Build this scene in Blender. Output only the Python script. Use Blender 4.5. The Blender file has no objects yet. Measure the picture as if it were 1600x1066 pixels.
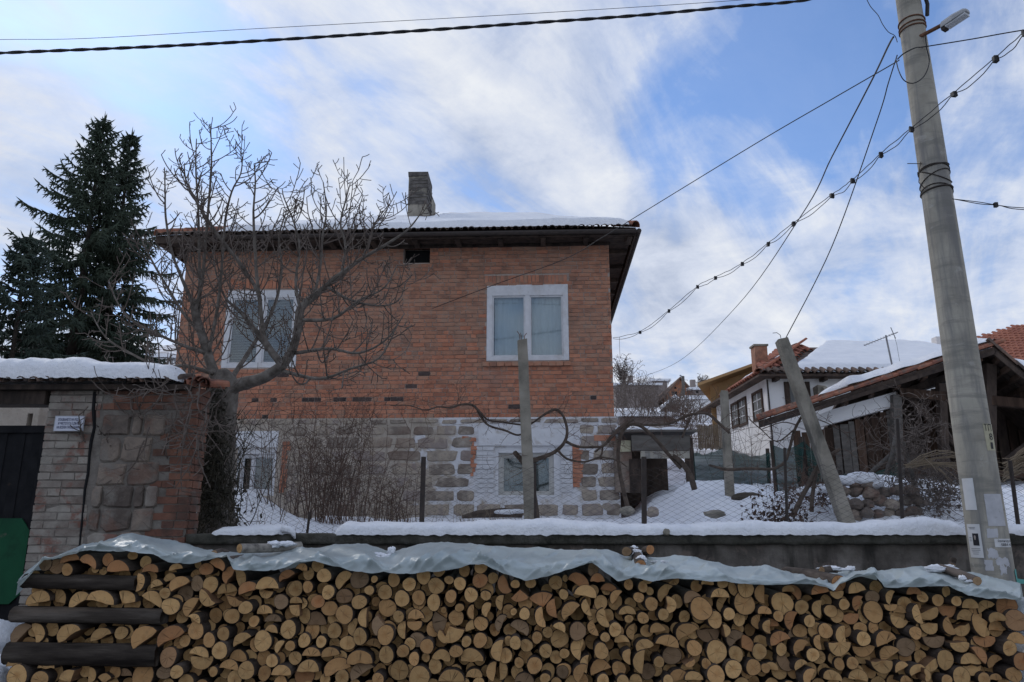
import bpy, math, random
from math import radians, sin, cos, pi, tan, sqrt, exp, atan2
from mathutils import Vector, Matrix, noise
random.seed(1)
sc = bpy.context.scene
COL = sc.collection
# ------------------------------------------------------------------ camera, sky, sun, exposure
F = 1155.6
PITCH = radians(13.8)
EYE = Vector((0, 0, 1.65))
cam = bpy.data.objects.new('camera', bpy.data.cameras.new('camera'))
COL.objects.link(cam)
cam.location = EYE
cam.rotation_euler = (radians(90) + PITCH, 0, 0)
cam.data.sensor_width = 36
cam.data.lens = F / 1600 * 36
cam.data.clip_end = 2000
sc.camera = cam
SUN_EL, SUN_AZ = 38, -38      # degrees; azimuth from straight ahead, minus = to the left
world = bpy.data.worlds.new('World')
sc.world = world
world.use_nodes = True
sun = bpy.data.objects.new('sun', bpy.data.lights.new('sun', 'SUN'))
COL.objects.link(sun)
sun.data.energy = 1.1
sun.data.angle = radians(14)
sun.data.color = (1.0, 0.95, 0.88)
_d = Vector((sin(radians(SUN_AZ)) * cos(radians(SUN_EL)), cos(radians(SUN_AZ)) * cos(radians(SUN_EL)), sin(radians(SUN_EL))))
sun.rotation_euler = _d.to_track_quat('Z', 'Y').to_euler()
sc.view_settings.view_transform = 'Standard'
sc.view_settings.look = 'None'
sc.view_settings.exposure = 0.0
sc.view_settings.gamma = 1.0
sc.view_settings.use_curve_mapping = False
sc.cycles.max_bounces = 6
sc.cycles.transparent_max_bounces = 10


class NT:
    """tiny node helper"""
    def __init__(s, tree):
        s.t = tree
        s.n = tree.nodes
        s.n.clear()
    def __call__(s, kind, _i=None, **kw):
        nd = s.n.new(kind)
        for k, v in kw.items():
            setattr(nd, k, v)
        for k, v in (_i or {}).items():
            if isinstance(v, bpy.types.NodeSocket):
                s.t.links.new(v, nd.inputs[k])
            else:
                nd.inputs[k].default_value = v
        return nd
    def math(s, op, a, b=0.0, clamp=False):
        return s('ShaderNodeMath', {0: a, 1: b}, operation=op, use_clamp=clamp).outputs[0]
    def vmath(s, op, a, b=None):
        nd = s('ShaderNodeVectorMath', {0: a} if b is None else {0: a, 1: b}, operation=op)
        return nd.outputs['Value'] if op in ('LENGTH', 'DOT_PRODUCT', 'DISTANCE') else nd.outputs[0]
    def ramp(s, fac, stops, interp='LINEAR'):
        nd = s('ShaderNodeValToRGB', {0: fac})
        cr = nd.color_ramp
        cr.interpolation = interp
        while len(cr.elements) < len(stops):
            cr.elements.new(0.5)
        for e, (p, c) in zip(cr.elements, stops):
            e.position = p
            e.color = (*c, 1) if len(c) == 3 else c
        return nd.outputs[0]
    def mix(s, fac, a, b, mode='MIX'):
        nd = s('ShaderNodeMix', data_type='RGBA', blend_type=mode)
        for k, v in ((0, fac), (6, a), (7, b)):
            if isinstance(v, bpy.types.NodeSocket):
                s.t.links.new(v, nd.inputs[k])
            else:
                nd.inputs[k].default_value = v if k == 0 else (*v, 1)
        return nd.outputs[2]
    def noise(s, vec, scale, detail=4, rough=0.55, dist=0.0):
        return s('ShaderNodeTexNoise', {'Vector': vec, 'Scale': scale, 'Detail': detail, 'Roughness': rough, 'Distortion': dist}).outputs[0]


def pdir(px, py):
    u = (px - 800) / F
    v = (533 - py) / F
    return Vector((u, cos(PITCH) - v * sin(PITCH), sin(PITCH) + v * cos(PITCH)))


def build_world():
    nt = NT(world.node_tree)
    sky = nt('ShaderNodeTexSky', sky_type='NISHITA', sun_disc=False, sun_elevation=radians(SUN_EL), sun_rotation=radians(SUN_AZ))
    sky.altitude = 600
    sky.dust_density = 0.6
    sky.ozone_density = 1.6
    tc = nt('ShaderNodeTexCoord').outputs['Generated']
    sx = nt('ShaderNodeSeparateXYZ', {0: tc})
    den = nt.math('ADD', nt.math('MAXIMUM', sx.outputs[2], 0.0), 0.22)
    uv = nt('ShaderNodeCombineXYZ', {0: nt.math('DIVIDE', sx.outputs[0], den), 1: nt.math('DIVIDE', sx.outputs[1], den), 2: 0.0}).outputs[0]
    rot = nt('ShaderNodeMapping', {'Vector': uv, 'Rotation': (0, 0, radians(-56))}).outputs[0]
    rot = nt('ShaderNodeMapping', {'Vector': rot, 'Scale': (0.75, 2.3, 1), 'Location': (0.35, 0.2, 0)}).outputs[0]
    n1 = nt.noise(rot, 1.7, 10, 0.60, 0.45)
    n2 = nt.noise(uv, 4.2, 9, 0.64, 0.35)
    n3 = nt.noise(uv, 0.8, 3, 0.5)
    dens = nt.math('ADD', nt.math('SUBTRACT', nt.math('MULTIPLY', n1, 1.2), 0.13), nt.math('MULTIPLY', n2, 0.42))
    dens = nt.math('ADD', dens, nt.math('MULTIPLY', nt.math('SUBTRACT', n3, 0.5), 0.35))
    # more cloud towards the horizon
    el = nt('ShaderNodeMapRange', {0: sx.outputs[2], 1: 0.05, 2: 0.75, 3: 0.16, 4: -0.04}).outputs[0]
    dens = nt.math('ADD', dens, el)
    nrm = nt.vmath('NORMALIZE', tc)
    for px, py, r, amt in CLOUD_BLOBS:
        d = pdir(px, py).normalized()
        dp = nt.vmath('DOT_PRODUCT', nrm, tuple(d))
        w = nt('ShaderNodeMapRange', {0: dp, 1: cos(radians(r)), 2: 1.0, 3: 0.0, 4: amt}, interpolation_type='SMOOTHSTEP').outputs[0]
        dens = nt.math('ADD', dens, w)
    fac = nt.ramp(dens, [(0.42, (0.12,) * 3), (0.57, (0.42,) * 3), (0.70, (0.80,) * 3), (0.88, (1.0,) * 3)])
    shade = nt.ramp(nt.math('ADD', nt.math('MULTIPLY', n2, 0.5), nt.math('MULTIPLY', n1, 0.5)),
                    [(0.36, CLOUD_DARK), (0.50, CLOUD_MID), (0.62, CLOUD_LIGHT)])
    skyc = nt.mix(1.0, sky.outputs[0], SKY_TINT, 'MULTIPLY')
    col = nt.mix(fac, skyc, shade)
    bg = nt('ShaderNodeBackground', {'Color': col, 'Strength': SKY_STRENGTH})
    nt('ShaderNodeOutputWorld', {0: bg.outputs[0]})


SKY_STRENGTH = 0.145
SKY_TINT = (0.72, 0.95, 1.22)
CLOUD_DARK = (2.9, 3.4, 4.5)
CLOUD_MID = (4.5, 4.9, 5.8)
CLOUD_LIGHT = (5.8, 6.0, 6.35)
CLOUD_BLOBS = [(180, 60, 14, -0.10), (1190, 200, 11, -0.32), (1330, 90, 9, -0.18), (1560, 250, 6, -0.14), (300, 130, 8, -0.08), (620, 180, 5, -0.10), (1090, 110, 6, -0.08), (420, 250, 5, -0.06),
               (800, 240, 12, 0.13), (1010, 430, 10, 0.14), (60, 260, 9, 0.14), (560, 230, 5, 0.08), (1150, 420, 9, 0.12), (800, 60, 9, 0.06)]
build_world()

# ------------------------------------------------------------------ helpers
def P(px, py, Y):
    """a point of the place seen at a pixel, at distance Y down the street's normal"""
    d = pdir(px, py)
    return EYE + d * (Y / d.y)


def ss(a, b, x):
    t = min(1, max(0, (x - a) / (b - a)))
    return t * t * (3 - 2 * t)


def nz(x, y, z=0.0):
    return noise.noise(Vector((x, y, z)))


def lerp(a, b, t):
    return a + (b - a) * t


def interp(pts, x):
    if x <= pts[0][0]:
        return pts[0][1]
    for (a, b), (c, d) in zip(pts, pts[1:]):
        if x <= c:
            return b + (d - b) * (x - a) / (c - a)
    return pts[-1][1]


class MB:
    def __init__(s):
        s.v, s.f, s.m, s.tone = [], [], [], []
        s.va = {}
    def add(s, vs, fs, mi=0, tone=0.0):
        o = len(s.v)
        s.v.extend([tuple(x) for x in vs])
        for f in fs:
            s.f.append([i + o for i in f])
            s.m.append(mi)
            s.tone.append(tone)
        return o
    def box(s, c, d, mi=0, rz=0.0, tone=0.0, jit=0.0, M=None, rng=random):
        hx, hy, hz = d[0] / 2, d[1] / 2, d[2] / 2
        vs = [Vector((x * hx, y * hy, z * hz)) for x in (-1, 1) for y in (-1, 1) for z in (-1, 1)]
        if jit:
            vs = [v + Vector((rng.uniform(-jit, jit), rng.uniform(-jit, jit), rng.uniform(-jit, jit))) for v in vs]
        if M is not None:
            vs = [M @ v for v in vs]
        elif rz:
            R = Matrix.Rotation(rz, 3, 'Z')
            vs = [R @ v for v in vs]
        c = Vector(c)
        s.add([v + c for v in vs], [(0, 1, 3, 2), (4, 6, 7, 5), (0, 4, 5, 1), (2, 3, 7, 6), (0, 2, 6, 4), (1, 5, 7, 3)], mi, tone)
    def b2(s, x0, x1, y0, y1, z0, z1, mi=0, tone=0.0):
        s.box(((x0 + x1) / 2, (y0 + y1) / 2, (z0 + z1) / 2), (abs(x1 - x0), abs(y1 - y0), abs(z1 - z0)), mi, 0, tone)
    def beam(s, a, b, w, h, mi=0, up=(0, 0, 1), tone=0.0):
        a, b = Vector(a), Vector(b)
        d = (b - a)
        L = d.length
        d.normalize()
        up = Vector(up)
        if abs(d.dot(up)) > 0.98:
            up = Vector((0, 1, 0))
        x = d.cross(up).normalized()
        u = x.cross(d)
        M = Matrix((d, x, u)).transposed()
        s.box((a + b) / 2, (L, w, h), mi, 0, tone, M=M)
    def tube(s, pts, rads, n=6, mi=0, caps=True, rough=0.0):
        pts = [Vector(p) for p in pts]
        k = len(pts)
        if not isinstance(rads, (list, tuple)):
            rads = [rads] * k
        t0 = (pts[1] - pts[0]).normalized()
        a = t0.orthogonal().normalized()
        vs = []
        for i, p in enumerate(pts):
            t = (pts[min(i + 1, k - 1)] - pts[max(i - 1, 0)])
            t = t.normalized() if t.length > 1e-9 else t0
            a = (a - t * a.dot(t))
            a = a.normalized() if a.length > 1e-6 else t.orthogonal().normalized()
            b = t.cross(a)
            for j in range(n):
                an = 2 * pi * j / n
                r = rads[i] * (1 + (rough * nz(p.x * 9 + j * 3.1, p.z * 9, p.y * 9 + j) if rough else 0))
                vs.append(p + a * (cos(an) * r) + b * (sin(an) * r))
        fs = []
        for i in range(k - 1):
            for j in range(n):
                j2 = (j + 1) % n
                fs.append((i * n + j, i * n + j2, (i + 1) * n + j2, (i + 1) * n + j))
        if caps:
            fs.append(tuple(range(n - 1, -1, -1)))
            fs.append(tuple((k - 1) * n + j for j in range(n)))
        s.add(vs, fs, mi)
    def grid(s, fn, nu, nv, mi=0, closeu=False):
        vs = [fn(i / nu, j / nv) for j in range(nv + 1) for i in range(nu + 1)]
        w = nu + 1
        s.add(vs, [(j * w + i, j * w + i + 1, (j + 1) * w + i + 1, (j + 1) * w + i) for j in range(nv) for i in range(nu)], mi)
    def mesh(s, name, mats, smooth=False):
        me = bpy.data.meshes.new(name)
        me.from_pydata(s.v, [], s.f)
        for m in mats:
            me.materials.append(m)
        if len(mats) > 1:
            me.polygons.foreach_set('material_index', s.m)
        if any(s.tone):
            at = me.attributes.new('tone', 'FLOAT', 'FACE')
            at.data.foreach_set('value', s.tone)
        for k, vals in s.va.items():
            if isinstance(vals[0], float):
                me.attributes.new(k, 'FLOAT', 'POINT').data.foreach_set('value', vals)
            else:
                me.attributes.new(k, 'FLOAT_VECTOR', 'POINT').data.foreach_set('vector', [c for v in vals for c in v])
        if smooth:
            me.polygons.foreach_set('use_smooth', [True] * len(me.polygons))
        me.update()
        return me


def tagit(o, label, cat=None, group=None, kind=None):
    o['label'] = label
    if cat:
        o['category'] = cat
    if group:
        o['group'] = group
    if kind:
        o['kind'] = kind
    return o


def thing(name, label, cat, loc=(0, 0, 0), rz=0.0, group=None):
    o = bpy.data.objects.new(name, None)
    COL.objects.link(o)
    o.empty_display_size = 0.1
    o.location = loc
    o.rotation_euler = (0, 0, rz)
    return tagit(o, label, cat, group)


def place(name, me, parent=None, loc=(0, 0, 0), rot=None, local=False):
    o = bpy.data.objects.new(name, me)
    COL.objects.link(o)
    o.location = loc
    if rot is not None:
        o.rotation_euler = rot
    if parent is not None:
        o.parent = parent
        if not local:
            if parent.type == 'EMPTY':
                o.matrix_parent_inverse = (Matrix.Translation(parent.location) @ parent.rotation_euler.to_matrix().to_4x4()).inverted()
            elif parent.parent is not None and parent.parent.type == 'EMPTY' and parent.matrix_parent_inverse != Matrix():
                pass
    return o


def part(name, mb, mat, parent=None, smooth=False, local=False, label=None, kind=None):
    """one mesh object; world-space vertices unless local"""
    mats = mat if isinstance(mat, (list, tuple)) else [mat]
    o = place(name, mb.mesh(name, mats, smooth), parent, local=local)
    if label:
        o['label'] = label
    if kind:
        o['kind'] = kind
    return o


def solo(name, mb, mat, label, cat, smooth=False, group=None, kind=None):
    o = part(name, mb, mat, None, smooth)
    return tagit(o, label, cat, group, kind)


def holes_wall(mb, x0, x1, z0, z1, holes, y0, y1, mi=0):
    xs = sorted({x0, x1, *[min(max(h[i], x0), x1) for h in holes for i in (0, 1)]})
    zs = sorted({z0, z1, *[min(max(h[i], z0), z1) for h in holes for i in (2, 3)]})
    for a, b in zip(xs, xs[1:]):
        run = None
        for c, d in zip(zs, zs[1:]):
            cx, cz = (a + b) / 2, (c + d) / 2
            if any(h[0] < cx < h[1] and h[2] < cz < h[3] for h in holes):
                continue
            mb.b2(a, b, y0, y1, c, d, mi)


def bumpy(mb, c, r, seed, amp=0.25, nu=14, nv=9, mi=0, squash=(1, 1, 1), freq=1.3):
    c = Vector(c)
    def fn(u, v):
        th, ph = u * 2 * pi, (v - 0.5) * pi
        d = Vector((cos(th) * cos(ph), sin(th) * cos(ph), sin(ph)))
        k = 1 + amp * noise.noise(d * freq + Vector((seed * 3.7, seed, 0))) + amp * 0.4 * noise.noise(d * freq * 2.7 + Vector((0, seed * 5.1, 1)))
        return c + Vector((d.x * r * squash[0] * k, d.y * r * squash[1] * k, d.z * r * squash[2] * k))
    mb.grid(fn, nu, nv, mi)


# ------------------------------------------------------------------ materials
def mat(name, cols, scale=6.0, rough=0.85, bump=0.0, bscale=None, rand=0.0, tone=False, spec=0.3, detail=6, metal=0.0, stretch=(1, 1, 1), extra=None, dist=0.0, attr_mix=None):
    m = bpy.data.materials.new(name)
    m.use_nodes = True
    nt = NT(m.node_tree)
    co = nt('ShaderNodeTexCoord').outputs['Object']
    oi = nt('ShaderNodeObjectInfo').outputs['Random']
    if stretch != (1, 1, 1):
        co = nt('ShaderNodeMapping', {'Vector': co, 'Scale': stretch}).outputs[0]
    off = nt.vmath('ADD', co, nt('ShaderNodeCombineXYZ', {0: nt.math('MULTIPLY', oi, 37.0), 1: nt.math('MULTIPLY', oi, 11.0), 2: 0.0}).outputs[0])
    n = nt.noise(off, scale, detail, 0.62, dist)
    k = len(cols)
    fac = n
    if tone or rand:
        t = oi
        if tone:
            t = nt.math('FRACT', nt.math('ADD', oi, nt('ShaderNodeAttribute', attribute_name='tone').outputs['Fac']))
        fac = nt.math('ADD', nt.math('MULTIPLY', nt.math('SUBTRACT', t, 0.5), rand), n)
    stops = [(0.30 + 0.40 * i / max(1, k - 1), c) for i, c in enumerate(cols)]
    col = nt.ramp(fac, stops) if k > 1 else nt.mix(0.0, cols[0], cols[0])
    if extra:
        col = extra(nt, co, col)
    bs = nt('ShaderNodeBsdfPrincipled', {'Base Color': col, 'Roughness': rough, 'Metallic': metal, 'Specular IOR Level': spec})
    if bump:
        bn = nt.noise(off, bscale or scale * 3, 6, 0.6)
        bp = nt('ShaderNodeBump', {'Strength': 0.8, 'Distance': bump, 'Height': bn})
        nt.t.links.new(bp.outputs[0], bs.inputs['Normal'])
    nt('ShaderNodeOutputMaterial', {0: bs.outputs[0]})
    return m


def stain(col, scale, lo, hi, amt=1.0, stretch=None):
    """an extra: patches of another colour (dirt, lime, moss)"""
    def f(nt, co, base):
        c = co if not stretch else nt('ShaderNodeMapping', {'Vector': co, 'Scale': stretch}).outputs[0]
        n = nt.noise(c, scale, 7, 0.65, 0.3)
        k = nt('ShaderNodeMapRange', {0: n, 1: lo, 2: hi, 3: 0.0, 4: amt}).outputs[0]
        return nt.mix(k, base, col)
    return f


def wstain(col, scale, lo, hi, amt=1.0):
    """patches that run on across neighbouring pieces"""
    def f(nt, co, base):
        p = nt('ShaderNodeNewGeometry').outputs['Position']
        n = nt.noise(p, scale, 8, 0.66, 0.4)
        k = nt('ShaderNodeMapRange', {0: n, 1: lo, 2: hi, 3: 0.0, 4: amt}).outputs[0]
        return nt.mix(k, base, col)
    return f


def both(*fs):
    def f(nt, co, base):
        for g_ in fs:
            base = g_(nt, co, base)
        return base
    return f


M = {}
M['snow'] = mat('snow', [(0.76, 0.78, 0.82), (0.86, 0.87, 0.89)], 3.0, 0.7, 0.03, 26, spec=0.2, extra=stain((0.42, 0.39, 0.35), 34, 0.70, 0.76, 0.6))
M['snow_ground'] = mat('snow_ground', [(0.80, 0.82, 0.86), (0.88, 0.89, 0.91)], 3.0, 0.7, 0.05, 12, spec=0.2,
                       extra=both(stain((0.16, 0.12, 0.08), 0.9, 0.62, 0.72, 0.8), stain((0.30, 0.25, 0.2), 16, 0.68, 0.74, 0.6)))
M['hill'] = mat('hill', [(0.10, 0.08, 0.06), (0.30, 0.28, 0.27), (0.84, 0.85, 0.88), (0.86, 0.87, 0.9)], 0.35, 0.9, 0.05, 4, detail=9)
M['street'] = mat('street', [(0.04, 0.04, 0.042), (0.07, 0.07, 0.072)], 4, 0.7, 0.01, 60, extra=stain((0.7, 0.72, 0.76), 0.5, 0.55, 0.66))
M['mortar'] = mat('mortar', [(0.30, 0.235, 0.20), (0.43, 0.36, 0.31)], 5, 0.95, 0.006, 60)
M['brick'] = mat('brick', [(0.25, 0.13, 0.09), (0.355, 0.17, 0.108), (0.42, 0.205, 0.13), (0.36, 0.215, 0.15)], 7, 0.92, 0.008, 60, rand=0.27, tone=True,
                 extra=both(wstain((0.28, 0.20, 0.152), 1.0, 0.45, 0.68, 0.55), wstain((0.14, 0.095, 0.072), 0.8, 0.54, 0.70, 0.5)))
M['brick_orange'] = mat('brick_orange', [(0.29, 0.125, 0.08), (0.42, 0.175, 0.104), (0.49, 0.225, 0.14)], 7, 0.92, 0.008, 60, rand=0.27, tone=True,
                        extra=wstain((0.31, 0.215, 0.17), 1.2, 0.5, 0.7, 0.5))
M['brick_dark'] = mat('brick_dark', [(0.045, 0.035, 0.034), (0.10, 0.07, 0.062)], 9, 0.9, 0.005, 70, rand=0.3, tone=True)
M['brick_white'] = mat('brick_white', [(0.46, 0.46, 0.47), (0.62, 0.625, 0.64)], 8, 0.9, 0.005, 60, extra=stain((0.30, 0.14, 0.09), 12, 0.63, 0.70, 0.6))
M['brick_lime'] = mat('brick_lime', [(0.15, 0.115, 0.096), (0.24, 0.21, 0.18), (0.32, 0.29, 0.25)], 4, 0.95, 0.006, 60, rand=0.2, tone=True,
                      extra=both(wstain((0.19, 0.085, 0.062), 3.5, 0.50, 0.58, 0.8), wstain((0.31, 0.285, 0.245), 2.6, 0.53, 0.62, 0.8), wstain((0.10, 0.085, 0.074), 1.8, 0.54, 0.68, 0.7)))
M['brick_old'] = mat('brick_old', [(0.10, 0.055, 0.042), (0.17, 0.08, 0.055), (0.23, 0.11, 0.072)], 6, 0.93, 0.006, 60, rand=0.3, tone=True,
                      extra=both(wstain((0.17, 0.145, 0.125), 3.0, 0.53, 0.62, 0.8), wstain((0.06, 0.045, 0.038), 1.8, 0.52, 0.66, 0.7)))
M['wall_mortar'] = mat('wall_mortar', [(0.12, 0.105, 0.09), (0.22, 0.195, 0.17)], 5, 0.95, 0.012, 40, extra=wstain((0.24, 0.22, 0.19), 2.6, 0.53, 0.62, 0.7))
M['stone'] = mat('stone', [(0.19, 0.158, 0.132), (0.28, 0.24, 0.20), (0.37, 0.315, 0.25), (0.27, 0.228, 0.205)], 5, 0.92, 0.014, 34, rand=0.42, tone=True, extra=both(wstain((0.42, 0.38, 0.33), 6.0, 0.58, 0.66, 0.6), wstain((0.16, 0.10, 0.075), 1.3, 0.52, 0.66, 0.5)))
M['stone_dark'] = mat('stone_dark', [(0.10, 0.08, 0.068), (0.17, 0.138, 0.115), (0.25, 0.20, 0.16)], 5, 0.92, 0.015, 30, rand=0.4, tone=True,
                      extra=both(wstain((0.21, 0.19, 0.165), 2.6, 0.52, 0.62, 0.75), wstain((0.17, 0.09, 0.065), 3.5, 0.52, 0.60, 0.55)))
def _lime(nt, co, base):
    x = nt('ShaderNodeSeparateXYZ', {0: co}).outputs[0]
    n = nt.noise(co, 2.2, 6, 0.6)
    k = nt.math('ADD', nt('ShaderNodeMapRange', {0: x, 1: -2.6, 2: -0.9, 3: -0.30, 4: 0.10}).outputs[0], n)
    lime = nt.mix(nt.ramp(nt.noise(co, 5.0, 8, 0.7), [(0.50, (0,) * 3), (0.68, (0.75,) * 3)]), (0.62, 0.62, 0.64), (0.40, 0.36, 0.31))
    return nt.mix(nt.ramp(k, [(0.47, (0,) * 3), (0.55, (1,) * 3)]), base, lime)
M['base_mortar'] = mat('base_mortar', [(0.32, 0.275, 0.225), (0.46, 0.405, 0.345)], 4, 0.95, 0.02, 30, extra=_lime)
M['plaster_white'] = mat('plaster_white', [(0.54, 0.545, 0.56), (0.66, 0.665, 0.68)], 3, 0.92, 0.008, 30, extra=both(stain((0.38, 0.34, 0.30), 5, 0.56, 0.70, 0.7), stain((0.20, 0.15, 0.12), 14, 0.66, 0.71, 0.7)))
M['limewash'] = mat('limewash', [(0.76, 0.755, 0.75), (0.84, 0.835, 0.82)], 1.5, 0.9, 0.01, 12, extra=stain((0.5, 0.47, 0.43), 1.3, 0.58, 0.75, 0.6))
M['ochre'] = mat('ochre', [(0.44, 0.28, 0.13), (0.55, 0.36, 0.18)], 2, 0.9, 0.005, 20)
M['house_orange'] = mat('house_orange', [(0.40, 0.17, 0.09), (0.48, 0.22, 0.12)], 1, 0.9)
M['house_grey'] = mat('house_grey', [(0.20, 0.165, 0.15), (0.28, 0.24, 0.22)], 1, 0.9)
M['concrete'] = mat('concrete', [(0.16, 0.145, 0.118), (0.26, 0.237, 0.195), (0.34, 0.31, 0.26)], 4, 0.93, 0.008, 50, detail=8,
                    extra=stain((0.06, 0.06, 0.055), 3.5, 0.52, 0.66, 0.7, (1, 1, 0.25)))
M['pole_concrete'] = mat('pole_concrete', [(0.27, 0.25, 0.21), (0.37, 0.345, 0.29), (0.44, 0.41, 0.345)], 2.2, 0.9, 0.003, 70, detail=9,
                         extra=both(stain((0.15, 0.15, 0.155), 2.2, 0.50, 0.62, 0.7, (2.0, 2.0, 0.22)), stain((0.19, 0.185, 0.165), 5.5, 0.52, 0.62, 0.6, (0.25, 0.25, 1.6)), stain((0.45, 0.43, 0.39), 9, 0.60, 0.68, 0.5, (0.5, 0.5, 1))))
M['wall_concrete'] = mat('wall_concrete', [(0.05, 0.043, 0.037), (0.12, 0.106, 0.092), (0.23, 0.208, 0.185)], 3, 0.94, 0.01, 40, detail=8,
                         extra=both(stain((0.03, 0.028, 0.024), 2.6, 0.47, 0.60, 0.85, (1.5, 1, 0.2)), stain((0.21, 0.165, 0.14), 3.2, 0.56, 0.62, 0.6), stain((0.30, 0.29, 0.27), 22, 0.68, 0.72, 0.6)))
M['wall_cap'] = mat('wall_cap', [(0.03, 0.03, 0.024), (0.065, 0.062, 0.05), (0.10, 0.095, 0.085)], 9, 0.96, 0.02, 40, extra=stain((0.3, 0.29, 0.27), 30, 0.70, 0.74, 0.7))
M['tile'] = mat('tile', [(0.13, 0.065, 0.05), (0.24, 0.095, 0.06), (0.33, 0.15, 0.095)], 6, 0.9, 0.005, 50, rand=0.3, tone=True, extra=stain((0.10, 0.10, 0.085), 9, 0.52, 0.64, 0.6))
M['tile_far'] = mat('tile_far', [(0.25, 0.09, 0.06), (0.36, 0.14, 0.085)], 5, 0.9, 0.01, 30, rand=0.2, tone=True)
M['tile_old'] = mat('tile_old', [(0.055, 0.042, 0.036), (0.11, 0.08, 0.065), (0.18, 0.115, 0.085)], 6, 0.93, 0.005, 50, rand=0.3, tone=True)
M['wood_dark'] = mat('wood_dark', [(0.025, 0.019, 0.016), (0.055, 0.04, 0.032), (0.085, 0.062, 0.048)], 9, 0.9, 0.004, 50, rand=0.2, stretch=(1, 1, 0.35))
M['wood_brown'] = mat('wood_brown', [(0.03, 0.018, 0.012), (0.062, 0.037, 0.025), (0.10, 0.062, 0.042)], 10, 0.9, 0.004, 60, rand=0.35, stretch=(1.5, 1.5, 0.12))
M['wood_grey'] = mat('wood_grey', [(0.065, 0.06, 0.054), (0.115, 0.105, 0.094), (0.16, 0.147, 0.132)], 9, 0.9, 0.004, 60, rand=0.2, stretch=(0.25, 1, 1))
M['plank'] = mat('plank', [(0.022, 0.018, 0.016), (0.06, 0.05, 0.042), (0.13, 0.112, 0.096)], 11, 0.96, 0.012, 40, spec=0.05, rand=0.2, stretch=(0.15, 1, 1), extra=stain((0.14, 0.11, 0.085), 5, 0.57, 0.66, 0.5))
M['bark_tree'] = mat('bark_tree', [(0.07, 0.059, 0.05), (0.135, 0.117, 0.10), (0.21, 0.187, 0.165)], 11, 0.92, 0.006, 50)
M['bark_spruce'] = mat('bark_spruce', [(0.03, 0.025, 0.022), (0.07, 0.058, 0.05)], 11, 0.95, 0.006, 50)
M['chimney_soot'] = mat('chimney_soot', [(0.05, 0.046, 0.042), (0.11, 0.10, 0.092), (0.18, 0.168, 0.155)], 7, 0.95, 0.015, 40)
M['twig'] = mat('twig', [(0.08, 0.062, 0.052), (0.17, 0.138, 0.118)], 6, 0.9)
M['twig_red'] = mat('twig_red', [(0.075, 0.048, 0.036), (0.14, 0.09, 0.068)], 6, 0.9)
M['straw'] = mat('straw', [(0.14, 0.105, 0.07), (0.24, 0.19, 0.13)], 6, 0.9)
M['vine'] = mat('vine', [(0.045, 0.034, 0.027), (0.09, 0.068, 0.053), (0.13, 0.10, 0.08)], 14, 0.92, 0.006, 70)
M['needles'] = mat('needles', [(0.028, 0.042, 0.03), (0.052, 0.073, 0.05), (0.08, 0.105, 0.072)], 2.0, 0.8, detail=3)
M['needles_b'] = mat('needles_b', [(0.025, 0.04, 0.033), (0.045, 0.066, 0.052), (0.068, 0.092, 0.07)], 2.0, 0.8, detail=3)
M['ivy'] = mat('ivy', [(0.018, 0.017, 0.012), (0.04, 0.036, 0.024), (0.065, 0.05, 0.035)], 6, 0.8)
M['dead_leaf'] = mat('dead_leaf', [(0.045, 0.027, 0.021), (0.09, 0.055, 0.04)], 6, 0.85)
M['iron'] = mat('iron', [(0.022, 0.018, 0.016), (0.05, 0.036, 0.03)], 14, 0.75, 0.002, 60, spec=0.4)
M['wire'] = mat('wire', [(0.03, 0.026, 0.024), (0.06, 0.052, 0.046)], 6, 0.75)
M['rust'] = mat('rust', [(0.10, 0.05, 0.03), (0.20, 0.10, 0.06)], 18, 0.85)
M['cable'] = mat('cable', [(0.015, 0.015, 0.017), (0.03, 0.03, 0.032)], 6, 0.55)
M['gate_paint'] = mat('gate_paint', [(0.007, 0.0075, 0.009), (0.018, 0.018, 0.02)], 6, 0.85, 0.002, 30, spec=0.15, extra=stain((0.07, 0.045, 0.03), 5, 0.62, 0.70, 0.6))
M['green_paint'] = mat('green_paint', [(0.006, 0.05, 0.024), (0.01, 0.08, 0.036)], 3, 0.75, spec=0.2, extra=both(stain((0.004, 0.02, 0.012), 2.2, 0.52, 0.68, 0.7), stain((0.10, 0.09, 0.07), 6, 0.62, 0.70, 0.6)))
M['white_paint'] = mat('white_paint', [(0.54, 0.545, 0.56), (0.66, 0.665, 0.68)], 9, 0.7, 0.002, 60, extra=both(stain((0.36, 0.33, 0.30), 22, 0.60, 0.70, 0.55), stain((0.40, 0.36, 0.32), 3, 0.54, 0.70, 0.5)))
M['cream_paint'] = mat('cream_paint', [(0.42, 0.41, 0.38), (0.54, 0.53, 0.50)], 9, 0.7, 0.002, 60)
M['curtain'] = mat('curtain', [(0.52, 0.57, 0.62), (0.62, 0.66, 0.70)], 5, 0.9, 0.01, 8, stretch=(6, 1, 0.25))
M['curtain_dull'] = mat('curtain_dull', [(0.11, 0.115, 0.11), (0.20, 0.205, 0.20)], 4, 0.9, 0.01, 8, stretch=(6, 1, 0.25))
M['blind'] = mat('blind', [(0.09, 0.10, 0.10), (0.14, 0.15, 0.15)], 4, 0.6)
M['dark_room'] = mat('dark_room', [(0.012, 0.012, 0.013)], 1, 0.95)
M['black_print'] = mat('black_print', [(0.02, 0.02, 0.025)], 1, 0.6)
M['grey_print'] = mat('grey_print', [(0.25, 0.25, 0.26)], 1, 0.7)
M['sign_white'] = mat('sign_white', [(0.50, 0.52, 0.60), (0.58, 0.60, 0.67)], 9, 0.45, extra=stain((0.25, 0.2, 0.17), 26, 0.68, 0.74, 0.7))
M['paper'] = mat('paper', [(0.55, 0.55, 0.55), (0.66, 0.66, 0.66)], 8, 0.85)
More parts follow.
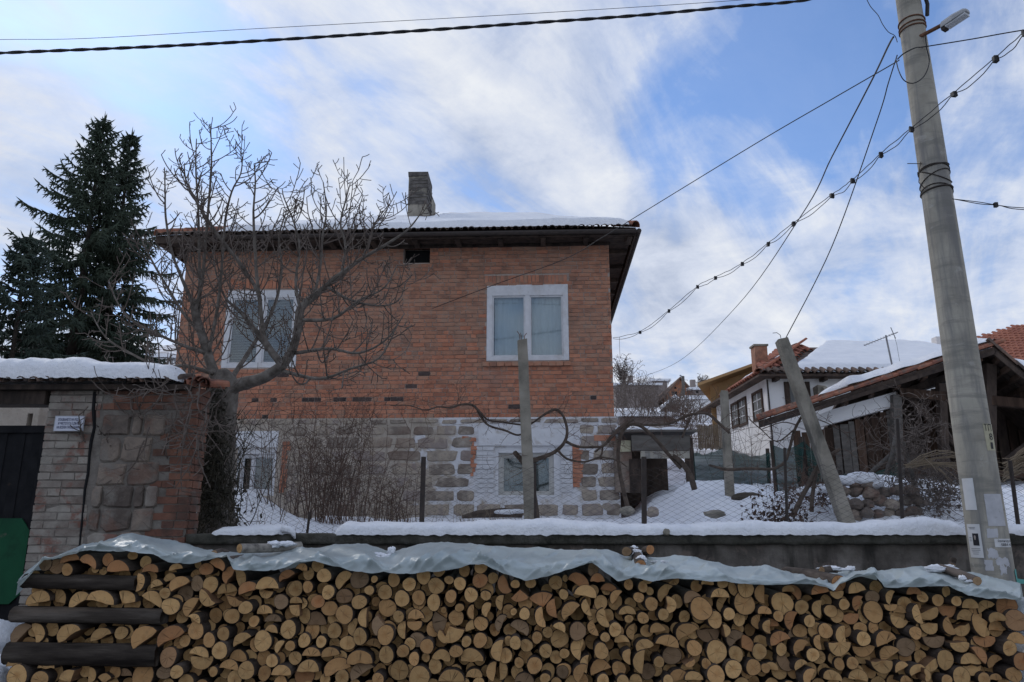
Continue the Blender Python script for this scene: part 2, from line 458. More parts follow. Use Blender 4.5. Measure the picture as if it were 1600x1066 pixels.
M['paper_old'] = mat('paper_old', [(0.40, 0.40, 0.42), (0.52, 0.52, 0.54)], 12, 0.85, extra=stain((0.25, 0.24, 0.23), 16, 0.60, 0.7, 0.8))
M['yellow_sign'] = mat('yellow_sign', [(0.40, 0.37, 0.25), (0.48, 0.45, 0.32)], 20, 0.8)
M['skin_print'] = mat('skin_print', [(0.30, 0.26, 0.23)], 1, 0.8)
M['teal'] = mat('teal', [(0.10, 0.33, 0.30), (0.14, 0.40, 0.36)], 8, 0.7)
M['lamp_grey'] = mat('lamp_grey', [(0.28, 0.29, 0.30), (0.36, 0.37, 0.38)], 9, 0.5, spec=0.5)
M['lamp_lens'] = mat('lamp_lens', [(0.55, 0.57, 0.60)], 1, 0.25, spec=0.5)
M['alu'] = mat('alu', [(0.20, 0.20, 0.21), (0.28, 0.28, 0.29)], 9, 0.5, metal=0.5)
M['soil'] = mat('soil', [(0.05, 0.04, 0.03), (0.10, 0.085, 0.065)], 6, 0.95, 0.02, 20)
M['log_bark'] = mat('log_bark', [(0.030, 0.023, 0.019), (0.070, 0.053, 0.043), (0.13, 0.105, 0.088)], 16, 0.94, 0.006, 60, rand=0.25, stretch=(1, 0.3, 1))
M['birch_bark'] = mat('birch_bark', [(0.06, 0.055, 0.05), (0.24, 0.22, 0.19), (0.32, 0.29, 0.25)], 14, 0.9, 0.005, 60)
M['split_wood'] = mat('split_wood', [(0.14, 0.075, 0.04), (0.25, 0.145, 0.08), (0.32, 0.20, 0.115)], 12, 0.9, 0.005, 50, rand=0.25, stretch=(1, 0.12, 1))


def glass_mat():
    m = bpy.data.materials.new('glass')
    m.use_nodes = True
    nt = NT(m.node_tree)
    tr = nt('ShaderNodeBsdfTransparent', {0: (0.86, 0.90, 0.90, 1)})
    gl = nt('ShaderNodeBsdfGlossy', {0: (0.9, 0.95, 1, 1), 'Roughness': 0.04})
    lw = nt('ShaderNodeLayerWeight', {0: 0.35})
    f = nt('ShaderNodeMapRange', {0: lw.outputs[0], 1: 0, 2: 1, 3: 0.04, 4: 0.7}).outputs[0]
    mx = nt('ShaderNodeMixShader', {0: f, 1: tr.outputs[0], 2: gl.outputs[0]})
    nt('ShaderNodeOutputMaterial', {0: mx.outputs[0]})
    return m
M['glass'] = glass_mat()


def net_mat():
    m = bpy.data.materials.new('shade_net')
    m.use_nodes = True
    nt = NT(m.node_tree)
    co = nt('ShaderNodeTexCoord').outputs['Object']
    n = nt.noise(co, 5, 5)
    col = nt.ramp(n, [(0.3, (0.016, 0.05, 0.045)), (0.6, (0.035, 0.095, 0.085)), (0.8, (0.07, 0.14, 0.13))])
    d = nt('ShaderNodeBsdfDiffuse', {0: col})
    t = nt('ShaderNodeBsdfTranslucent', {0: col})
    a = nt('ShaderNodeMixShader', {0: 0.4, 1: d.outputs[0], 2: t.outputs[0]})
    tr = nt('ShaderNodeBsdfTransparent')
    b = nt('ShaderNodeMixShader', {0: 0.22, 1: a.outputs[0], 2: tr.outputs[0]})
    nt('ShaderNodeOutputMaterial', {0: b.outputs[0]})
    return m
M['net'] = net_mat()


def tarp_mat():
    m = bpy.data.materials.new('tarp')
    m.use_nodes = True
    nt = NT(m.node_tree)
    co = nt('ShaderNodeTexCoord').outputs['Object']
    n = nt.noise(co, 3, 6)
    col = nt.ramp(n, [(0.35, (0.43, 0.50, 0.505)), (0.65, (0.55, 0.615, 0.61))])
    col = nt.mix(nt('ShaderNodeMapRange', {0: nt.noise(co, 9, 8, 0.7), 1: 0.56, 2: 0.72, 3: 0, 4: 0.5}).outputs[0], col, (0.36, 0.37, 0.33))
    bs = nt('ShaderNodeBsdfPrincipled', {'Base Color': col, 'Roughness': 0.33, 'Specular IOR Level': 0.5})
    bp = nt('ShaderNodeBump', {'Strength': 0.6, 'Distance': 0.012, 'Height': nt.noise(co, 11, 4, 0.5, 0.8)})
    nt.t.links.new(bp.outputs[0], bs.inputs['Normal'])
    tl = nt('ShaderNodeBsdfTranslucent', {0: (0.45, 0.53, 0.50, 1)})
    mx = nt('ShaderNodeMixShader', {0: 0.25, 1: bs.outputs[0], 2: tl.outputs[0]})
    nt('ShaderNodeOutputMaterial', {0: mx.outputs[0]})
    return m
M['tarp'] = tarp_mat()


def end_mat(name, core, pale, edge):
    """sawn end of a log: rings about the pith, drying cracks, bark rim"""
    m = bpy.data.materials.new(name)
    m.use_nodes = True
    nt = NT(m.node_tree)
    pv = nt('ShaderNodeAttribute', attribute_name='pith').outputs['Vector']
    rim = nt('ShaderNodeAttribute', attribute_name='rim').outputs['Fac']
    tone = nt('ShaderNodeAttribute', attribute_name='logtone').outputs['Fac']
    oi = nt.math('FRACT', nt.math('ADD', nt('ShaderNodeObjectInfo').outputs['Random'], tone))
    sh = nt('ShaderNodeCombineXYZ', {0: nt.math('MULTIPLY', oi, 21.0), 1: nt.math('MULTIPLY', oi, 9.0), 2: nt.math('MULTIPLY', oi, 5.0)}).outputs[0]
    pn = nt.vmath('ADD', pv, sh)
    wob = nt.noise(pn, 18, 4)
    r = nt.math('ADD', nt.vmath('LENGTH', pv), nt.math('MULTIPLY', wob, 0.012))
    ring = nt.math('SINE', nt.math('MULTIPLY', r, 1250.0))
    big = nt.noise(pn, 14, 5, 0.6)
    c = nt.ramp(nt.math('ADD', nt.math('MULTIPLY', r, 5.0), nt.math('MULTIPLY', big, 0.55)), [(0.25, core), (0.45, pale), (0.85, edge)])
    c = nt.mix(nt.math('MULTIPLY', nt.math('ADD', ring, 1.0), 0.11), c, (0.16, 0.09, 0.045))
    hue = nt.math('FRACT', nt.math('MULTIPLY', oi, 7.31))
    c = nt.mix(nt('ShaderNodeMapRange', {0: hue, 1: 0.45, 2: 1.0, 3: 0.0, 4: 0.45}).outputs[0], c, (0.46, 0.22, 0.09))
    # radial checks
    s = nt('ShaderNodeSeparateXYZ', {0: pv})
    ang = nt.math('ARCTAN2', s.outputs[2], s.outputs[0])
    av = nt('ShaderNodeCombineXYZ', {0: nt.math('COSINE', ang), 1: nt.math('SINE', ang), 2: nt.math('MULTIPLY', oi, 40.0)}).outputs[0]
    crk = nt.noise(av, 3.2, 3, 0.7)
    ck = nt('ShaderNodeMapRange', {0: crk, 1: 0.60, 2: 0.635, 3: 0.0, 4: 0.85}).outputs[0]
    ck = nt.math('MULTIPLY', ck, nt('ShaderNodeMapRange', {0: rim, 1: 0.95, 2: 0.3, 3: 0.0, 4: 1.0}).outputs[0])
    c = nt.mix(ck, c, (0.06, 0.035, 0.02))
    # weathering patches and per log brightness
    dirt = nt('ShaderNodeMapRange', {0: nt.noise(pn, 30, 7, 0.7), 1: 0.52, 2: 0.75, 3: 0.0, 4: 0.5}).outputs[0]
    c = nt.mix(dirt, c, (0.15, 0.10, 0.065))
    br = nt('ShaderNodeMapRange', {0: oi, 1: 0, 2: 1, 3: 0.68, 4: 1.12}).outputs[0]
    c = nt.mix(1.0, c, nt('ShaderNodeCombineXYZ', {0: br, 1: br, 2: br}).outputs[0], 'MULTIPLY')
    bk = nt('ShaderNodeMapRange', {0: nt.math('ADD', rim, nt.math('MULTIPLY', wob, 0.05)), 1: 0.945, 2: 0.965, 3: 0.0, 4: 1.0}).outputs[0]
    c = nt.mix(bk, c, (0.05, 0.036, 0.028))
    bs = nt('ShaderNodeBsdfPrincipled', {'Base Color': c, 'Roughness': 0.88, 'Specular IOR Level': 0.2})
    bp = nt('ShaderNodeBump', {'Strength': 0.5, 'Distance': 0.003, 'Height': nt.noise(pn, 120, 5)})
    nt.t.links.new(bp.outputs[0], bs.inputs['Normal'])
    nt('ShaderNodeOutputMaterial', {0: bs.outputs[0]})
    return m
M['end_p'] = end_mat('log_end_pale', (0.47, 0.25, 0.095), (0.66, 0.41, 0.178), (0.57, 0.335, 0.14))
M['end_o'] = end_mat('log_end_orange', (0.48, 0.20, 0.08), (0.54, 0.27, 0.12), (0.42, 0.21, 0.095))
M['end_g'] = end_mat('log_end_grey', (0.26, 0.165, 0.09), (0.36, 0.24, 0.14), (0.29, 0.19, 0.11))
# ------------------------------------------------------------------ ground
def ground(x, y):
    z = 1.44 + 0.26 * ss(8.0, 12.5, y)
    r = ss(1.75, 2.9, x)
    z += r * (ss(8.2, 10.6, y) * 0.40 + max(0, y - 10.6) * 0.05)
    z += 0.55 * exp(-((x + 3.55) / 0.75) ** 2 - ((y - 9.6) / 0.9) ** 2)
    z += 0.22 * exp(-((x - 2.6) / 0.8) ** 2 - ((y - 10.6) / 0.8) ** 2)
    z += 0.25 * exp(-((x - 5.4) / 0.9) ** 2 - ((y - 10.4) / 0.9) ** 2)
    if y > 14:
        z += (y - 14) * (0.165 + 0.10 * ss(0, -8, x)) - r * (y - 14) * 0.03
    z += 0.09 * nz(x * 0.9, y * 0.9) + 0.05 * nz(x * 2.3, y * 2.3, 4)
    if 7 < y < 14:
        z += r * 0.15 * nz(x * 1.9, y * 1.9, 8) + r * 0.08 * nz(x * 4.3, y * 4.3, 2)
    return z


mb = MB()
mb.add([(-60, -40, 0), (60, -40, 0), (60, 7.3, 0), (-60, 7.3, 0)], [(0, 1, 2, 3)])
solo('street', mb, M['street'], 'wet grey street running past the woodpile', None, kind='structure')
XS = [-7 + 0.14 * i for i in range(160)]
YS = [7.36 + 0.12 * i for i in range(60)]
mb = MB()
w = len(XS)
mb.add([(x, y, ground(x, y)) for y in YS for x in XS], [(j * w + i, j * w + i + 1, (j + 1) * w + i + 1, (j + 1) * w + i) for j in range(len(YS) - 1) for i in range(w - 1)])
solo('snowy_yard', mb, M['snow_ground'], 'snow covered yard behind the low concrete wall', None, smooth=True, kind='structure')
mb = MB()
X2 = [-70 + 1.6 * i for i in range(110)]
Y2 = [YS[-1] - 0.05]
while Y2[-1] < 160:
    Y2.append(Y2[-1] * 1.04 + 0.1)
w = len(X2)
mb.add([(x, y, ground(x, y) - 0.03 + 0.5 * nz(x * 0.13, y * 0.13, 3) * ss(16, 40, y)) for y in Y2 for x in X2], [(j * w + i, j * w + i + 1, (j + 1) * w + i + 1, (j + 1) * w + i) for j in range(len(Y2) - 1) for i in range(w - 1)])
solo('hillside', mb, M['hill'], 'brown and snowy hillside rising behind the houses', None, smooth=True, kind='structure')

# ------------------------------------------------------------------ brick house
HA = radians(2.6)
HC = Vector((0, 12.8, 1.66))
HD = Vector((cos(HA), -sin(HA), 0))
HN = Vector((sin(HA), cos(HA), 0))       # into the house


def hl(px, py, off=0.0):
    """pixel -> house front plane (s, local z); off metres in front of the wall"""
    d = pdir(px, py)
    o = HC - HN * off
    t = (o - EYE).dot(HN) / d.dot(HN)
    p = EYE + d * t - HC
    return p.dot(HD), p.z


house = thing('brick_house', 'two storey brick house with snowy hipped roof and stone ground floor', 'house', HC, -HA)
SL, SR = hl(292, 400)[0], hl(952, 400)[0]
ZB, ZT = hl(700, 653)[1], hl(700, 377)[1]
DEPTH = 8.0


def rect(x0, y0, x1, y1, off=0.0):
    a, b = hl(x0, y1, off), hl(x1, y0, off)
    return [a[0], b[0], a[1], b[1]]


W1 = rect(345, 453, 470, 575)      # upper left window
W2 = rect(760, 444, 887, 564)      # upper right window
VENT = rect(630, 386, 672, 411)
L1 = rect(757, 429, 889, 443.5)    # soldier courses over the windows
L2 = rect(342, 437, 473, 452.5)
G1 = rect(366, 700, 434, 775)      # ground floor windows
G2 = rect(773, 698, 876, 777)
CL = rect(748, 671, 895, 697)      # white lintel, ground floor right
CL1 = rect(366, 674, 437, 700)
mb = MB()
holes_wall(mb, SL + 0.004, SR - 0.004, ZB, ZT + 0.25, [W1, W2, VENT], 0.012, 0.25)
part('brick_wall_core', mb, M['mortar'], house, local=True)
mb = MB()
mb.b2(SL, SL + 0.25, 0.25, DEPTH, -0.4, ZT + 0.2)
mb.b2(SR - 0.25, SR, 0.25, DEPTH, -0.4, ZT + 0.2)
mb.b2(SL, SR, DEPTH, DEPTH + 0.25, -0.4, ZT + 0.2)
part('rear_wall', mb, M['brick'], house, local=True)
mb = MB()
mb.b2(SL + 0.25, SR - 0.25, 0.7, 0.75, -0.3, ZT)
part('inner_wall', mb, M['dark_room'], house, local=True)
# bricks
rng = random.Random(5)
COURSE = 0.0745
cells = []      # (x0,x1,z0,z1,mat)
nrow = int(round((ZT + 0.02 - ZB) / COURSE))
COURSE = (ZT + 0.02 - ZB) / nrow
hol = [W1, W2, VENT, L1, L2]
for r in range(nrow):
    z0, z1 = ZB + r * COURSE, ZB + (r + 1) * COURSE
    zc = (z0 + z1) / 2
    x = SL - (0.13 if r % 2 else 0.0) - rng.uniform(0, 0.03)
    hs = [h for h in hol if h[2] < zc < h[3]]
    while x < SR:
        w = 0.212 if rng.random() < 0.66 else 0.106
        if r in (0, 4):
            w = 0.113
        segs = [(max(x, SL), min(x + w, SR))]
        x += w
        for h in hs:
            ns = []
            for a, b in segs:
                if b <= h[0] or a >= h[1]:
                    ns.append((a, b))
                else:
                    if a < h[0]:
                        ns.append((a, h[0]))
                    if b > h[1]:
                        ns.append((h[1], b))
            segs = ns
        for a, b in segs:
            if b - a < 0.035:
                continue
            k = (zc - ZB) / (ZT - ZB)
            po = 0.80 - 0.75 * ss(0.08, 0.62, k) + 0.35 * nz(a * 1.3, zc * 2.0, 2)
            m = 'brick_orange' if rng.random() < po else 'brick'
            if rng.random() < 0.006 or (r == 4 and a < hl(640, 640)[0] and rng.random() < 0.45) or (r == 10 and rng.random() < 0.10 and a < 0):
                m = 'brick_dark'
            cells.append((a + 0.006, b - 0.006, z0 + 0.0055, z1 - 0.0055, m))
for L in (L1, L2):
    x = L[0]
    while x < L[1] - 0.04:
        cells.append((x + 0.005, x + 0.066, L[2] + 0.004, L[3] - 0.004, 'brick_orange' if rng.random() < 0.8 else 'brick'))
        x += 0.0715
# window sill of brick on edge
sill = []
WS = rect(754, 565, 891, 573)
x = WS[0]
while x < WS[1] - 0.05:
    sill.append((x + 0.004, x + 0.124, WS[2], WS[3] - 0.004, 'brick'))
    x += 0.13


def brick_key(c):
    x, z = (c[0] + c[1]) / 2, (c[2] + c[3]) / 2
    vis = 0 if (c[0] > hl(640, 600)[0]) else 3
    return vis + sqrt((x - hl(860, 600)[0]) ** 2 + ((z - ZB - 0.5) * 1.2) ** 2) - (c[1] - c[0])


cells.sort(key=brick_key)
_cache = {}


def brick_mesh(name, w, h, d, m, var):
    k = (name, round(w, 2), round(h, 3), round(d, 3), m, var)
    if k not in _cache:
        r = random.Random(hash(k) % 1000 if False else int(w * 1000) + var * 77)
        b = MB()
        b.box((0, d / 2, 0), (round(w, 2) if w > 0.05 else w, d, h), 0, jit=0.0035, rng=r)
        _cache[k] = b.mesh(name, [M[m]])
    return _cache[k]


NB = 285
for i, (a, b, c, d, m) in enumerate(cells[:NB]):
    place('brick', brick_mesh('brick', b - a, d - c, 0.07, m, i % 4), house, ((a + b) / 2, rng.uniform(-0.006, 0.006), (c + d) / 2), (0, rng.uniform(-0.008, 0.008), rng.uniform(-0.01, 0.01)), local=True)
for i, (a, b, c, d, m) in enumerate(sill):
    place('sill_brick', brick_mesh('sill_brick', b - a, d - c, 0.22, m, i % 4), house, ((a + b) / 2, -0.055 + rng.uniform(-0.004, 0.004), (c + d) / 2), local=True)
mb = MB()
mi = {'brick': 0, 'brick_orange': 1, 'brick_dark': 2}
for a, b, c, d, m in cells[NB:]:
    mb.box(((a + b) / 2, 0.03 + rng.uniform(-0.006, 0.006), (c + d) / 2), (b - a, 0.06, d - c), mi[m], 0, rng.random(), jit=0.003, rng=rng)
part('brickwork', mb, [M['brick'], M['brick_orange'], M['brick_dark']], house, local=True, kind='stuff')

# stone ground floor
SB0, SB1 = SL - 0.03, SR + 0.05
mb = MB()
holes_wall(mb, SB0, SB1, -0.5, ZB, [G1, G2], -0.03, 0.3)
part('stone_base', mb, M['base_mortar'], house, local=True)
SURR = [rect(742, 672, 905, 770), rect(366, 674, 452, 790)]
rows = [-0.18]
while rows[-1] < ZB - 0.12:
    rows.append(rows[-1] + rng.uniform(0.20, 0.29))
rows[-1] = ZB - 0.01
stones = []
for z0, z1 in zip(rows, rows[1:]):
    x = SB0 - rng.uniform(0, 0.3)
    while x < SB1:
        w = rng.uniform(0.30, 0.66)
        g = rng.uniform(0.02, 0.055)
        a, b = max(x + g / 2, SB0 + 0.004), min(x + w - g / 2, SB1 - 0.004)
        x += w
        for h in SURR:
            if h[2] - 0.1 < (z0 + z1) / 2 < h[3] + 0.08:
                if a >= h[0] and b <= h[1]:
                    b = a
                elif a < h[0] < b:
                    b = h[0] - 0.01
                elif a < h[1] < b:
                    a = h[1] + 0.01
        if b - a > 0.10:
            stones.append((a, b, z0 + rng.uniform(0.010, 0.03), z1 - rng.uniform(0.010, 0.03)))


def slab(mb, x0, x1, z0, z1, y, d, r, n=12, corner=0.55):
    """an irregular rounded block, front at y"""
    cx, cz, hx, hz = (x0 + x1) / 2, (z0 + z1) / 2, (x1 - x0) / 2, (z1 - z0) / 2
    e = r.uniform(0.18, 0.42)
    pts = []
    for i in range(n):
        t = 2 * pi * (i + 0.5) / n
        cx_, sz_ = cos(t), sin(t)
        kx = (abs(cx_) ** e) * (1 if cx_ > 0 else -1)
        kz = (abs(sz_) ** e) * (1 if sz_ > 0 else -1)
        k = r.uniform(0.84, 1.04)
        pts.append((cx + hx * kx * k, cz + hz * kz * r.uniform(0.82, 1.05)))
    f1 = [(p[0], y + d * 0.55 + r.uniform(0, 0.003), p[1]) for p in pts]
    f0 = [(cx + (p[0] - cx) * 0.90, y + r.uniform(-0.004, 0.006), cz + (p[1] - cz) * 0.86) for p in pts]
    bk = [(p[0], y + d + 0.05, p[1]) for p in pts]
    c = (cx, y - r.uniform(0, 0.008), cz)
    vs = bk + f1 + f0 + [c]
    fs = []
    for i in range(n):
        j = (i + 1) % n
        fs.append((i, j, n + j, n + i))
        fs.append((n + i, n + j, 2 * n + j, 2 * n + i))
        fs.append((2 * n + i, 2 * n + j, 3 * n))
    mb.add(vs, fs)


for a, b, c, d in stones:
    mb = MB()
    slab(mb, a, b, c, d, -0.05, 0.03, rng)
    part('stone', mb, M['stone'], house, local=True)
# painted lintels and quoins around the ground floor windows
mb = MB()
r_ = CL
mb.b2(r_[0], r_[1], -0.055, 0.1, r_[2], r_[3])
part('lintel', mb, M['plaster_white'], house, local=True)
mb = MB()
mb.b2(CL1[0], CL1[1], -0.055, 0.1, CL1[2], CL1[3])
part('lintel', mb, M['plaster_white'], house, local=True)
for (x0, y0, x1, y1, m, wmin) in ((744, 698, 772, 770, 'brick_white', .13), (877, 698, 894, 770, 'brick_white', .13), (735, 684, 743, 745, 'brick_orange', .1), (895, 696, 907, 762, 'brick_orange', .13),
                                  (722, 682, 734, 694, 'brick_orange', .13), (437, 690, 452, 770, 'brick_orange', .16), (928, 680, 957, 690, 'brick_orange', .15)):
    q = rect(x0, y0, x1, y1)
    n = max(1, round((q[3] - q[2]) / 0.078))
    for i in range(n):
        z0 = q[2] + (q[3] - q[2]) * i / n
        z1 = q[2] + (q[3] - q[2]) * (i + 1) / n
        cuts = [q[0]]
        if q[1] - q[0] > 0.22:
            cuts.append(q[0] + (q[1] - q[0]) * (0.35 if i % 2 else 0.65))
        cuts.append(q[1] + (rng.uniform(-0.03, 0.05) if m == 'brick_orange' else 0))
        for a, b in zip(cuts, cuts[1:]):
            place('brick', brick_mesh('brick', b - a - 0.008, z1 - z0 - 0.009, 0.07, m, i % 4), house, ((a + b) / 2, -0.05 + rng.uniform(-0.005, 0.004), (z0 + z1) / 2), local=True)


def window(q, fr, top, mull, depth0, kind, frame_mat, curtain, sash=0.03, label=None):
    """a window in hole q: frame > pane; curtain behind"""
    x0, x1, z0, z1 = q
    y0, y1 = depth0, depth0 + 0.09
    f = MB()
    f.b2(x0, x0 + fr, y0, y1, z0, z1)
    f.b2(x1 - fr, x1, y0, y1, z0, z1)
    f.b2(x0 + fr, x1 - fr, y0 + 0.003, y1, z1 - top, z1)
    f.b2(x0 + fr, x1 - fr, y0 + 0.003, y1, z0, z0 + fr * 0.8)
    xm = x0 + (x1 - x0) * mull
    f.b2(xm - fr * 0.42, xm + fr * 0.42, y0 + 0.006, y1, z0 + fr * 0.8, z1 - top)
    w = part('window_frame', f, frame_mat, house, local=True, label=label)
    zz0, zz1 = z0 + fr * 0.8, z1 - top
    for a, b in ((x0 + fr, xm - fr * 0.42), (xm + fr * 0.42, x1 - fr)):
        s = MB()
        t = sash
        s.b2(a, a + t, y0 + 0.03, y0 + 0.065, zz0, zz1)
        s.b2(b - t, b, y0 + 0.03, y0 + 0.065, zz0, zz1)
        s.b2(a + t, b - t, y0 + 0.033, y0 + 0.065, zz1 - t, zz1)
        s.b2(a + t, b - t, y0 + 0.033, y0 + 0.065, zz0, zz0 + t)
        part('sash', s, frame_mat, w, local=True)
        g = MB()
        g.b2(a + t, b - t, y0 + 0.045, y0 + 0.05, zz0 + t, zz1 - t)
        part('pane', g, M['glass'], w, local=True)
        c = MB()
        if kind == 'curtain':
            gap = rng.uniform(0.0, 0.05)
            c.grid(lambda u, v: (a + gap + (b - a - gap) * u, y0 + 0.13 + 0.007 * sin(u * 30 + 2 * sin(v * 3)) + 0.01 * nz(u * 4, v * 3), zz0 + (zz1 - zz0) * v), 36, 6)
            part('curtain', c, curtain, w, smooth=True, local=True)
        elif kind == 'blind':
            n = 26
            for i in range(n):
                z = zz0 + (zz1 - zz0) * (i + 0.5) / n
                c.box(((a + b) / 2, y0 + 0.11, z), (b - a, 0.012, (zz1 - zz0) / n * 0.70), 0, jit=0.002, rng=rng)
            part('blind', c, curtain, w, local=True, kind='stuff')
    return w


window(W2, 0.095, 0.20, 0.5, 0.0, 'curtain', M['white_paint'], M['curtain'])
window(W1, 0.10, 0.14, 0.5, 0.0, 'blind', M['white_paint'], M['blind'])
gw = [G2[0] + 0.06, G2[1] - 0.12, G2[2] + 0.03, G2[3] - 0.10]
mb = MB()       # plastered reveal round the ground floor window
mb.b2(G2[0], gw[0], 0.0, 0.25, G2[2], G2[3])
mb.b2(gw[1], G2[1], 0.0, 0.25, G2[2], G2[3])
mb.b2(gw[0], gw[1], 0.0, 0.25, gw[3], G2[3])
mb.b2(gw[0], gw[1], -0.04, 0.25, G2[2], gw[2])
part('window_reveal', mb, M['plaster_white'], house, local=True)
window(gw, 0.06, 0.06, 0.52, 0.08, 'curtain', M['cream_paint'], M['curtain_dull'], 0.025)
gl = [G1[0] + 0.02, G1[1] - 0.03, G1[2] + 0.06, G1[3] - 0.10]
mb = MB()
mb.b2(G1[0], gl[0], 0.0, 0.25, G1[2], G1[3])
mb.b2(gl[1], G1[1], -0.04, 0.25, G1[2], G1[3])
mb.b2(gl[0], gl[1], 0.0, 0.25, gl[3], G1[3])
mb.b2(gl[0], gl[1], 0.0, 0.25, G1[2], gl[2])
part('window_reveal', mb, M['plaster_white'], house, local=True)
window(gl, 0.05, 0.05, 0.36, 0.06, 'none', M['white_paint'], None, 0.02)
# vent hole in the brickwork
mb = MB()
mb.b2(VENT[0], VENT[1], 0.18, 0.2, VENT[2], VENT[3])
part('vent_back', mb, M['dark_room'], house, local=True)
mb = MB()
mb.b2(VENT[0] - 0.02, VENT[1] + 0.02, -0.02, 0.16, VENT[3], VENT[3] + 0.075)
part('vent_lintel', mb, M['wood_dark'], house, local=True)

# roof: hipped, eaves all round
OV = 0.46
EL = hl(243, 377, OV)
ER = hl(994, 367, OV)
ZE = (EL[1] + ER[1]) / 2
EX0, EX1, EY0, EY1 = EL[0], ER[0], -OV, DEPTH + 0.6
SLOPE = tan(radians(25.2))
hy = (EY1 - EY0) / 2
RZ = ZE + 0.12 + hy * SLOPE
rx0, rx1 = EX0 + hy * 0.92, EX1 - hy * 0.92
if rx1 - rx0 < 0.3:
    m_ = (rx0 + rx1) / 2
    rx0, rx1 = m_ - 0.2, m_ + 0.2
ym = (EY0 + EY1) / 2


def roofz(x, y):
    return ZE + 0.12 + min((y - EY0) * SLOPE, (EY1 - y) * SLOPE, (x - EX0) * (RZ - ZE - 0.12) / (rx0 - EX0), (EX1 - x) * (RZ - ZE - 0.12) / (EX1 - rx1))


mb = MB()
E = [(EX0, EY0, ZE + 0.12), (EX1, EY0, ZE + 0.12), (EX1, EY1, ZE + 0.12), (EX0, EY1, ZE + 0.12), (rx0, ym, RZ), (rx1, ym, RZ)]
mb.add(E, [(0, 1, 5, 4), (1, 2, 5), (2, 3, 4, 5), (3, 0, 4)])
roof = part('roof', mb, M['tile_old'], house, local=True)
mb = MB()       # soffit boards, running along the eaves, with gaps
n = 5
for i in range(n):
    y0 = EY0 + 0.05 + i * (OV - 0.06) / n
    mb.b2(EX0 + 0.05, EX1 - 0.05, y0 + 0.004, y0 + (OV - 0.06) / n - 0.006, ZE + 0.03, ZE + 0.05, 0)
mb.b2(SR, EX1 - 0.06, OV * 0.0, EY1, ZE + 0.028, ZE + 0.05)
mb.b2(EX0 + 0.06, SL, 0.0, EY1, ZE + 0.028, ZE + 0.05)
part('soffit', mb, M['wood_dark'], roof, local=True)
k = int((EX1 - EX0) / 0.75)
for i in range(k + 1):
    x = EX0 + 0.1 + (EX1 - EX0 - 0.2) * i / k
    mb = MB()
    mb.b2(x - 0.045, x + 0.045, EY0 + 0.06, -0.035, ZE - 0.04, ZE + 0.026)
    place('rafter_tail', mb.mesh('rafter_tail', [M['wood_dark']]), roof, local=True)
for i in range(9):
    y = 0.4 + i * 0.85
    mb = MB()
    mb.b2(SR - 0.02, EX1 - 0.08, y - 0.045, y + 0.045, ZE - 0.055, ZE + 0.026)
    place('rafter_tail', mb.mesh('rafter_tail', [M['wood_dark']]), roof, local=True)
mb = MB()       # wall plate and fascia
mb.b2(SL - 0.05, SR + 0.02, -0.03, 0.02, ZE - 0.03, ZE + 0.024)
part('wall_plate', mb, M['wood_dark'], roof, local=True)
mb = MB()
mb.b2(EX0, EX1, EY0 - 0.005, EY0 + 0.03, ZE - 0.02, ZE + 0.10)
mb.b2(EX1 - 0.03, EX1 + 0.002, EY0 + 0.032, EY1, ZE - 0.03, ZE + 0.10)
mb.b2(EX0, EX0 + 0.03, EY0 + 0.032, EY1, ZE - 0.02, ZE + 0.10)
part('fascia', mb, M['wood_dark'], roof, local=True)
mb = MB()
mb.tube([(EX0 + 1.1, EY0 - 0.05, ZE + 0.05), (EX1, EY0 - 0.05, ZE + 0.035)], 0.045, 8)
mb.tube([(EX1 + 0.05, EY0 - 0.03, ZE + 0.05), (EX1 + 0.05, EY1, ZE + 0.02)], 0.045, 8)
part('gutter', mb, M['iron'], roof, local=True)


def tile_mesh(name, m, L=0.4, r=0.085, seg=6, var=0):
    """a curved pan tile: a half pipe running along +y, with thickness"""
    k = (name, m, L, r, var)
    if k not in _cache:
        b = MB()
        vs, fs = [], []
        for (y, rr) in ((0, r), (L, r * 0.82)):
            for q in (1.0, 0.84):
                for i in range(seg + 1):
                    t = pi * i / seg
                    vs.append((rr * q * cos(t), y, rr * q * sin(t) * 0.9))
        w = seg + 1
        for i in range(seg):
            fs += [(i, i + 1, 2 * w + i + 1, 2 * w + i), (w + i + 1, w + i, 3 * w + i, 3 * w + i + 1), (i + 1, i, w + i, w + i + 1)]
        b.add(vs, fs)
        _cache[k] = b.mesh(name, [M[m]], False)
    return _cache[k]


sl = math.atan(SLOPE)
n = int((EX1 - EX0) / 0.13)
for i in range(n):
    x = EX0 + 0.065 + i * 0.13
    rows_ = 7 if x < hl(330, 360, OV)[0] else 1
    for r in range(rows_):
        y = EY0 - 0.06 + r * 0.33
        if roofz(x, max(y, EY0) + 0.1) < ZE + 0.12 + (y + 0.1 - EY0) * SLOPE - 0.02:
            continue
        place('roof_tile', tile_mesh('roof_tile', 'tile_old' if r == 0 else 'tile', 0.4, 0.062), roof, (x + rng.uniform(-0.012, 0.012), y, ZE + 0.12 + (y - EY0) * SLOPE + 0.012 + rng.uniform(0, 0.015)), (sl, 0, rng.uniform(-0.05, 0.05)), local=True)
# hip tiles at the front right corner and left hip
for i in range(10):
    t = i / 24
    for (c0, c1) in ((E[1], E[5]), (E[0], E[4])):
        p = Vector(c0).lerp(Vector(c1), t)
        d = Vector(c1) - Vector(c0)
        if c0 is E[1] and i > 1:
            continue
        place('hip_tile', tile_mesh('hip_tile', 'tile', 0.42, 0.11), roof, (p.x, p.y, p.z + 0.03), (math.asin(d.normalized().z), 0, atan2(d.y, d.x) - pi / 2), local=True)
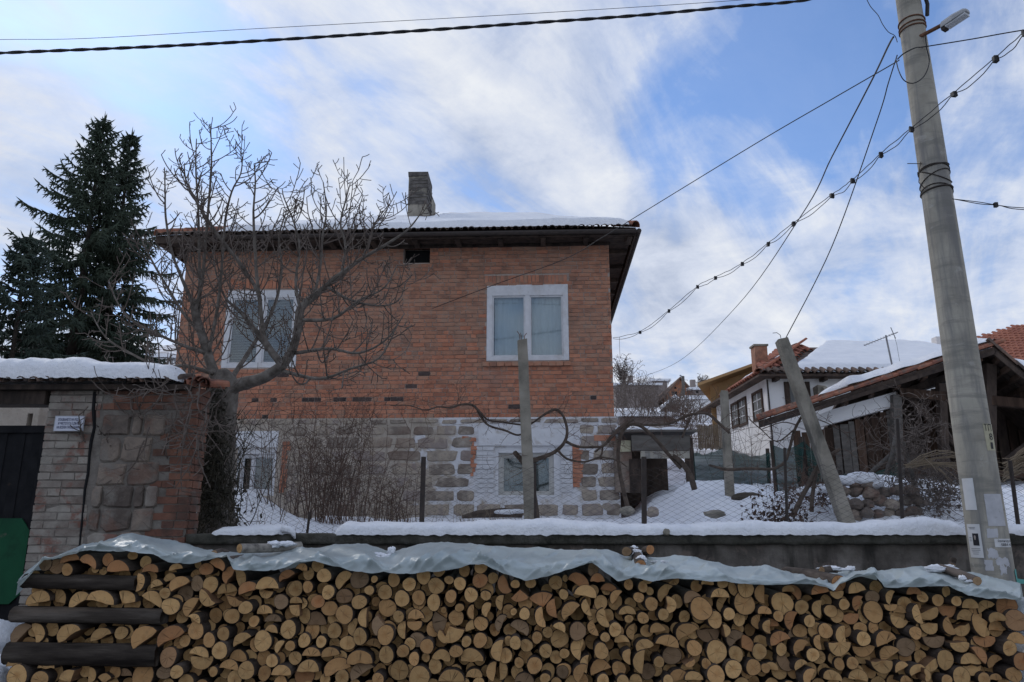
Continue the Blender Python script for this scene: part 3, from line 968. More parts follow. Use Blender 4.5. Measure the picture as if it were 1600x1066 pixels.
# snow lying on the roof
mb = MB()
NU, NV = 110, 34
xs0, xs1 = hl(343, 352, OV)[0], EX1 - 0.07


def snow_on(u, v):
    y = EY0 - 0.05 + (ym - EY0 + 0.25) * (v ** 1.3)
    lo = max(xs0 + 0.25 * nz(v * 4, 3), EX0 + (y - EY0) * 0.92)
    hi = min(xs1, EX1 - max(0, y - EY0) * 0.90)
    if hi < lo + 0.05:
        lo = hi = (lo + hi) / 2
    x = lo + (hi - lo) * u
    edge = min(1, min(u, 1 - u) / 0.03) ** 0.5 * min(1, v / 0.035) ** 0.5
    th = 0.155 + 0.035 * nz(x * 0.8, y * 0.8, 5) + 0.02 * nz(x * 3, y * 3, 1)
    if x > hl(675, 335, -1)[0]:
        th += 0.10 * ss(0.25, 0.5, v) * (0.6 + 0.5 * nz(x * 1.1, 7))
    return (x, y, roofz(x, max(y, EY0)) + max(0.0, th) * edge + 0.04)


mb.grid(snow_on, NU, NV)
part('snow_cover', mb, M['snow'], house, smooth=True, local=True)
# chimney
ca, cb = hl(637, 338, -1.9), hl(665, 338, -1.9)
ct = hl(650, 274, -1.9)
mb = MB()
x0, x1 = ca[0], cb[0]
zt = ct[1]
mb.box(((x0 + x1) / 2, 1.9 + 0.3, (ZE + zt) / 2), (x1 - x0, 0.6, zt - ZE), 0, jit=0.012)
mb.box(((x0 + x1) / 2 + 0.02, 1.9 + 0.92, (ZE + zt - 0.14) / 2), (x1 - x0 - 0.02, 0.62, zt - 0.14 - ZE), 0, jit=0.012)
ch = part('chimney', mb, M['concrete'], house, local=True)
mb = MB()
mb.box(((x0 + x1) / 2, 1.9 + 0.3, zt + 0.02), (x1 - x0 + 0.05, 0.66, 0.09), 0, jit=0.02)
part('chimney_cap', mb, M['chimney_soot'], ch, local=True)
for i in range(8):
    z = zt - 0.10 - i * 0.078
    b_ = MB()
    b_.box(((x0 + x1) / 2 + 0.02 + rng.uniform(-0.008, 0.008), 1.9 + 0.3, z), (x1 - x0 + rng.uniform(0.008, 0.03), 0.615 + rng.uniform(0, 0.02), 0.066), 0, jit=0.013, rng=rng)
    part('chimney_brick_course', b_, M['chimney_soot'], ch, local=True)

# ------------------------------------------------------------------ gate wall on the left
GY = 7.2


def gp(px, py, Y=GY):
    p = P(px, py, Y)
    return p.x, p.z


gx0, gz0 = gp(66, 700)[0], -0.02
gx1 = gp(302, 720)[0]
gtop = gp(180, 612)[1]
gw_ = thing('gate_wall', 'old lime stained brick and stone wall beside the dark gate', 'wall', ((gx0 + gx1) / 2, GY + 0.2, 0))
mb = MB()
mb.b2(gx0 + 0.01, gx1 - 0.02, GY, GY + 0.24, 0, gtop)
part('wall_core', mb, M['wall_mortar'], gw_)
xc = gp(147, 720)[0]         # the crack
xs_ = gp(262, 720)[0]
z = 0.02
r = 0
while z < gtop - 0.03:
    h = 0.075
    x = gx0 - (0.12 if r % 2 else 0)
    xe = xc - 0.02 - 0.0 * r + 0.03 * sin(z * 5)
    while x < xe - 0.02:
        w = 0.24 if rng.random() < 0.85 else 0.12
        a, b = max(x, gx0) + 0.005, min(x + w, xe) - 0.005
        x += w
        if b - a > 0.03 and z > 0.65:
            place('brick', brick_mesh('brick', b - a, h - 0.012, 0.05, 'brick_lime', r % 4), gw_, ((a + b) / 2, GY - 0.008 + rng.uniform(-0.006, 0.006), z + h / 2), (0, rng.uniform(-.01, .01), 0))
    # red brick quoin on the right, in ragged courses
    a = xs_ + (0.03 if r % 2 else -0.12) + rng.uniform(-0.04, 0.04)
    if z > gtop - 0.24:
        a = gp(175, 640)[0] if r % 2 else gp(160, 640)[0]
    while a < gx1 - 0.03 and z > 0.65:
        b = min(a + rng.choice((0.12, 0.245)), gx1)
        place('brick', brick_mesh('brick', b - a - 0.01, h - 0.012, 0.05, 'brick_old', r % 4), gw_, ((a + b) / 2, GY - 0.008 + rng.uniform(-0.008, 0.008), z + h / 2), (0, rng.uniform(-.015, .015), 0))
        a = b
    if z > 0.65:
        mbq = MB()
        mbq.box((gx1 - 0.028, GY + 0.15, z + h / 2), (0.055, 0.20 + 0.03 * (r % 2), h - 0.012), 0, jit=0.005, rng=rng)
        part('brick', mbq, M['brick_old'], gw_)
    z += h
    r += 1
z = 0.62
while z < gtop - 0.25:
    h = rng.uniform(0.19, 0.27)
    x = xc + 0.03
    xe = xs_ - 0.10
    while x < xe - 0.06:
        w = rng.choice((0.1, 0.22, 0.3, 0.36))
        b = min(x + w, xe + rng.uniform(-0.03, 0.06))
        if b - x > 0.07:
            mb = MB()
            slab(mb, x + 0.004, b - 0.002, z + 0.003, min(z + h, gtop - 0.21) + 0.004, GY - 0.022 - rng.uniform(0, 0.012), 0.03, rng)
            part('stone', mb, M['stone_dark'] if rng.random() < 0.85 else M['brick_lime'], gw_)
        x = b
    z += h
mb = MB()      # the open crack
cp = [gp(px, py, GY - 0.012) for px, py in ((148, 612), (146, 640), (147, 668), (142, 690), (139, 712), (137, 740), (132, 765), (130, 790), (127, 820), (124, 850), (122, 880))]
mb.tube([(a, GY - 0.006, b) for a, b in cp], [0.018, 0.02, 0.014, 0.016, 0.012, 0.013, 0.012, 0.01, 0.01, 0.008, 0.006], 5)
part('crack', mb, M['dark_room'], gw_)
# coping: beam, tiles, snow; runs on over the gate
cx0, cx1 = gp(-60, 600)[0], gp(289, 600)[0]
cop = thing('tiled_coping', 'row of old clay tiles over the gate and the wall beside it', 'roof', ((cx0 + cx1) / 2, GY + 0.2, gtop))
mb = MB()
mb.b2(cx0, gp(300, 610)[0], GY - 0.10, GY + 0.5, gtop + 0.005, gtop + 0.055)
mb.b2(cx0, gp(76, 610)[0], GY - 0.04, GY + 0.2, gtop - 0.13, gtop + 0.003)
part('beam', mb, M['wood_dark'], cop)
n = int((cx1 - cx0) / 0.125)
for i in range(n):
    x = cx0 + (i + 0.5) * 0.125
    place('tile', tile_mesh('tile', 'tile_old', 0.42, 0.058), cop, (x, GY - 0.17, gtop + 0.062 + rng.uniform(0, 0.012)), (0.28, 0, -0.28 + rng.uniform(-0.06, 0.06)))
for i in range(5):
    place('tile', tile_mesh('tile', 'tile', 0.42, 0.07), cop, (cx1 - 0.02 + i * 0.06, GY + 0.05 - 0.03 * i, gtop + 0.07 + 0.02 * (i % 2)), (0.1, 0.3, -0.9 + 0.35 * i))


def snow_band(path, w, h, seed, nx=90, ny=10, side=None):
    """a rounded strip of lying snow along a path of (x, y, z)"""
    mbs = MB()
    L = [0]
    for a, b in zip(path, path[1:]):
        L.append(L[-1] + (Vector(b) - Vector(a)).length)
    T = L[-1]
    def fn(u, v):
        s = u * T
        x = interp(list(zip(L, [p[0] for p in path])), s)
        y = interp(list(zip(L, [p[1] for p in path])), s)
        z_ = interp(list(zip(L, [p[2] for p in path])), s)
        e = min(1, min(u, 1 - u) * T / 0.10) ** 0.5
        hh = h * (1 + 0.50 * nz(s * 0.8, seed) + 0.22 * nz(s * 3.1, seed, 2) + 0.08 * nz(s * 11, seed, 4)) * e
        ww = w * (1 + 0.16 * nz(s * 1.9, seed, 5) + 0.09 * nz(s * 6, seed, 9) + 0.05 * nz(s * 19, seed, 3)) * (0.6 + 0.4 * e)
        t = v * pi
        prof = sin(t) ** 0.55
        return (x, y - ww * cos(t), z_ + hh * prof + 0.012 * nz(x * 8, v * 6, seed) + (0.012 * nz(x * 17, v * 3, seed + 3) if v < 0.2 else 0))
    mbs.grid(fn, nx, ny)
    return mbs


solo('coping_snow', snow_band([(cx0, GY + 0.12, gtop + 0.10), (cx1 - 0.05, GY + 0.12, gtop + 0.10)], 0.32, 0.23, 3, 120, 14), M['snow'], 'thick smooth snow lying on the tiled coping at left', 'snow', True)
# sign
sg = rect_ = None
ax, az = gp(84, 674, GY - 0.05)
bx, bz = gp(133, 650, GY - 0.05)
sign = thing('notice_plate', 'small white enamel notice plate with blue writing on the gate wall', 'sign', ((ax + bx) / 2, GY - 0.05, (az + bz) / 2), 0)
mb = MB()
mb.b2(ax, bx, GY - 0.06, GY - 0.045, az, bz)
part('plate', mb, M['sign_white'], sign)
mb = MB()
t = 0.004
mb.b2(ax, bx, GY - 0.063, GY - 0.0605, bz - t, bz)
mb.b2(ax, bx, GY - 0.063, GY - 0.0605, az, az + t)
mb.b2(ax, ax + t, GY - 0.063, GY - 0.0605, az + t, bz - t)
mb.b2(bx - t, bx, GY - 0.063, GY - 0.0605, az + t, bz - t)
part('plate_border', mb, M['lamp_grey'], sign)
M['blue_print'] = mat('blue_print', [(0.04, 0.05, 0.12)], 1, 0.6)


def lettering(body, loc, size, width, m, parent, rot=(pi / 2, 0, 0), name='lettering', bold=0.0):
    cu = bpy.data.curves.new(name, 'FONT')
    cu.body = body
    cu.size = size
    cu.align_x = 'CENTER'
    cu.align_y = 'CENTER'
    cu.offset = bold
    cu.resolution_u = 2
    cu.materials.append(m)
    tmp = bpy.data.objects.new(name, cu)
    COL.objects.link(tmp)
    bpy.context.view_layer.update()
    dg = bpy.context.evaluated_depsgraph_get()
    me = bpy.data.meshes.new_from_object(tmp.evaluated_get(dg))
    bpy.data.objects.remove(tmp)
    wd = max(v.co.x for v in me.vertices) - min(v.co.x for v in me.vertices)
    k = width / wd
    for v in me.vertices:
        v.co.x *= k
    o = place(name, me, parent, loc, rot)
    return o


sw = bx - ax
for i, (tx, wf) in enumerate((('ОПАЗВАНЕТО НА РЕДА', .74), ('И ЧИСТОТАТА Е ДЪЛГ', .70), ('НА ВСЕКИ ГРАЖДАНИН', .76))):
    lettering(tx, ((ax + bx) / 2 - 0.004, GY - 0.0625, bz - (bz - az) * (0.26 + 0.25 * i)), 0.034, sw * wf, M['blue_print'], sign, bold=0.0006)

# gate
gt = thing('metal_gate', 'dark metal yard gate with a green lower panel', 'gate', (gp(30, 900)[0], GY + 0.1, 0))
x_l, x_r = gp(-60, 800)[0], gp(64, 760)[0]
ztop = gp(30, 664)[1]
mb = MB()
mb.b2(x_r, x_r + 0.075, GY + 0.02, GY + 0.12, 0, gtop - 0.135)
part('gate_post', mb, M['gate_paint'], gt)
mb = MB()
mb.b2(x_l, x_r - 0.02, GY + 0.05, GY + 0.09, ztop - 0.07, ztop)
mb.b2(x_r - 0.10, x_r - 0.02, GY + 0.05, GY + 0.09, 0.1, ztop - 0.07)
mb.b2(x_l, x_r - 0.10, GY + 0.055, GY + 0.085, 1.42, 1.49)
part('gate_frame', mb, M['gate_paint'], gt)
nb = 7
for i in range(nb):
    a = x_l + (x_r - 0.1 - x_l) * i / nb
    b = x_l + (x_r - 0.1 - x_l) * (i + 1) / nb
    mb = MB()
    mb.b2(a - 0.006, b + 0.006, GY + 0.07 + 0.009 * (i % 2), GY + 0.078 + 0.009 * (i % 2), 0.12, ztop - 0.07)
    part('gate_board', mb, M['gate_paint'], gt)
q0, q1 = gp(-60, 940), gp(44, 810)
x2, z2 = q1
mb = MB()
y0, y1 = GY + 0.045, GY + 0.058
zl = gp(30, 945)[1]
oc = [(x_l, zl), (x2 - 0.09, zl), (x2, zl + 0.09), (x2, z2 - 0.11), (x2 - 0.09, z2), (x_l, z2)]
n = len(oc)
mb.add([(a, y0, b) for a, b in oc] + [(a, y1, b) for a, b in oc], [tuple(range(n)), tuple(range(2 * n - 1, n - 1, -1))] + [(i, (i + 1) % n, n + (i + 1) % n, n + i) for i in range(n)])
part('green_panel', mb, M['green_paint'], gt)
# outbuilding seen over the gate
ob = thing('outbuilding', 'pale plastered outbuilding behind the dark gate with a small dark opening', 'building', (-7.4, 9.6, 0))
mb = MB()
hx0, hz0 = gp(41, 662, 9.5)
hx1, hz1 = gp(52, 646, 9.5)
holes_wall(mb, -12, gp(62, 640, 9.5)[0], 0, 3.6, [[hx0, hx1, hz0 - 0.6, hz1]], 9.5, 9.8)
part('wall', mb, M['base_mortar'], ob)
mb = MB()
mb.b2(hx0, hx1, 9.72, 9.75, hz0 - 0.6, hz1)
part('opening', mb, M['dark_room'], ob)

# ------------------------------------------------------------------ retaining wall, snow and fence
rx0_, rx1_ = gx1 - 0.0, 11.0
RY = 7.22
rtop = P(800, 834, RY).z
rw = thing('retaining_wall', 'low dark stained concrete retaining wall with a projecting mossy cap', 'wall', (3.5, RY + 0.15, 0))
mb = MB()
mb.b2(rx0_, rx1_, RY + 0.06, RY + 0.32, 0, rtop - 0.10)
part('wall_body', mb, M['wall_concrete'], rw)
mb = MB()
NXC = 160
def capf(u, v):
    x = rx0_ + (rx1_ - rx0_) * u
    prof = [(0.02, -0.10), (0.0, -0.095), (-0.005, -0.05), (0.0, -0.005), (0.02, 0.0), (0.38, 0.0)]
    i = min(4, int(v * 5))
    a, b = prof[i], prof[i + 1]
    f = v * 5 - i
    y, zz = a[0] + (b[0] - a[0]) * f, a[1] + (b[1] - a[1]) * f
    return (x, RY + y + 0.012 * nz(x * 4, zz * 20), rtop + zz + 0.012 * nz(x * 5, zz * 9, 3))
mb.grid(capf, 220, 10)
mb.b2(rx0_, rx1_, RY + 0.03, RY + 0.36, rtop - 0.099, rtop - 0.012)
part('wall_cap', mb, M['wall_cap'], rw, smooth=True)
for (xa, xb, hh, sd) in ((P(327, 830, RY).x, P(448, 832, RY).x, 0.075, 1), (P(520, 832, RY).x, P(1516, 835, RY).x, 0.125, 2), (P(1580, 835, RY).x, 10.9, 0.10, 4)):
    pth = [(xa + (xb - xa) * i / 24, RY + 0.16, rtop - 0.012) for i in range(25)]
    lab = {1: 'short snow strip on the wall cap under the bare tree', 2: 'long snow strip on the wall cap below the fence', 4: 'snow on the wall cap right of the utility pole'}[sd]
    solo('wall_snow', snow_band(pth, 0.19, hh, sd, int((xb - xa) * 55), 16), M['snow'], lab, 'snow', True)
mb = MB()
pt = [P(px, py, RY - 0.03) for px, py in ((440, 826), (452, 828), (458, 833), (461, 842))]
mb.tube(pt, [0.035, 0.035, 0.026, 0.008], 7)
solo('snow_clump', mb, M['snow'], 'small snow drip hanging over the wall cap edge', 'snow', True)
mb = MB()
bumpy(mb, P(1041, 832, RY - 0.03), 0.034, 4, 0.3)
solo('stone', mb, M['concrete'], 'single dark stone stuck in the snow on the wall cap', 'stone', True)

FY = 7.62
fence = thing('chain_link_fence', 'rusty chain link fence on thin iron posts above the wall', 'fence', (3.0, FY, rtop))
posts = [((475, 868), (484, 800), .013), ((659, 815), (662, 714), .024), ((836, 820), (836, 725), .013), ((1006, 818), (1006, 714), .024), ((1229, 815), (1226, 700), .015), ((1409, 815), (1402, 655), .018), ((1590, 815), (1578, 720), .020)]
for (b0, t0, r) in posts:
    a, b = P(*b0, FY), P(*t0, FY)
    a.z -= 0.12
    mb = MB()
    if r > 0.02:
        mb.beam(a, b, r * 1.9, r * 1.9)
    else:
        mb.tube([a, (a + b) / 2, b], r, 7)
    part('post', mb, M['iron'], fence)
mb = MB()
fx0, fx1 = P(375, 800, FY).x, 8.2
CW = 0.052
nz_ = int((fx1 - fx0) / CW)
zb_ = rtop + 0.0


def ftop(x):
    return interp([(fx0, P(375, 740, FY).z), (P(480, 730, FY).x, P(480, 733, FY).z), (P(660, 727, FY).x, P(660, 727, FY).z), (P(1006, 727, FY).x, P(1006, 727, FY).z), (P(1228, 712, FY).x, P(1228, 722, FY).z), (8.3, P(1500, 735, FY).z)], x)


for i in range(nz_):
    x = fx0 + i * CW
    zt_ = ftop(x)
    k = int((zt_ - zb_) / (CW * 0.5))
    pts = []
    for j in range(k + 1):
        zz = zb_ + j * CW * 0.5
        xx = x + (CW * 0.5 if (i + j) % 2 else -CW * 0.5)
        s = 0.012 * nz(x * 2.1, zz * 2.1, 7)
        pts.append((xx + s, FY + 0.02 + 0.03 * nz(x * 1.1, zz * 1.4) + (0.004 if j % 2 else -0.004), zz + 0.02 * nz(x * 1.3, 3)))
    if len(pts) > 2:
        mb.tube(pts, 0.0024, 3, caps=False)
part('wire_mesh', mb, M['wire'], fence, kind='stuff')
# ------------------------------------------------------------------ trees
def px_r(r, p):
    return r / F * ((p - EYE).dot(Vector((0, cos(PITCH), sin(PITCH)))))


def smooth_path(pts, k=3):
    """Catmull-Rom through points with a radius each"""
    out = []
    n = len(pts)
    for i in range(n - 1):
        p0, p1, p2, p3 = pts[max(i - 1, 0)], pts[i], pts[i + 1], pts[min(i + 2, n - 1)]
        for j in range(k):
            t = j / k
            v = 0.5 * ((2 * p1[0]) + (p2[0] - p0[0]) * t + (2 * p0[0] - 5 * p1[0] + 4 * p2[0] - p3[0]) * t * t + (3 * p1[0] - p0[0] - 3 * p2[0] + p3[0]) * t ** 3)
            out.append((v, p1[1] + (p2[1] - p1[1]) * t))
    out.append(pts[-1])
    return out


def shoot(mb, p, d, L, r, rg, curve=0.5, n=7, sub=0, sides=4, wig=0.10, r1=0.0035):
    """a twig that bends upward as it grows, with side shoots"""
    pts, p = [p.copy()], p.copy()
    d = d.normalized()
    st = L / n
    for i in range(n):
        d = (d + Vector((0, 0, curve * st * 2.2)) + Vector((rg.gauss(0, wig), rg.gauss(0, wig), rg.gauss(0, wig)))).normalized()
        p = p + d * st
        pts.append(p.copy())
        if sub and i > 0 and rg.random() < 0.62:
            sd = d.orthogonal()
            sd.rotate(Matrix.Rotation(rg.uniform(0, 2 * pi), 3, d))
            shoot(mb, p, (d * 0.7 + sd).normalized(), L * rg.uniform(0.22, 0.5) * (1 - 0.4 * i / n), max(r1, r * 0.55), rg, curve * 1.3, 5, sub - 1, 3, wig, r1)
    mb.tube(pts, [lerp(r, r1, i / n) for i in range(n + 1)], sides, caps=True)
    return pts


def limb(mb, spec, kr=1.0, k=4, n=7):
    """spec: (px, py, Y, radius in px)"""
    pts = []
    for (px, py, Y, r) in spec:
        p = P(px, py, Y)
        pts.append((p, px_r(r, p) * kr))
    pts = smooth_path(pts, k)
    mb.tube([p for p, _ in pts], [r for _, r in pts], n, rough=0.18)
    return pts


rg = random.Random(11)
fig = thing('bare_fig_tree', 'large bare spreading fig tree with many upturned twigs in front of the house', 'tree', P(350, 800, 8.3))
tr = MB()
tw = MB()
trunk_limbs = [
    [(347, 835, 8.3, 30), (345, 760, 8.3, 25), (349, 690, 8.3, 23), (351, 640, 8.3, 23), (352, 603, 8.25, 25), (345, 580, 8.25, 12)],
    [(320, 835, 8.2, 17), (322, 740, 8.2, 14), (328, 660, 8.2, 14), (335, 610, 8.25, 13)],
]
main = [
    [(352, 612, 8.25, 22), (378, 600, 8.2, 19), (408, 592, 8.1, 16), (438, 573, 8.0, 14.5), (458, 545, 7.95, 12), (466, 510, 7.9, 11.5), (470, 482, 7.9, 11), (490, 464, 7.9, 9.5), (511, 446, 7.85, 8), (533, 428, 7.8, 6.5), (566, 404, 7.8, 5), (602, 383, 7.75, 3.8), (636, 360, 7.7, 2.6), (655, 337, 7.7, 1.5)],
    [(440, 570, 8.0, 12), (424, 549, 8.05, 10), (408, 527, 8.1, 8.5), (392, 508, 8.15, 6.5), (376, 488, 8.2, 4.5), (352, 465, 8.2, 3.2), (338, 428, 8.25, 2.4), (332, 390, 8.3, 1.5)],
    [(418, 548, 8.05, 7), (410, 510, 8.0, 6), (406, 470, 8.0, 5.6), (401, 430, 7.9, 5), (398, 380, 7.9, 4.4), (396, 330, 7.85, 3.2), (399, 285, 7.85, 2.3), (397, 256, 7.85, 1.6)],
    [(407, 470, 8.0, 5.5), (398, 447, 8.05, 5.4), (372, 408, 8.1, 5.2), (342, 370, 8.15, 4.8), (322, 340, 8.2, 4.2), (303, 308, 8.2, 3.3), (290, 280, 8.2, 2.5), (288, 258, 8.2, 1.6)],
    [(345, 610, 8.25, 16), (330, 570, 8.3, 14), (318, 530, 8.35, 13), (306, 495, 8.4, 11), (302, 468, 8.4, 9)],
    [(304, 490, 8.4, 6), (316, 440, 8.3, 5), (321, 380, 8.2, 4), (326, 320, 8.1, 3.6), (330, 265, 8.0, 3), (330, 225, 8.0, 2), (329, 197, 8.0, 1.3)],
    [(310, 505, 8.4, 5.5), (312, 450, 8.5, 4.5), (311, 390, 8.5, 3.8), (310, 330, 8.5, 3.2), (306, 265, 8.5, 2.4), (307, 217, 8.5, 1.4)],
    [(325, 555, 8.3, 6), (340, 480, 8.2, 4.6), (347, 410, 8.1, 4), (352, 345, 8.0, 3.4), (362, 300, 7.9, 2.6), (376, 272, 7.9, 2), (379, 245, 7.9, 1.4)],
    [(304, 480, 8.4, 6), (284, 435, 8.5, 4.6), (268, 392, 8.6, 3.8), (259, 340, 8.6, 3), (258, 300, 8.6, 2.2), (257, 262, 8.6, 1.4)],
    [(312, 520, 8.35, 6), (284, 486, 8.3, 4.6), (256, 440, 8.2, 3.8), (236, 405, 8.1, 2.8), (220, 372, 8.1, 1.6)],
    [(322, 552, 8.3, 6.5), (286, 540, 8.1, 4.8), (246, 522, 8.0, 3.8), (205, 500, 7.9, 3), (182, 470, 7.8, 2.2), (170, 438, 7.8, 1.4)],
    [(335, 585, 8.25, 6.5), (292, 572, 8.0, 4.8), (250, 573, 7.85, 3.8), (204, 552, 7.7, 3), (165, 527, 7.6, 2.2), (142, 488, 7.6, 1.4)],
    [(338, 600, 8.2, 6.5), (300, 606, 8.0, 4.6), (262, 620, 7.8, 3.6), (222, 610, 7.6, 2.8), (205, 588, 7.6, 2)],
    [(332, 610, 8.2, 5), (295, 640, 7.8, 3.8), (262, 665, 7.6, 3.2), (226, 688, 7.5, 2.8), (182, 718, 7.4, 2.5), (150, 706, 7.35, 2), (131, 682, 7.3, 1.5)],
    [(335, 625, 8.1, 5), (300, 680, 7.7, 3.6), (268, 735, 7.45, 2.9), (225, 748, 7.35, 2.6), (180, 722, 7.3, 2.2), (160, 690, 7.3, 1.7), (155, 676, 7.3, 1.3)],
    [(470, 500, 7.9, 6), (520, 498, 7.7, 4.5), (560, 470, 7.6, 3.4), (600, 450, 7.5, 2.4), (620, 415, 7.5, 1.5)],
    [(462, 552, 7.95, 6), (515, 545, 7.7, 4.4), (560, 552, 7.5, 3.4), (604, 530, 7.4, 2.6), (632, 490, 7.4, 1.5)],
    [(442, 580, 8.0, 6), (500, 592, 7.7, 4.4), (548, 576, 7.5, 3.4), (592, 560, 7.4, 2.6), (616, 520, 7.4, 1.6)],
    [(511, 448, 7.85, 5), (545, 468, 7.7, 3.8), (590, 478, 7.6, 2.8), (622, 470, 7.6, 2), (635, 440, 7.6, 1.2)],
    [(490, 465, 7.9, 5), (500, 420, 8.0, 4), (504, 370, 8.0, 3.2), (510, 330, 8.0, 2.2), (505, 285, 8.0, 1.4)],
    [(533, 430, 7.8, 4.6), (540, 385, 7.9, 3.6), (532, 350, 7.9, 2.8), (541, 310, 7.9, 2), (547, 288, 7.9, 1.3)],
    [(470, 490, 7.9, 5), (462, 440, 8.1, 4), (468, 390, 8.1, 3.2), (460, 350, 8.1, 2.4), (444, 310, 8.1, 1.7), (441, 295, 8.1, 1.2)],
    [(566, 404, 7.8, 3.5), (580, 372, 7.8, 2.8), (585, 350, 7.8, 2), (606, 322, 7.8, 1.2)],
    [(352, 605, 8.2, 9), (392, 545, 8.6, 6), (428, 480, 8.8, 4.6), (440, 420, 8.9, 3.6), (436, 370, 8.9, 2.6), (448, 330, 8.9, 1.5)],
]
for L in trunk_limbs:
    limb(tr, L, 0.78, n=11)
allp = []
for L in main:
    pts = limb(tr, L, 0.55 if L[0][3] < 20 else 0.58, n=8)
    allp.append(pts)
for pts in allp:
    n = len(pts)
    for i, (p, r) in enumerate(pts):
        f = i / n
        if i < 2 or r > 0.06:
            continue
        m = 1 if r > 0.03 else (1 if rg.random() < 0.85 else 0)
        if r < 0.02 and rg.random() < 0.25:
            m = 2
        for _ in range(m):
            d = (pts[min(i + 1, n - 1)][0] - pts[i - 1][0]).normalized()
            sd = d.orthogonal()
            sd.rotate(Matrix.Rotation(rg.uniform(0, 2 * pi), 3, d))
            L = rg.uniform(0.22, 0.75) * (1.1 - 0.55 * f)
            shoot(tw, p, (d * rg.uniform(0.3, 0.9) + sd), L, min(r * 0.7, rg.uniform(0.006, 0.011)), rg, rg.uniform(0.9, 2.0), 7, 1 if L < 0.55 else 2, 4, 0.075, 0.0048)
# pale shoots hanging in front of the gate wall
for (px, py) in ((205, 640), (222, 650), (245, 640), (262, 660), (282, 650), (298, 640), (318, 660), (330, 680), (236, 700), (286, 700), (215, 655), (305, 700), (340, 660), (275, 620)):
    p = P(px + rg.uniform(-8, 8), py - 30, rg.uniform(7.15, 7.7))
    if p.y < 7.35:
        p.y = 7.05
    shoot(tw, p, Vector((rg.uniform(-0.5, 0.5), rg.uniform(-0.2, 0.05), -1)), rg.uniform(0.3, 0.75), 0.008, rg, 0.35, 8, 1, 4, 0.16, 0.0045)
for i in range(26):
    px, py = rg.uniform(225, 335), rg.uniform(590, 690)
    p = P(px, py, rg.uniform(6.85, 7.05))
    shoot(tw, p, Vector((rg.uniform(-1, 0.3), rg.uniform(-0.1, 0.1), rg.uniform(-0.9, 0.1))), rg.uniform(0.3, 0.8), 0.007, rg, rg.uniform(0.2, 1.0), 9, 1, 4, 0.12, 0.004)
part('trunk', tr, M['bark_tree'], fig, smooth=True)
part('twigs', tw, M['twig'], fig, kind='stuff')
# withered ivy wrapped about the foot of the tree
iv = MB()
for i in range(2300):
    t = rg.random()
    py = 600 + 225 * t
    w = 24 + 26 * ss(0.45, 1.0, t) + 6 * sin(py * 0.05)
    px = 330 + rg.gauss(0, 0.5) * w + 8 * ss(.5, 1, t)
    if py > 815 and px > 385:
        continue
    p = P(px, py, 8.3 + rg.uniform(-0.62, 0.2) * (0.55 + 0.45 * t))
    s = rg.uniform(0.012, 0.036)
    a = Vector((rg.gauss(0, 1), rg.gauss(0, 1), rg.gauss(0, 1))).normalized() * s
    b = Vector((rg.gauss(0, 1), rg.gauss(0, 1), rg.gauss(0, 1))).normalized() * s
    iv.add([p - a, p + b * 0.7, p + a, p - b * 0.7], [(0, 1, 2, 3)])
for i in range(130):
    px = 334 + rg.gauss(0, 22)
    p = P(px, rg.uniform(700, 830), 7.95 + rg.uniform(-0.1, 0.4))
    shoot(iv, p, Vector((rg.uniform(-0.4, 0.4), rg.uniform(-0.3, 0.1), rg.choice((-1, 1)))), rg.uniform(0.3, 0.8), 0.007, rg, 0.1, 7, 1, 3, 0.2)
solo('withered_ivy', iv, M['ivy'], 'dark withered ivy clump at the foot of the bare tree', 'ivy', kind='stuff')


def thicket(name, label, spots, hgt, count, m, seed, spread=0.45, sub=2, lean=0.22, r=0.006):
    rgx = random.Random(seed)
    mb = MB()
    for i in range(count):
        px, Y = rgx.choice(spots)
        x = P(px, 790, Y).x + rgx.gauss(0, spread)
        y = Y + rgx.gauss(0, 0.25)
        z = ground(x, y) - 0.05
        h = hgt * rgx.uniform(0.45, 1.08)
        shoot(mb, Vector((x, y, z)), Vector((rgx.gauss(0, lean), rgx.gauss(0, lean * 0.6), 1)), h, r * rgx.uniform(0.6, 1.4), rgx, 0.15, 9, sub, 3, 0.09, 0.0022)
    return solo(name, mb, m, label, 'shrub')


thicket('bare_shrub', 'dense thicket of thin brown stems in front of the stone base', [(470, 10.4), (505, 10.6), (525, 10.7), (545, 10.5), (500, 10.2)], 1.75, 95, M['twig_red'], 21, 0.26)
thicket('bare_shrub', 'smaller brown shrub between the thicket and the fence post', [(600, 11.2), (622, 11.3)], 0.85, 34, M['twig_red'], 22, 0.16, 2)
thicket('bare_shrub', 'sparse dry stems rising beside the left ground floor window', [(425, 9.6), (445, 9.8), (400, 9.4)], 1.5, 16, M['twig'], 23, 0.18, 1)
mb = MB()
for i in range(150):
    x = P(rg.choice((450, 480, 560, 600, 700, 760, 800)), 800, 9.6).x + rg.gauss(0, 0.25)
    y = rg.uniform(8.4, 11.5)
    z = ground(x, y) - 0.02
    shoot(mb, Vector((x, y, z)), Vector((rg.gauss(0, .35), rg.gauss(0, .3), 1)), rg.uniform(0.15, 0.5), 0.003, rg, -0.6, 5, 0, 3, 0.1, 0.0015)
solo('dry_grass', mb, M['straw'], 'thin dry grass stalks sticking out of the snow', None, kind='stuff')


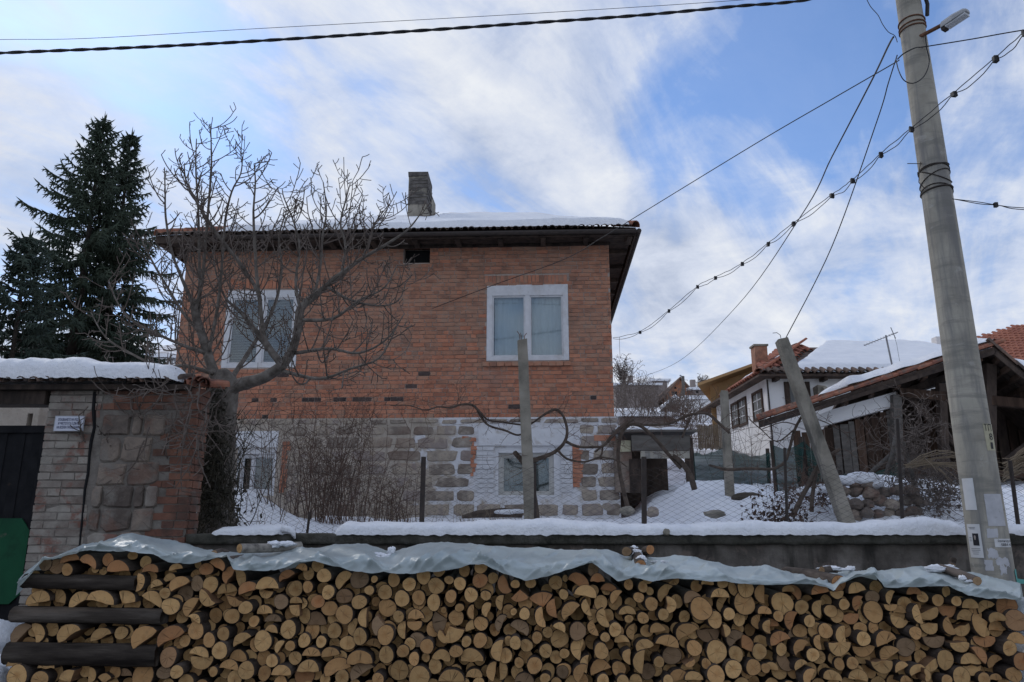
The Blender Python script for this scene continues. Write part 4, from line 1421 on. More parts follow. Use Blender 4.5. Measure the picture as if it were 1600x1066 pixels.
def spruce(name, label, base, H, R, seed, m, low=0.05, droop=1.0):
    rgx = random.Random(seed)
    root = thing(name, label, 'tree', base, 0, 'dark spruces behind the gate wall')
    t = MB()
    base = Vector(base)
    t.tube([base, base + Vector((0.05, 0, H * 0.5)), base + Vector((0, 0, H))], [H * 0.016, H * 0.009, 0.012], 8)
    part('trunk', t, M['bark_spruce'], root, smooth=True)
    c = MB()
    vs, fs = [], []
    tk = MB()

    def cone(p, d, L, r):
        d = d.normalized()
        a = d.orthogonal().normalized()
        b = d.cross(a)
        o = len(vs)
        for j in range(3):
            an = 2.094 * j + p.x
            vs.append(p + a * (r * cos(an)) + b * (r * sin(an)))
        vs.append(p + d * L * 0.45 + a * r * 0.9)
        vs.append(p + d * L)
        fs.extend([(o, o + 1, o + 4), (o + 1, o + 2, o + 4), (o + 2, o, o + 4), (o, o + 3, o + 4)])
    z = H * low
    while z < H * 0.985:
        k = 1 - z / H
        L = R * (k ** 0.98) * rgx.uniform(0.70, 1.15) + 0.14
        nb = rgx.choice((5, 6, 7)) if k > 0.12 else 5
        a0 = rgx.uniform(0, 6.28)
        for i in range(nb):
            az = a0 + 2 * pi * i / nb + rgx.gauss(0, 0.18)
            Lb = L * rgx.uniform(0.5, 1.25)
            out = Vector((cos(az), sin(az), 0))
            side = Vector((-sin(az), cos(az), 0))
            up0 = lerp(0.75, -0.22, min(1, k * 1.35)) * droop
            p = base + Vector((0, 0, z))
            ns = max(4, int(Lb / 0.13))
            pts = [p.copy()]
            for s in range(ns):
                f = s / ns
                up = up0 - 0.30 * sin(f * pi) * (0.4 + k) + 0.75 * max(0, f - 0.55)
                d = (out + Vector((0, 0, up)) + side * rgx.gauss(0, 0.06)).normalized()
                p = p + d * (Lb / ns)
                pts.append(p.copy())
                if f < 0.12 and k > 0.2:
                    continue
                tl = (0.15 + 0.34 * min(1, Lb / 2.4) * (1 - f) ** 0.7)
                for sgn in (-1, 1, -1, 1):
                    dd = (side * sgn + out * rgx.uniform(0.45, 0.9) + Vector((0, 0, rgx.uniform(-0.75, 0.08)))).normalized()
                    ln = tl * rgx.uniform(0.7, 1.35)
                    cone(p, dd, ln, 0.03)
                    if ln > 0.2:
                        cone(p + dd * ln * 0.4, (dd + out * 0.8 + Vector((0, 0, -0.25))), ln * 0.6, 0.022)
                        cone(p + dd * ln * 0.6, (dd - side * sgn * 0.2 + Vector((0, 0, -0.9))), ln * 0.6, 0.02)
                cone(p, d + Vector((0, 0, 0.15)), 0.22, 0.028)
                if rgx.random() < 0.9:
                    cone(p, Vector((rgx.gauss(0, 0.25), rgx.gauss(0, 0.25), -1)), tl * rgx.uniform(0.6, 1.1), 0.028)
            tk.tube(pts[::3] + [pts[-1]] if len(pts) > 4 else pts, 0.014, 3, caps=False)
        z += (0.19 + 0.15 * k) * rgx.uniform(0.75, 1.25)
    cone(base + Vector((0, 0, H - 0.25)), Vector((0, 0, 1)), 0.55, 0.035)
    c.add(vs, fs)
    part('crown', c, m, root)
    part('branches', tk, M['bark_spruce'], root)
    return root


def sp_at(px_top, py_top, Y, zb):
    p = P(px_top, py_top, Y)
    return (p.x, Y, zb), p.z - zb


b, H = sp_at(163, 186, 20.5, 2.6)
spruce('spruce_tree', 'tallest dark spruce, with the highest tip, behind the gate wall', b, H, 4.0, 1, M['needles'])
b, H = sp_at(206, 210, 21.5, 2.6)
spruce('spruce_tree', 'slender spruce leaning close to the tallest one, tip just lower', b, H, 2.9, 2, M['needles'], 0.08)
b, H = sp_at(46, 372, 16.5, 2.4)
spruce('spruce_tree', 'small pale green spruce left of the tall pair', b, H, 2.2, 3, M['needles_b'])
b, H = sp_at(-72, 250, 15.5, 2.4)
spruce('spruce_tree', 'spruce whose branch tips only reach in at the photo edge', b, H, 2.4, 4, M['needles_b'])
# snowy slope and small far houses glimpsed between spruces and house are built with the hillside below

# ------------------------------------------------------------------ concrete trellis posts and vines
def cpost(label, b0, t0, Y, w, rebar=True, Yt=None, fl=0.0):
    a, b = P(*b0, Y), P(*t0, Yt or Y)
    a = a - (b - a).normalized() * 0.25
    root = thing('concrete_post', label, 'post', a, 0, 'concrete trellis posts in the yard')
    mb = MB()
    d = (b - a)
    n = 8
    prev = None
    zax = d.normalized()
    x = zax.cross(Vector((0, 1, 0))).normalized()
    y = x.cross(zax)
    vs, fs = [], []
    for i in range(n + 1):
        c = a + d * i / n
        for (sx, sy) in ((-1, -1), (-1, 1), (1, 1), (1, -1)):
            k = w / 2 * (1 + 0.06 * nz(i * 0.9, sx * 2 + sy, w * 9)) * (1 - 0.12 * i / n)
            vs.append(c + x * sx * k + y * sy * k + (zax * rg.uniform(-0.02, 0.02) if i == n else Vector()))
    for i in range(n):
        for j in range(4):
            fs.append((i * 4 + j, i * 4 + (j + 1) % 4, i * 4 + 4 + (j + 1) % 4, i * 4 + 4 + j))
    fs += [(3, 2, 1, 0), (n * 4, n * 4 + 1, n * 4 + 2, n * 4 + 3)]
    mb.add(vs, fs)
    part('shaft', mb, M['concrete'], root)
    if rebar:
        for (dx, dy, h) in ((-0.03, -0.02, 0.10), (0.03, -0.02, 0.13), (0.01, 0.03, 0.12)):
            mb = MB()
            p = b + x * dx + y * dy
            mb.tube([p - zax * 0.02, p + zax * h * 0.6, p + zax * h + x * dx * rg.uniform(0, 1.2)], 0.005, 5)
            part('rebar', mb, M['rust'], root)
    return b


cpost('concrete post with rusty rebar in front of the brick house window', (828, 808), (816, 533), 9.4, 0.145)
cpost('upright concrete post in front of the white house windows', (1142, 803), (1131, 612), 10.0, 0.105, False)
lean_top = cpost('leaning concrete post in front of the white house, propped by a branch', (1320, 808), (1221, 531), 8.9, 0.145, False)
mb = MB()
mb.tube([lean_top + Vector((0, 0, -0.02)), lean_top + Vector((-0.01, 0, 0.06)), lean_top + Vector((-0.05, 0, 0.09)), lean_top + Vector((-0.10, 0, 0.085))], 0.004, 5)
solo('bent_wire', mb, M['iron'], 'short bent wire curling on top of the leaning post', 'wire')


def vine(label, limbs, Y, seed, shoots=1.0, down=False, name='grape_vine'):
    rgx = random.Random(seed)
    root = thing(name, label, 'vine', P(limbs[0][0][0], limbs[0][0][1], Y))
    t, w = MB(), MB()
    for L in limbs:
        pts = limb(t, [(a, b, Y + (c[0] if c else 0.0) + rgx.uniform(-0.04, 0.04), r) for (a, b, r, *c) in L], 0.52, n=7, k=4)
        for i, (p, r) in enumerate(pts):
            if i > 3 and rgx.random() < 0.65 * shoots and r < 0.06:
                d = Vector((rgx.gauss(0, 1), rgx.gauss(0, 0.6), rgx.uniform(-0.6, 1.0)))
                shoot(w, p, d, rgx.uniform(0.12, 0.55), 0.004, rgx, rgx.uniform(-0.8, 0.8), 6, 1, 3, 0.22, 0.002)
    part('stem', t, M['vine'], root, smooth=True)
    part('shoots', w, M['twig_red'], root, kind='stuff')
    return root


vine('old grape vine whose arms cross the ground floor window of the brick house', [
    [(838, 820, 13), (835, 790, 12), (830, 760, 10.5), (826, 735, 10), (822, 722, 10)],
    [(822, 726, 10), (812, 716, 8), (804, 707, 7.5)],
    [(822, 724, 9), (838, 718, 7), (853, 713, 6.5), (870, 704, 6), (883, 689, 5), (886, 672, 4.4), (880, 650, 4), (868, 640, 4.5), (852, 647, 3.6), (838, 657, 2.8), (828, 664, 2)],
    [(884, 690, 5), (902, 698, 4), (922, 699, 4), (942, 697, 4), (952, 686, 4), (962, 676, 4), (975, 663, 4.5), (990, 656, 4)],
    [(872, 704, 4), (886, 717, 3.6), (912, 722, 3.2), (936, 715, 3), (950, 716, 2.6), (966, 720, 2.2), (980, 730, 1.6)],
    [(942, 697, 3), (940, 710, 3), (936, 716, 3)],
    [(817, 664, 2.8), (800, 662, 2.8), (782, 659, 3), (762, 656, 3), (748, 642, 4), (738, 633, 4), (722, 632, 3.2), (704, 637, 3), (684, 636, 2.4), (664, 641, 2), (640, 634, 1.6), (610, 634, 1.2)],
    [(826, 671, 3), (810, 680, 3), (790, 673, 3.2), (764, 665, 3.4), (752, 652, 3.6), (746, 640, 3.6)],
], 9.45, 31)
vine('grape vine arching between the house corner and the upright concrete post', [
    [(982, 800, 8), (976, 775, 7), (968, 735, 6), (966, 705, 5.5), (972, 675, 6), (985, 662, 6)],
    [(930, 706, 3.5), (950, 690, 4), (970, 668, 5), (997, 664, 5.5), (1022, 684, 5.5), (1046, 712, 5.5), (1064, 732, 6.5)],
    [(1085, 765, 9), (1078, 742, 8.5), (1064, 722, 8), (1052, 712, 6)],
    [(1000, 664, 4), (1030, 664, 4), (1052, 660, 4), (1072, 650, 4.5), (1092, 646, 4.5), (1108, 648, 4.5), (1124, 662, 4.5), (1140, 677, 4)],
    [(1066, 684, 3.5), (1072, 668, 3.5), (1078, 654, 3.5)],
], 9.6, 32, 1.5)
vine('vine trunk running from the upright post to the leaning post', [
    [(1238, 808, 8), (1252, 778, 7.5), (1264, 756, 7), (1276, 732, 6.5), (1290, 716, 6), (1312, 702, 5)],
    [(1268, 800, 6.5), (1270, 770, 6), (1276, 735, 5.5)],
    [(1108, 727, 3.5), (1138, 734, 5), (1170, 732, 4.5), (1206, 733, 4.5), (1226, 722, 4.5), (1234, 700, 4.5), (1240, 676, 4.2), (1250, 655, 4), (1262, 640, 3.6)],
    [(1240, 672, 2.5), (1214, 690, 1.8), (1190, 672, 1.4), (1170, 655, 1)],
    [(1258, 650, 2), (1290, 660, 1.6), (1318, 676, 1.2), (1336, 690, .8)],
    [(1244, 664, 2), (1222, 660, 1.6), (1190, 671, 1.3)],
], 9.1, 33, 1.2)
# stiff upright garden shoots before the white wall
thicket('bare_shrub', 'pale upright shoots of a young bush before the white wall', [(1160, 11.5), (1168, 11.6)], 1.35, 18, M['twig'], 41, 0.14, 1, 0.2, 0.004)
# withered dark leaved plants behind the fence
pl = MB()
for i in range(70):
    px = rg.gauss(1218, 24)
    Y = rg.uniform(7.75, 8.5)
    p0 = P(px, 800, Y)
    z = ground(p0.x, Y) - 0.02
    h = rg.uniform(0.12, 0.58) * (1 - min(0.75, abs(px - 1205) / 75))
    pts = shoot(pl, Vector((p0.x, Y, z)), Vector((rg.gauss(0, .2), rg.gauss(0, .2), 1)), h + 0.1, 0.003, rg, 0.05, 6, 0, 3, 0.1, 0.0015)
    for q in pts[1:]:
        for _ in range(3):
            s = rg.uniform(0.012, 0.03)
            a = Vector((rg.gauss(0, 1), rg.gauss(0, .6), rg.gauss(-0.5, 1))).normalized() * s
            b2_ = Vector((rg.gauss(0, 1), rg.gauss(0, 1), rg.gauss(0, 1))).normalized() * s * 0.7
            o = q + Vector((rg.gauss(0, .02), rg.gauss(0, .02), rg.gauss(-0.01, .02)))
            pl.add([o, o + a + b2_, o + a * 2, o + a - b2_], [(0, 1, 2, 3)])
solo('withered_plant', pl, M['dead_leaf'], 'clump of withered dark leaved stalks behind the fence', 'plant')


def tangle(name, label, cx, cy, Y, wx, hy_, count, seed, m, sub=1, Lm=0.7):
    rgx = random.Random(seed)
    mb = MB()
    for i in range(count):
        p = P(cx + rgx.gauss(0, wx), cy + rgx.gauss(0, hy_), Y + rgx.uniform(-0.3, 0.4))
        p.z = max(p.z, ground(p.x, p.y))
        shoot(mb, p, Vector((rgx.gauss(0, 1), rgx.gauss(0, 0.4), rgx.gauss(0.2, 0.8))), rgx.uniform(0.25, 1.0) * Lm, 0.0055, rgx, rgx.uniform(-0.9, 0.6), 8, sub, 3, 0.22, 0.002)
    for i in range(count * 3):
        p = P(cx + rgx.gauss(0, wx), cy + rgx.gauss(0, hy_), Y + rgx.uniform(-0.4, 0.4))
        s = rgx.uniform(0.015, 0.035)
        a = Vector((rgx.gauss(0, 1), rgx.gauss(0, 1), rgx.gauss(0, 1))).normalized() * s
        b = Vector((rgx.gauss(0, 1), rgx.gauss(0, 1), rgx.gauss(0, 1))).normalized() * s
        mb.add([p - a, p + b * .7, p + a, p - b * .7], [(0, 1, 2, 3)])
    return solo(name, mb, m, label, 'vine')


tangle('climbing_vine', 'dark tangle of dead climber hanging on the barn front', 1425, 715, 9.6, 22, 45, 150, 51, M['twig'])
tangle('climbing_vine', 'low dark bramble heap at the foot of the barn by the pole', 1462, 770, 9.2, 26, 20, 130, 52, M['twig'])
tangle('climbing_vine', 'brown bramble covering the stones right of the leaning post', 1268, 775, 9.7, 26, 16, 90, 53, M['twig_red'], 1, 0.5)
mb = MB()
rgx = random.Random(61)
for i in range(26):
    p = P(1425 + rgx.uniform(-15, 20), 728 + rgx.uniform(-6, 6), 8.7 + rgx.uniform(-.2, .2))
    q = P(1525 + rgx.uniform(-60, 130), 735 + rgx.uniform(-34, 42), 8.5 + rgx.uniform(-.3, .3))
    mid = (p + q) / 2 + Vector((0, 0, 0.05 + rgx.uniform(0, 0.10)))
    mb.tube([p, (p + mid) / 2 + Vector((0, 0, .03)), mid, (mid + q) / 2 + Vector((0, 0, .02)), q], [0.006, .005, .0045, .004, .002], 4)
for i in range(36):
    p = P(1572 + rgx.uniform(-6, 8), 730 + rgx.uniform(-16, 22), 8.5 + rgx.uniform(-.2, .2))
    q = P(1660 + rgx.uniform(-20, 60), 720 + rgx.uniform(-40, 62), 8.4 + rgx.uniform(-.3, .3))
    mid = (p + q) / 2 + Vector((0, 0, 0.05 + rgx.uniform(0, 0.1)))
    mb.tube([p, (p + mid) / 2 + Vector((0, 0, .03)), mid, q], [0.007, .006, .005, .002], 4)
solo('pruned_twigs', mb, M['straw'], 'bundle of pruned pale brown twigs lying behind the utility pole', 'twigs')
# ------------------------------------------------------------------ white house and its neighbours
def hx(px, py, X):
    d = pdir(px, py)
    return EYE + d * (X / d.x)


def frame_from(u, v):
    """matrix with x along u, y along v (both roughly orthogonal)"""
    u, v = Vector(u).normalized(), Vector(v).normalized()
    n = u.cross(v).normalized()
    v = n.cross(u)
    return Matrix((u, v, n)).transposed()


def tiles_on(parent, o, u, v, wu, wv, m, r=0.085, pitch=0.2, row=0.32, jit=0.012, keep=None, name='roof_tile', rgx=None, lift=0.0):
    """curved tiles on a slope: o lower corner, u across, v up the slope"""
    rgx = rgx or rng
    u, v = Vector(u).normalized(), Vector(v).normalized()
    Mx = frame_from(u, v)
    nrm = Mx.col[2]
    for j in range(int(wv / row) + 1):
        for i in range(int(wu / pitch) + 1):
            if keep and not keep(i * pitch, j * row):
                continue
            p = Vector(o) + u * (i * pitch + rgx.uniform(-jit, jit)) + v * (j * row + rgx.uniform(-jit, jit)) + nrm * (0.01 + lift + rgx.uniform(0, 0.014))
            e = (Mx @ Matrix.Rotation(rgx.uniform(-0.05, 0.05), 3, 'Z') @ Matrix.Rotation(0.04, 3, 'X')).to_euler()
            place(name, tile_mesh(name, m, row + 0.06, r), parent, p, e)


def tiles_joined(mb, o, u, v, wu, wv, r, pitch, row, rgx, keep=None):
    u, v = Vector(u).normalized(), Vector(v).normalized()
    n = u.cross(v)
    for j in range(int(wv / row) + 1):
        for i in range(int(wu / pitch) + 1):
            if keep and not keep(i * pitch, j * row):
                continue
            p = Vector(o) + u * (i * pitch) + v * (j * row) + n * (0.02 + rgx.uniform(0, 0.015))
            vs = []
            for k in (0, 1):
                for t in (0, 0.33, 0.67, 1):
                    a = pi * t
                    vs.append(p + u * (r * cos(a) * (1 - 0.12 * k)) + n * (r * 0.8 * sin(a) + 0.03 * (1 - k)) + v * (k * (row + 0.03)))
            mb.add(vs, [(0, 1, 5, 4), (1, 2, 6, 5), (2, 3, 7, 6), (3, 2, 1, 0)], 0, rgx.random())


WX0, WY0 = P(1197, 600, 19).x, 19.0
WY1 = 22.4
wz = P(1197, 588, 19).z
wh = thing('white_house', 'whitewashed old house with snowy tiled roof and small brown framed windows', 'house', (WX0 + 2, WY0, 3))
WX1 = WX0 + 6.6
mb = MB()
mb.b2(WX0, WX1, WY0, WY1 + 1.4, 1.0, wz)
part('wall', mb, M['limewash'], wh)
ev, rdg = 0.55, P(1245, 543, 22.0)
ex0, ey0, ex1 = WX0 - 0.30, WY0 - 0.40, WX1 + 0.5
ey1 = 2 * 22.0 - ey0
ez = wz - 0.02
mb = MB()
mb.add([(ex0, ey0, ez), (ex1, ey0, ez), (ex1, ey1, ez), (ex0, ey1, ez), (rdg.x, 22.0, rdg.z), (ex1 - 1.2, 22.0, rdg.z),
        (ex0, ey0, ez - 0.05), (ex1, ey0, ez - 0.05), (ex1, ey1, ez - 0.05), (ex0, ey1, ez - 0.05)],
       [(0, 1, 5, 4), (1, 2, 5), (2, 3, 4, 5), (3, 0, 4), (6, 7, 1, 0), (7, 8, 2, 1), (9, 6, 0, 3), (6, 9, 8, 7)])
wroof = part('roof', mb, M['tile_old'], wh)
A, B, D_, R_ = Vector((ex0, ey0, ez)), Vector((ex1, ey0, ez)), Vector((ex0, ey1, ez)), Vector((rdg.x, 22.0, rdg.z))
up_left = (R_ - Vector((ex0, 22.0, ez)))
Ll = up_left.length
rgx = random.Random(71)
half = (ey1 - ey0) / 2
tiles_on(wroof, D_, (0, -1, 0), up_left, ey1 - ey0, Ll, 'tile_far', 0.088, 0.2, 0.34, rgx=rgx,
         keep=lambda a, b: b / Ll < min(a, ey1 - ey0 - a) / half + 0.04 and a > half * 0.9)
up_front = Vector((0, 22.0 - ey0, rdg.z - ez))
tiles_on(wroof, A + Vector((0.1, -0.08, 0)), (1, 0, 0), up_front, 5.4, 0.3, 'tile_old', 0.088, 0.2, 0.34, rgx=rgx)
tiles_on(wroof, A + Vector((0.3, 0.2, 0.1)), (1, 0, 0), up_front, 2.4, 3.2, 'tile_far', 0.088, 0.2, 0.34, rgx=rgx,
         keep=lambda a, b: a < 0.25 + b * 0.72 + 0.5 * (b > 2.4) and a > b * 0.62 - 0.3)
for i in range(12):      # hip tiles
    p = A.lerp(R_, i / 12)
    d = R_ - A
    place('hip_tile', tile_mesh('hip_tile', 'tile', 0.42, 0.12), wroof, p + Vector((0, 0, 0.05)), frame_from(d.cross(Vector((0, 0, 1))), d).to_euler())
mb = MB()
for i in range(10):
    x = WX0 + 0.2 + i * 0.62
    mb.b2(x - 0.05, x + 0.05, ey0 + 0.08, WY0, ez - 0.14, ez - 0.055)
part('rafter_tails', mb, M['wood_dark'], wroof, kind='stuff')
mb = MB()
pr = up_front.normalized()


def wsnow(u, v):
    b = 0.12 + v * (up_front.length - 0.05)
    lo = 0.75 + b * 0.66 + 0.10 * nz(b * 3, 5)
    hi = ex1 - ex0 + 0.1 - b * 0.3
    a = lo + (hi - lo) * u
    e = min(1, u / 0.03) ** 0.5 * min(1, v / 0.05) ** 0.5
    th = (0.17 + 0.06 * nz(a, b, 3) + 0.02 * nz(a * 4, b * 4)) * e
    q = A + Vector((a, 0, 0)) + pr * (b + 0.06 * nz(a * 2.5, 3))
    return (q.x, q.y, q.z + th + 0.03)
mb.grid(wsnow, 70, 22)
part('snow_cover', mb, M['snow'], wh, smooth=True)
mb = MB()


def wsnow2(u, v):        # patches on the left slope
    a, b = 3.2 + 0.0 * u + v * 0.0, 0
    y = lerp(ey0 + 0.9, ey1 - 3.2, u)
    s = lerp(0.25, 0.75, v)
    th = 0.06 * min(1, min(u, 1 - u) * 8, min(v, 1 - v) * 5) + 0.04 * nz(y * 2, s * 5)
    q = Vector((ex0, y, ez)) + up_left * (s * 0.75)
    return (q.x, q.y, q.z + 0.06 + th)
mb.grid(wsnow2, 20, 8)
part('snow_cover', mb, M['snow'], wh, smooth=True)
# chimney
mb = MB()
ca_ = P(1187, 560, 19.9)
mb.box((ca_.x, 19.9, P(1187, 565, 19.9).z), (0.34, 0.34, P(1187, 543, 19.9).z - P(1187, 587, 19.9).z), 0, jit=0.01)
wc = part('chimney', mb, M['brick'], wh)
mb = MB()
mb.box((ca_.x, 19.9, P(1187, 541.5, 19.9).z), (0.40, 0.40, 0.05), 0)
part('chimney_cap', mb, M['concrete'], wc)
# windows of the left face
for (x0, y0, x1, y1) in ((1145, 626, 1154, 667), (1156, 619, 1166, 664), (1178.5, 607, 1191, 655)):
    a, b = hx(x0, y1, WX0), hx(x1, y0, WX0)
    ya, yb = b.y, a.y
    zlo, zhi = hx(x1, y1, WX0).z, b.z
    f = MB()
    t = 0.075
    f.b2(WX0 - 0.035, WX0 + 0.02, ya, ya + t, zlo, zhi)
    f.b2(WX0 - 0.035, WX0 + 0.02, yb - t, yb, zlo, zhi)
    f.b2(WX0 - 0.035, WX0 + 0.02, ya + t, yb - t, zhi - t, zhi)
    f.b2(WX0 - 0.035, WX0 + 0.02, ya + t, yb - t, zlo, zlo + t)
    fr = part('window', f, M['wood_brown'], wh)
    g = MB()
    g.b2(WX0 - 0.012, WX0 - 0.006, ya + t, yb - t, zlo + t, zhi - t)
    part('pane', g, M['curtain_dull'], fr)
    g = MB()
    ym_ = (ya + yb) / 2
    g.b2(WX0 - 0.025, WX0 - 0.0125, ym_ - 0.018, ym_ + 0.018, zlo + t, zhi - t)
    for k in (0.35, 0.68):
        g.b2(WX0 - 0.024, WX0 - 0.0125, ya + t, yb - t, lerp(zlo, zhi, k) - 0.012, lerp(zlo, zhi, k) + 0.012)
    part('glazing_bar', g, M['white_paint'], fr)
a, b = P(1228, 640, WY0), P(1264, 597, WY0)
f = MB()
for x in (a.x, b.x - 0.13):
    f.b2(x, x + 0.13, WY0 - 0.04, WY0 + 0.02, a.z, b.z)
f.b2(a.x + 0.13, b.x - 0.13, WY0 - 0.04, WY0 + 0.02, b.z - 0.1, b.z)
fr = part('window', f, M['wood_dark'], wh)
g = MB()
g.b2(a.x + 0.13, b.x - 0.13, WY0 - 0.02, WY0 + 0.01, a.z, b.z - 0.1)
part('pane', g, M['curtain_dull'], fr)
mb = MB()
mb.tube([(WX0 + 0.02, WY0 - 0.05, wz - 0.1), (WX0 + 0.03, WY0 - 0.05, 3.2)], 0.02, 6)
part('downpipe', mb, M['iron'], wh)
mb = MB()
q = P(1280, 612, WY0 - 0.15)
mb.box((q.x, WY0 - 0.16, q.z), (0.20, 0.3, 0.26), 0, jit=0.02)
mb.tube([(q.x + 0.05, WY0 - 0.32, q.z + 0.03), (q.x + 0.06, WY0 - 0.40, q.z + 0.05)], 0.06, 8)
part('flue_outlet', mb, M['concrete'], wh)

# ochre house behind
oh = thing('ochre_house', 'ochre plastered house partly hidden behind the white house', 'house', (P(1128, 700, 24).x, 24, 3))
x0, x1 = P(1112, 650, 24).x, P(1200, 650, 24).x
mb = MB()
pk = P(1200, 566, 24).z - 0.1
lo = P(1112, 597, 24).z - 0.05
mb.add([(x0, 24, 2), (x1, 24, 2), (x1, 24, pk), (x0, 24, lo), (x0 + 2.8, 31, 2), (x1 + 2.8, 31, 2), (x1 + 2.8, 31, pk), (x0 + 2.8, 31, lo)],
       [(0, 1, 2, 3), (5, 4, 7, 6), (4, 0, 3, 7), (1, 5, 6, 2), (3, 2, 6, 7)])
part('wall', mb, M['ochre'], oh)
a, b = P(1090, 603, 23.4), P(1215, 558, 23.4)
mb = MB()
d = Vector((2.9, 7.4, 0))
t = Vector((0, 0, 0.09))
mb.add([a, b, b + d, a + d, a + t, b + t, b + d + t, a + d + t], [(0, 3, 2, 1), (4, 5, 6, 7), (0, 1, 5, 4), (1, 2, 6, 5), (2, 3, 7, 6), (3, 0, 4, 7)])
orf = part('roof', mb, M['ochre'], oh)
mb = MB()
mb.grid(lambda u, v: (lerp(a.x + 0.05, b.x, u) + 2.3 * v, a.y + 0.05 + 6 * v, lerp(a.z, b.z, u) + 0.095 + (0.13 + 0.05 * nz(u * 9, v * 5)) * min(1, v * 9, u * 14) ** 0.5), 30, 12)
part('snow_cover', mb, M['snow'], orf, smooth=True)

# ------------------------------------------------------------------ wooden barn
BY = 13.8
barn = thing('wooden_barn', 'dark open timber barn with snowy tiled gable roof and a white plastered gable end', 'barn', (P(1480, 760, BY).x, BY, 2.2))


BA = radians(19)
BN = Vector((sin(BA), cos(BA), 0))       # into the barn
BP0 = P(1186, 668, 14.9)


def bp(px, py, dy=0.0):
    d = pdir(px, py)
    return EYE + d * ((BP0 + BN * dy - EYE).dot(BN) / d.dot(BN))


eL, ap, eR = bp(1186, 668), bp(1543, 556), bp(1690, 680)
BD = 2.7
for nm, (a, b) in (('roof_slope', (eL, ap)), ('roof_slope', (ap, eR))):
    mb = MB()
    f0, b0 = BN * -0.45, BN * BD
    t = Vector((0, 0, 0.07))
    spans = [(a, b, b0)] if a is not eL else [(a, a.lerp(b, 0.36), BN * 0.12), (a.lerp(b, 0.36), b, b0)]
    for (p_, q_, bb) in spans:
        mb.add([p_ + f0, q_ + f0, q_ + bb, p_ + bb, p_ + f0 + t, q_ + f0 + t, q_ + bb + t, p_ + bb + t], [(0, 3, 2, 1), (4, 5, 6, 7), (0, 1, 5, 4), (1, 2, 6, 5), (2, 3, 7, 6), (3, 0, 4, 7)])
    sl_ = part(nm, mb, M['wood_dark'], barn)
    d = (b - a).normalized()
    L = (b - a).length
    if a is eL:
        tiles_on(sl_, a + f0 + t + BN * 0.05, -BN, d, 0.05, L, 'tile', 0.085, 0.19, 0.3, rgx=rgx, lift=0.0)
        tiles_on(sl_, a + f0 + t + BN * 0.24 + Vector((0, 0, 0.05)), -BN, d, 0.05, L, 'tile', 0.085, 0.19, 0.3, rgx=rgx, lift=0.01)
        tiles_on(sl_, a + f0 + t + BN * 0.44 + Vector((0, 0, 0.09)), -BN, d, 0.05, 1.2, 'tile', 0.085, 0.19, 0.3, rgx=rgx, lift=0.02)
        s0 = a + f0 + t + d * 1.15
        sL = L - 1.0
    else:
        tiles_on(sl_, b + f0 + t + BN * 0.05, BN, -d, 0.05, L, 'tile_old', 0.085, 0.19, 0.3, rgx=rgx)
        s0 = a + f0 + t + d * 0.12
        sL = L
    mb = MB()
    mb.grid(lambda u, v: tuple(s0 + d * (sL * u) + BN * (0.16 + v * (lerp(0.42, BD - 0.4, ss(0.16, 0.3, u)) if a is eL else BD - 0.4) + 0.12 * nz(u * sL * 2, 1)) + Vector((0, 0, 0.10 + (0.19 + 0.07 * nz(u * sL * 1.3, v * 4, 2) + 0.03 * nz(u * sL * 4, v * 9, 6)) * (min(1, u * 9, (1 - u) * 12, v * 14 + 0.12) ** 0.5)))), 60, 14)
    part('snow_cover', mb, M['snow'], sl_, smooth=True)
    mb = MB()
    a_ = a.lerp(b, 0.2) if a is eL else a
    mb.beam(a_ - BN * 0.47 - Vector((0, 0, 0.05)), b - BN * 0.47 - Vector((0, 0, 0.035)), 0.05, 0.07)
    part('barge_board', mb, M['wood_dark'], sl_)
    for k in range(9):
        if a is eL and k < 3:
            continue
        p = a.lerp(b, (k + 0.5) / 9)
        mb = MB()
        mb.beam(p - BN * 0.44 - Vector((0, 0, 0.06)), p + BN * 1.2 - Vector((0, 0, 0.06)), 0.07, 0.09)
        part('purlin', mb, M['wood_brown'], sl_)
# white plastered part of the gable
poly = [(1240, 664), (1300, 640), (1400, 612), (1402, 634), (1345, 650), (1262, 672)]
mb = MB()
n = len(poly)
mb.add([bp(x, y, 0.0) for x, y in poly] + [bp(x, y, 0.0) + BN * 0.2 for x, y in poly], [tuple(range(n)), tuple(range(2 * n - 1, n - 1, -1))] + [(i, n + i, n + (i + 1) % n, (i + 1) % n) for i in range(n)])
part('plastered_gable', mb, M['limewash'], barn)
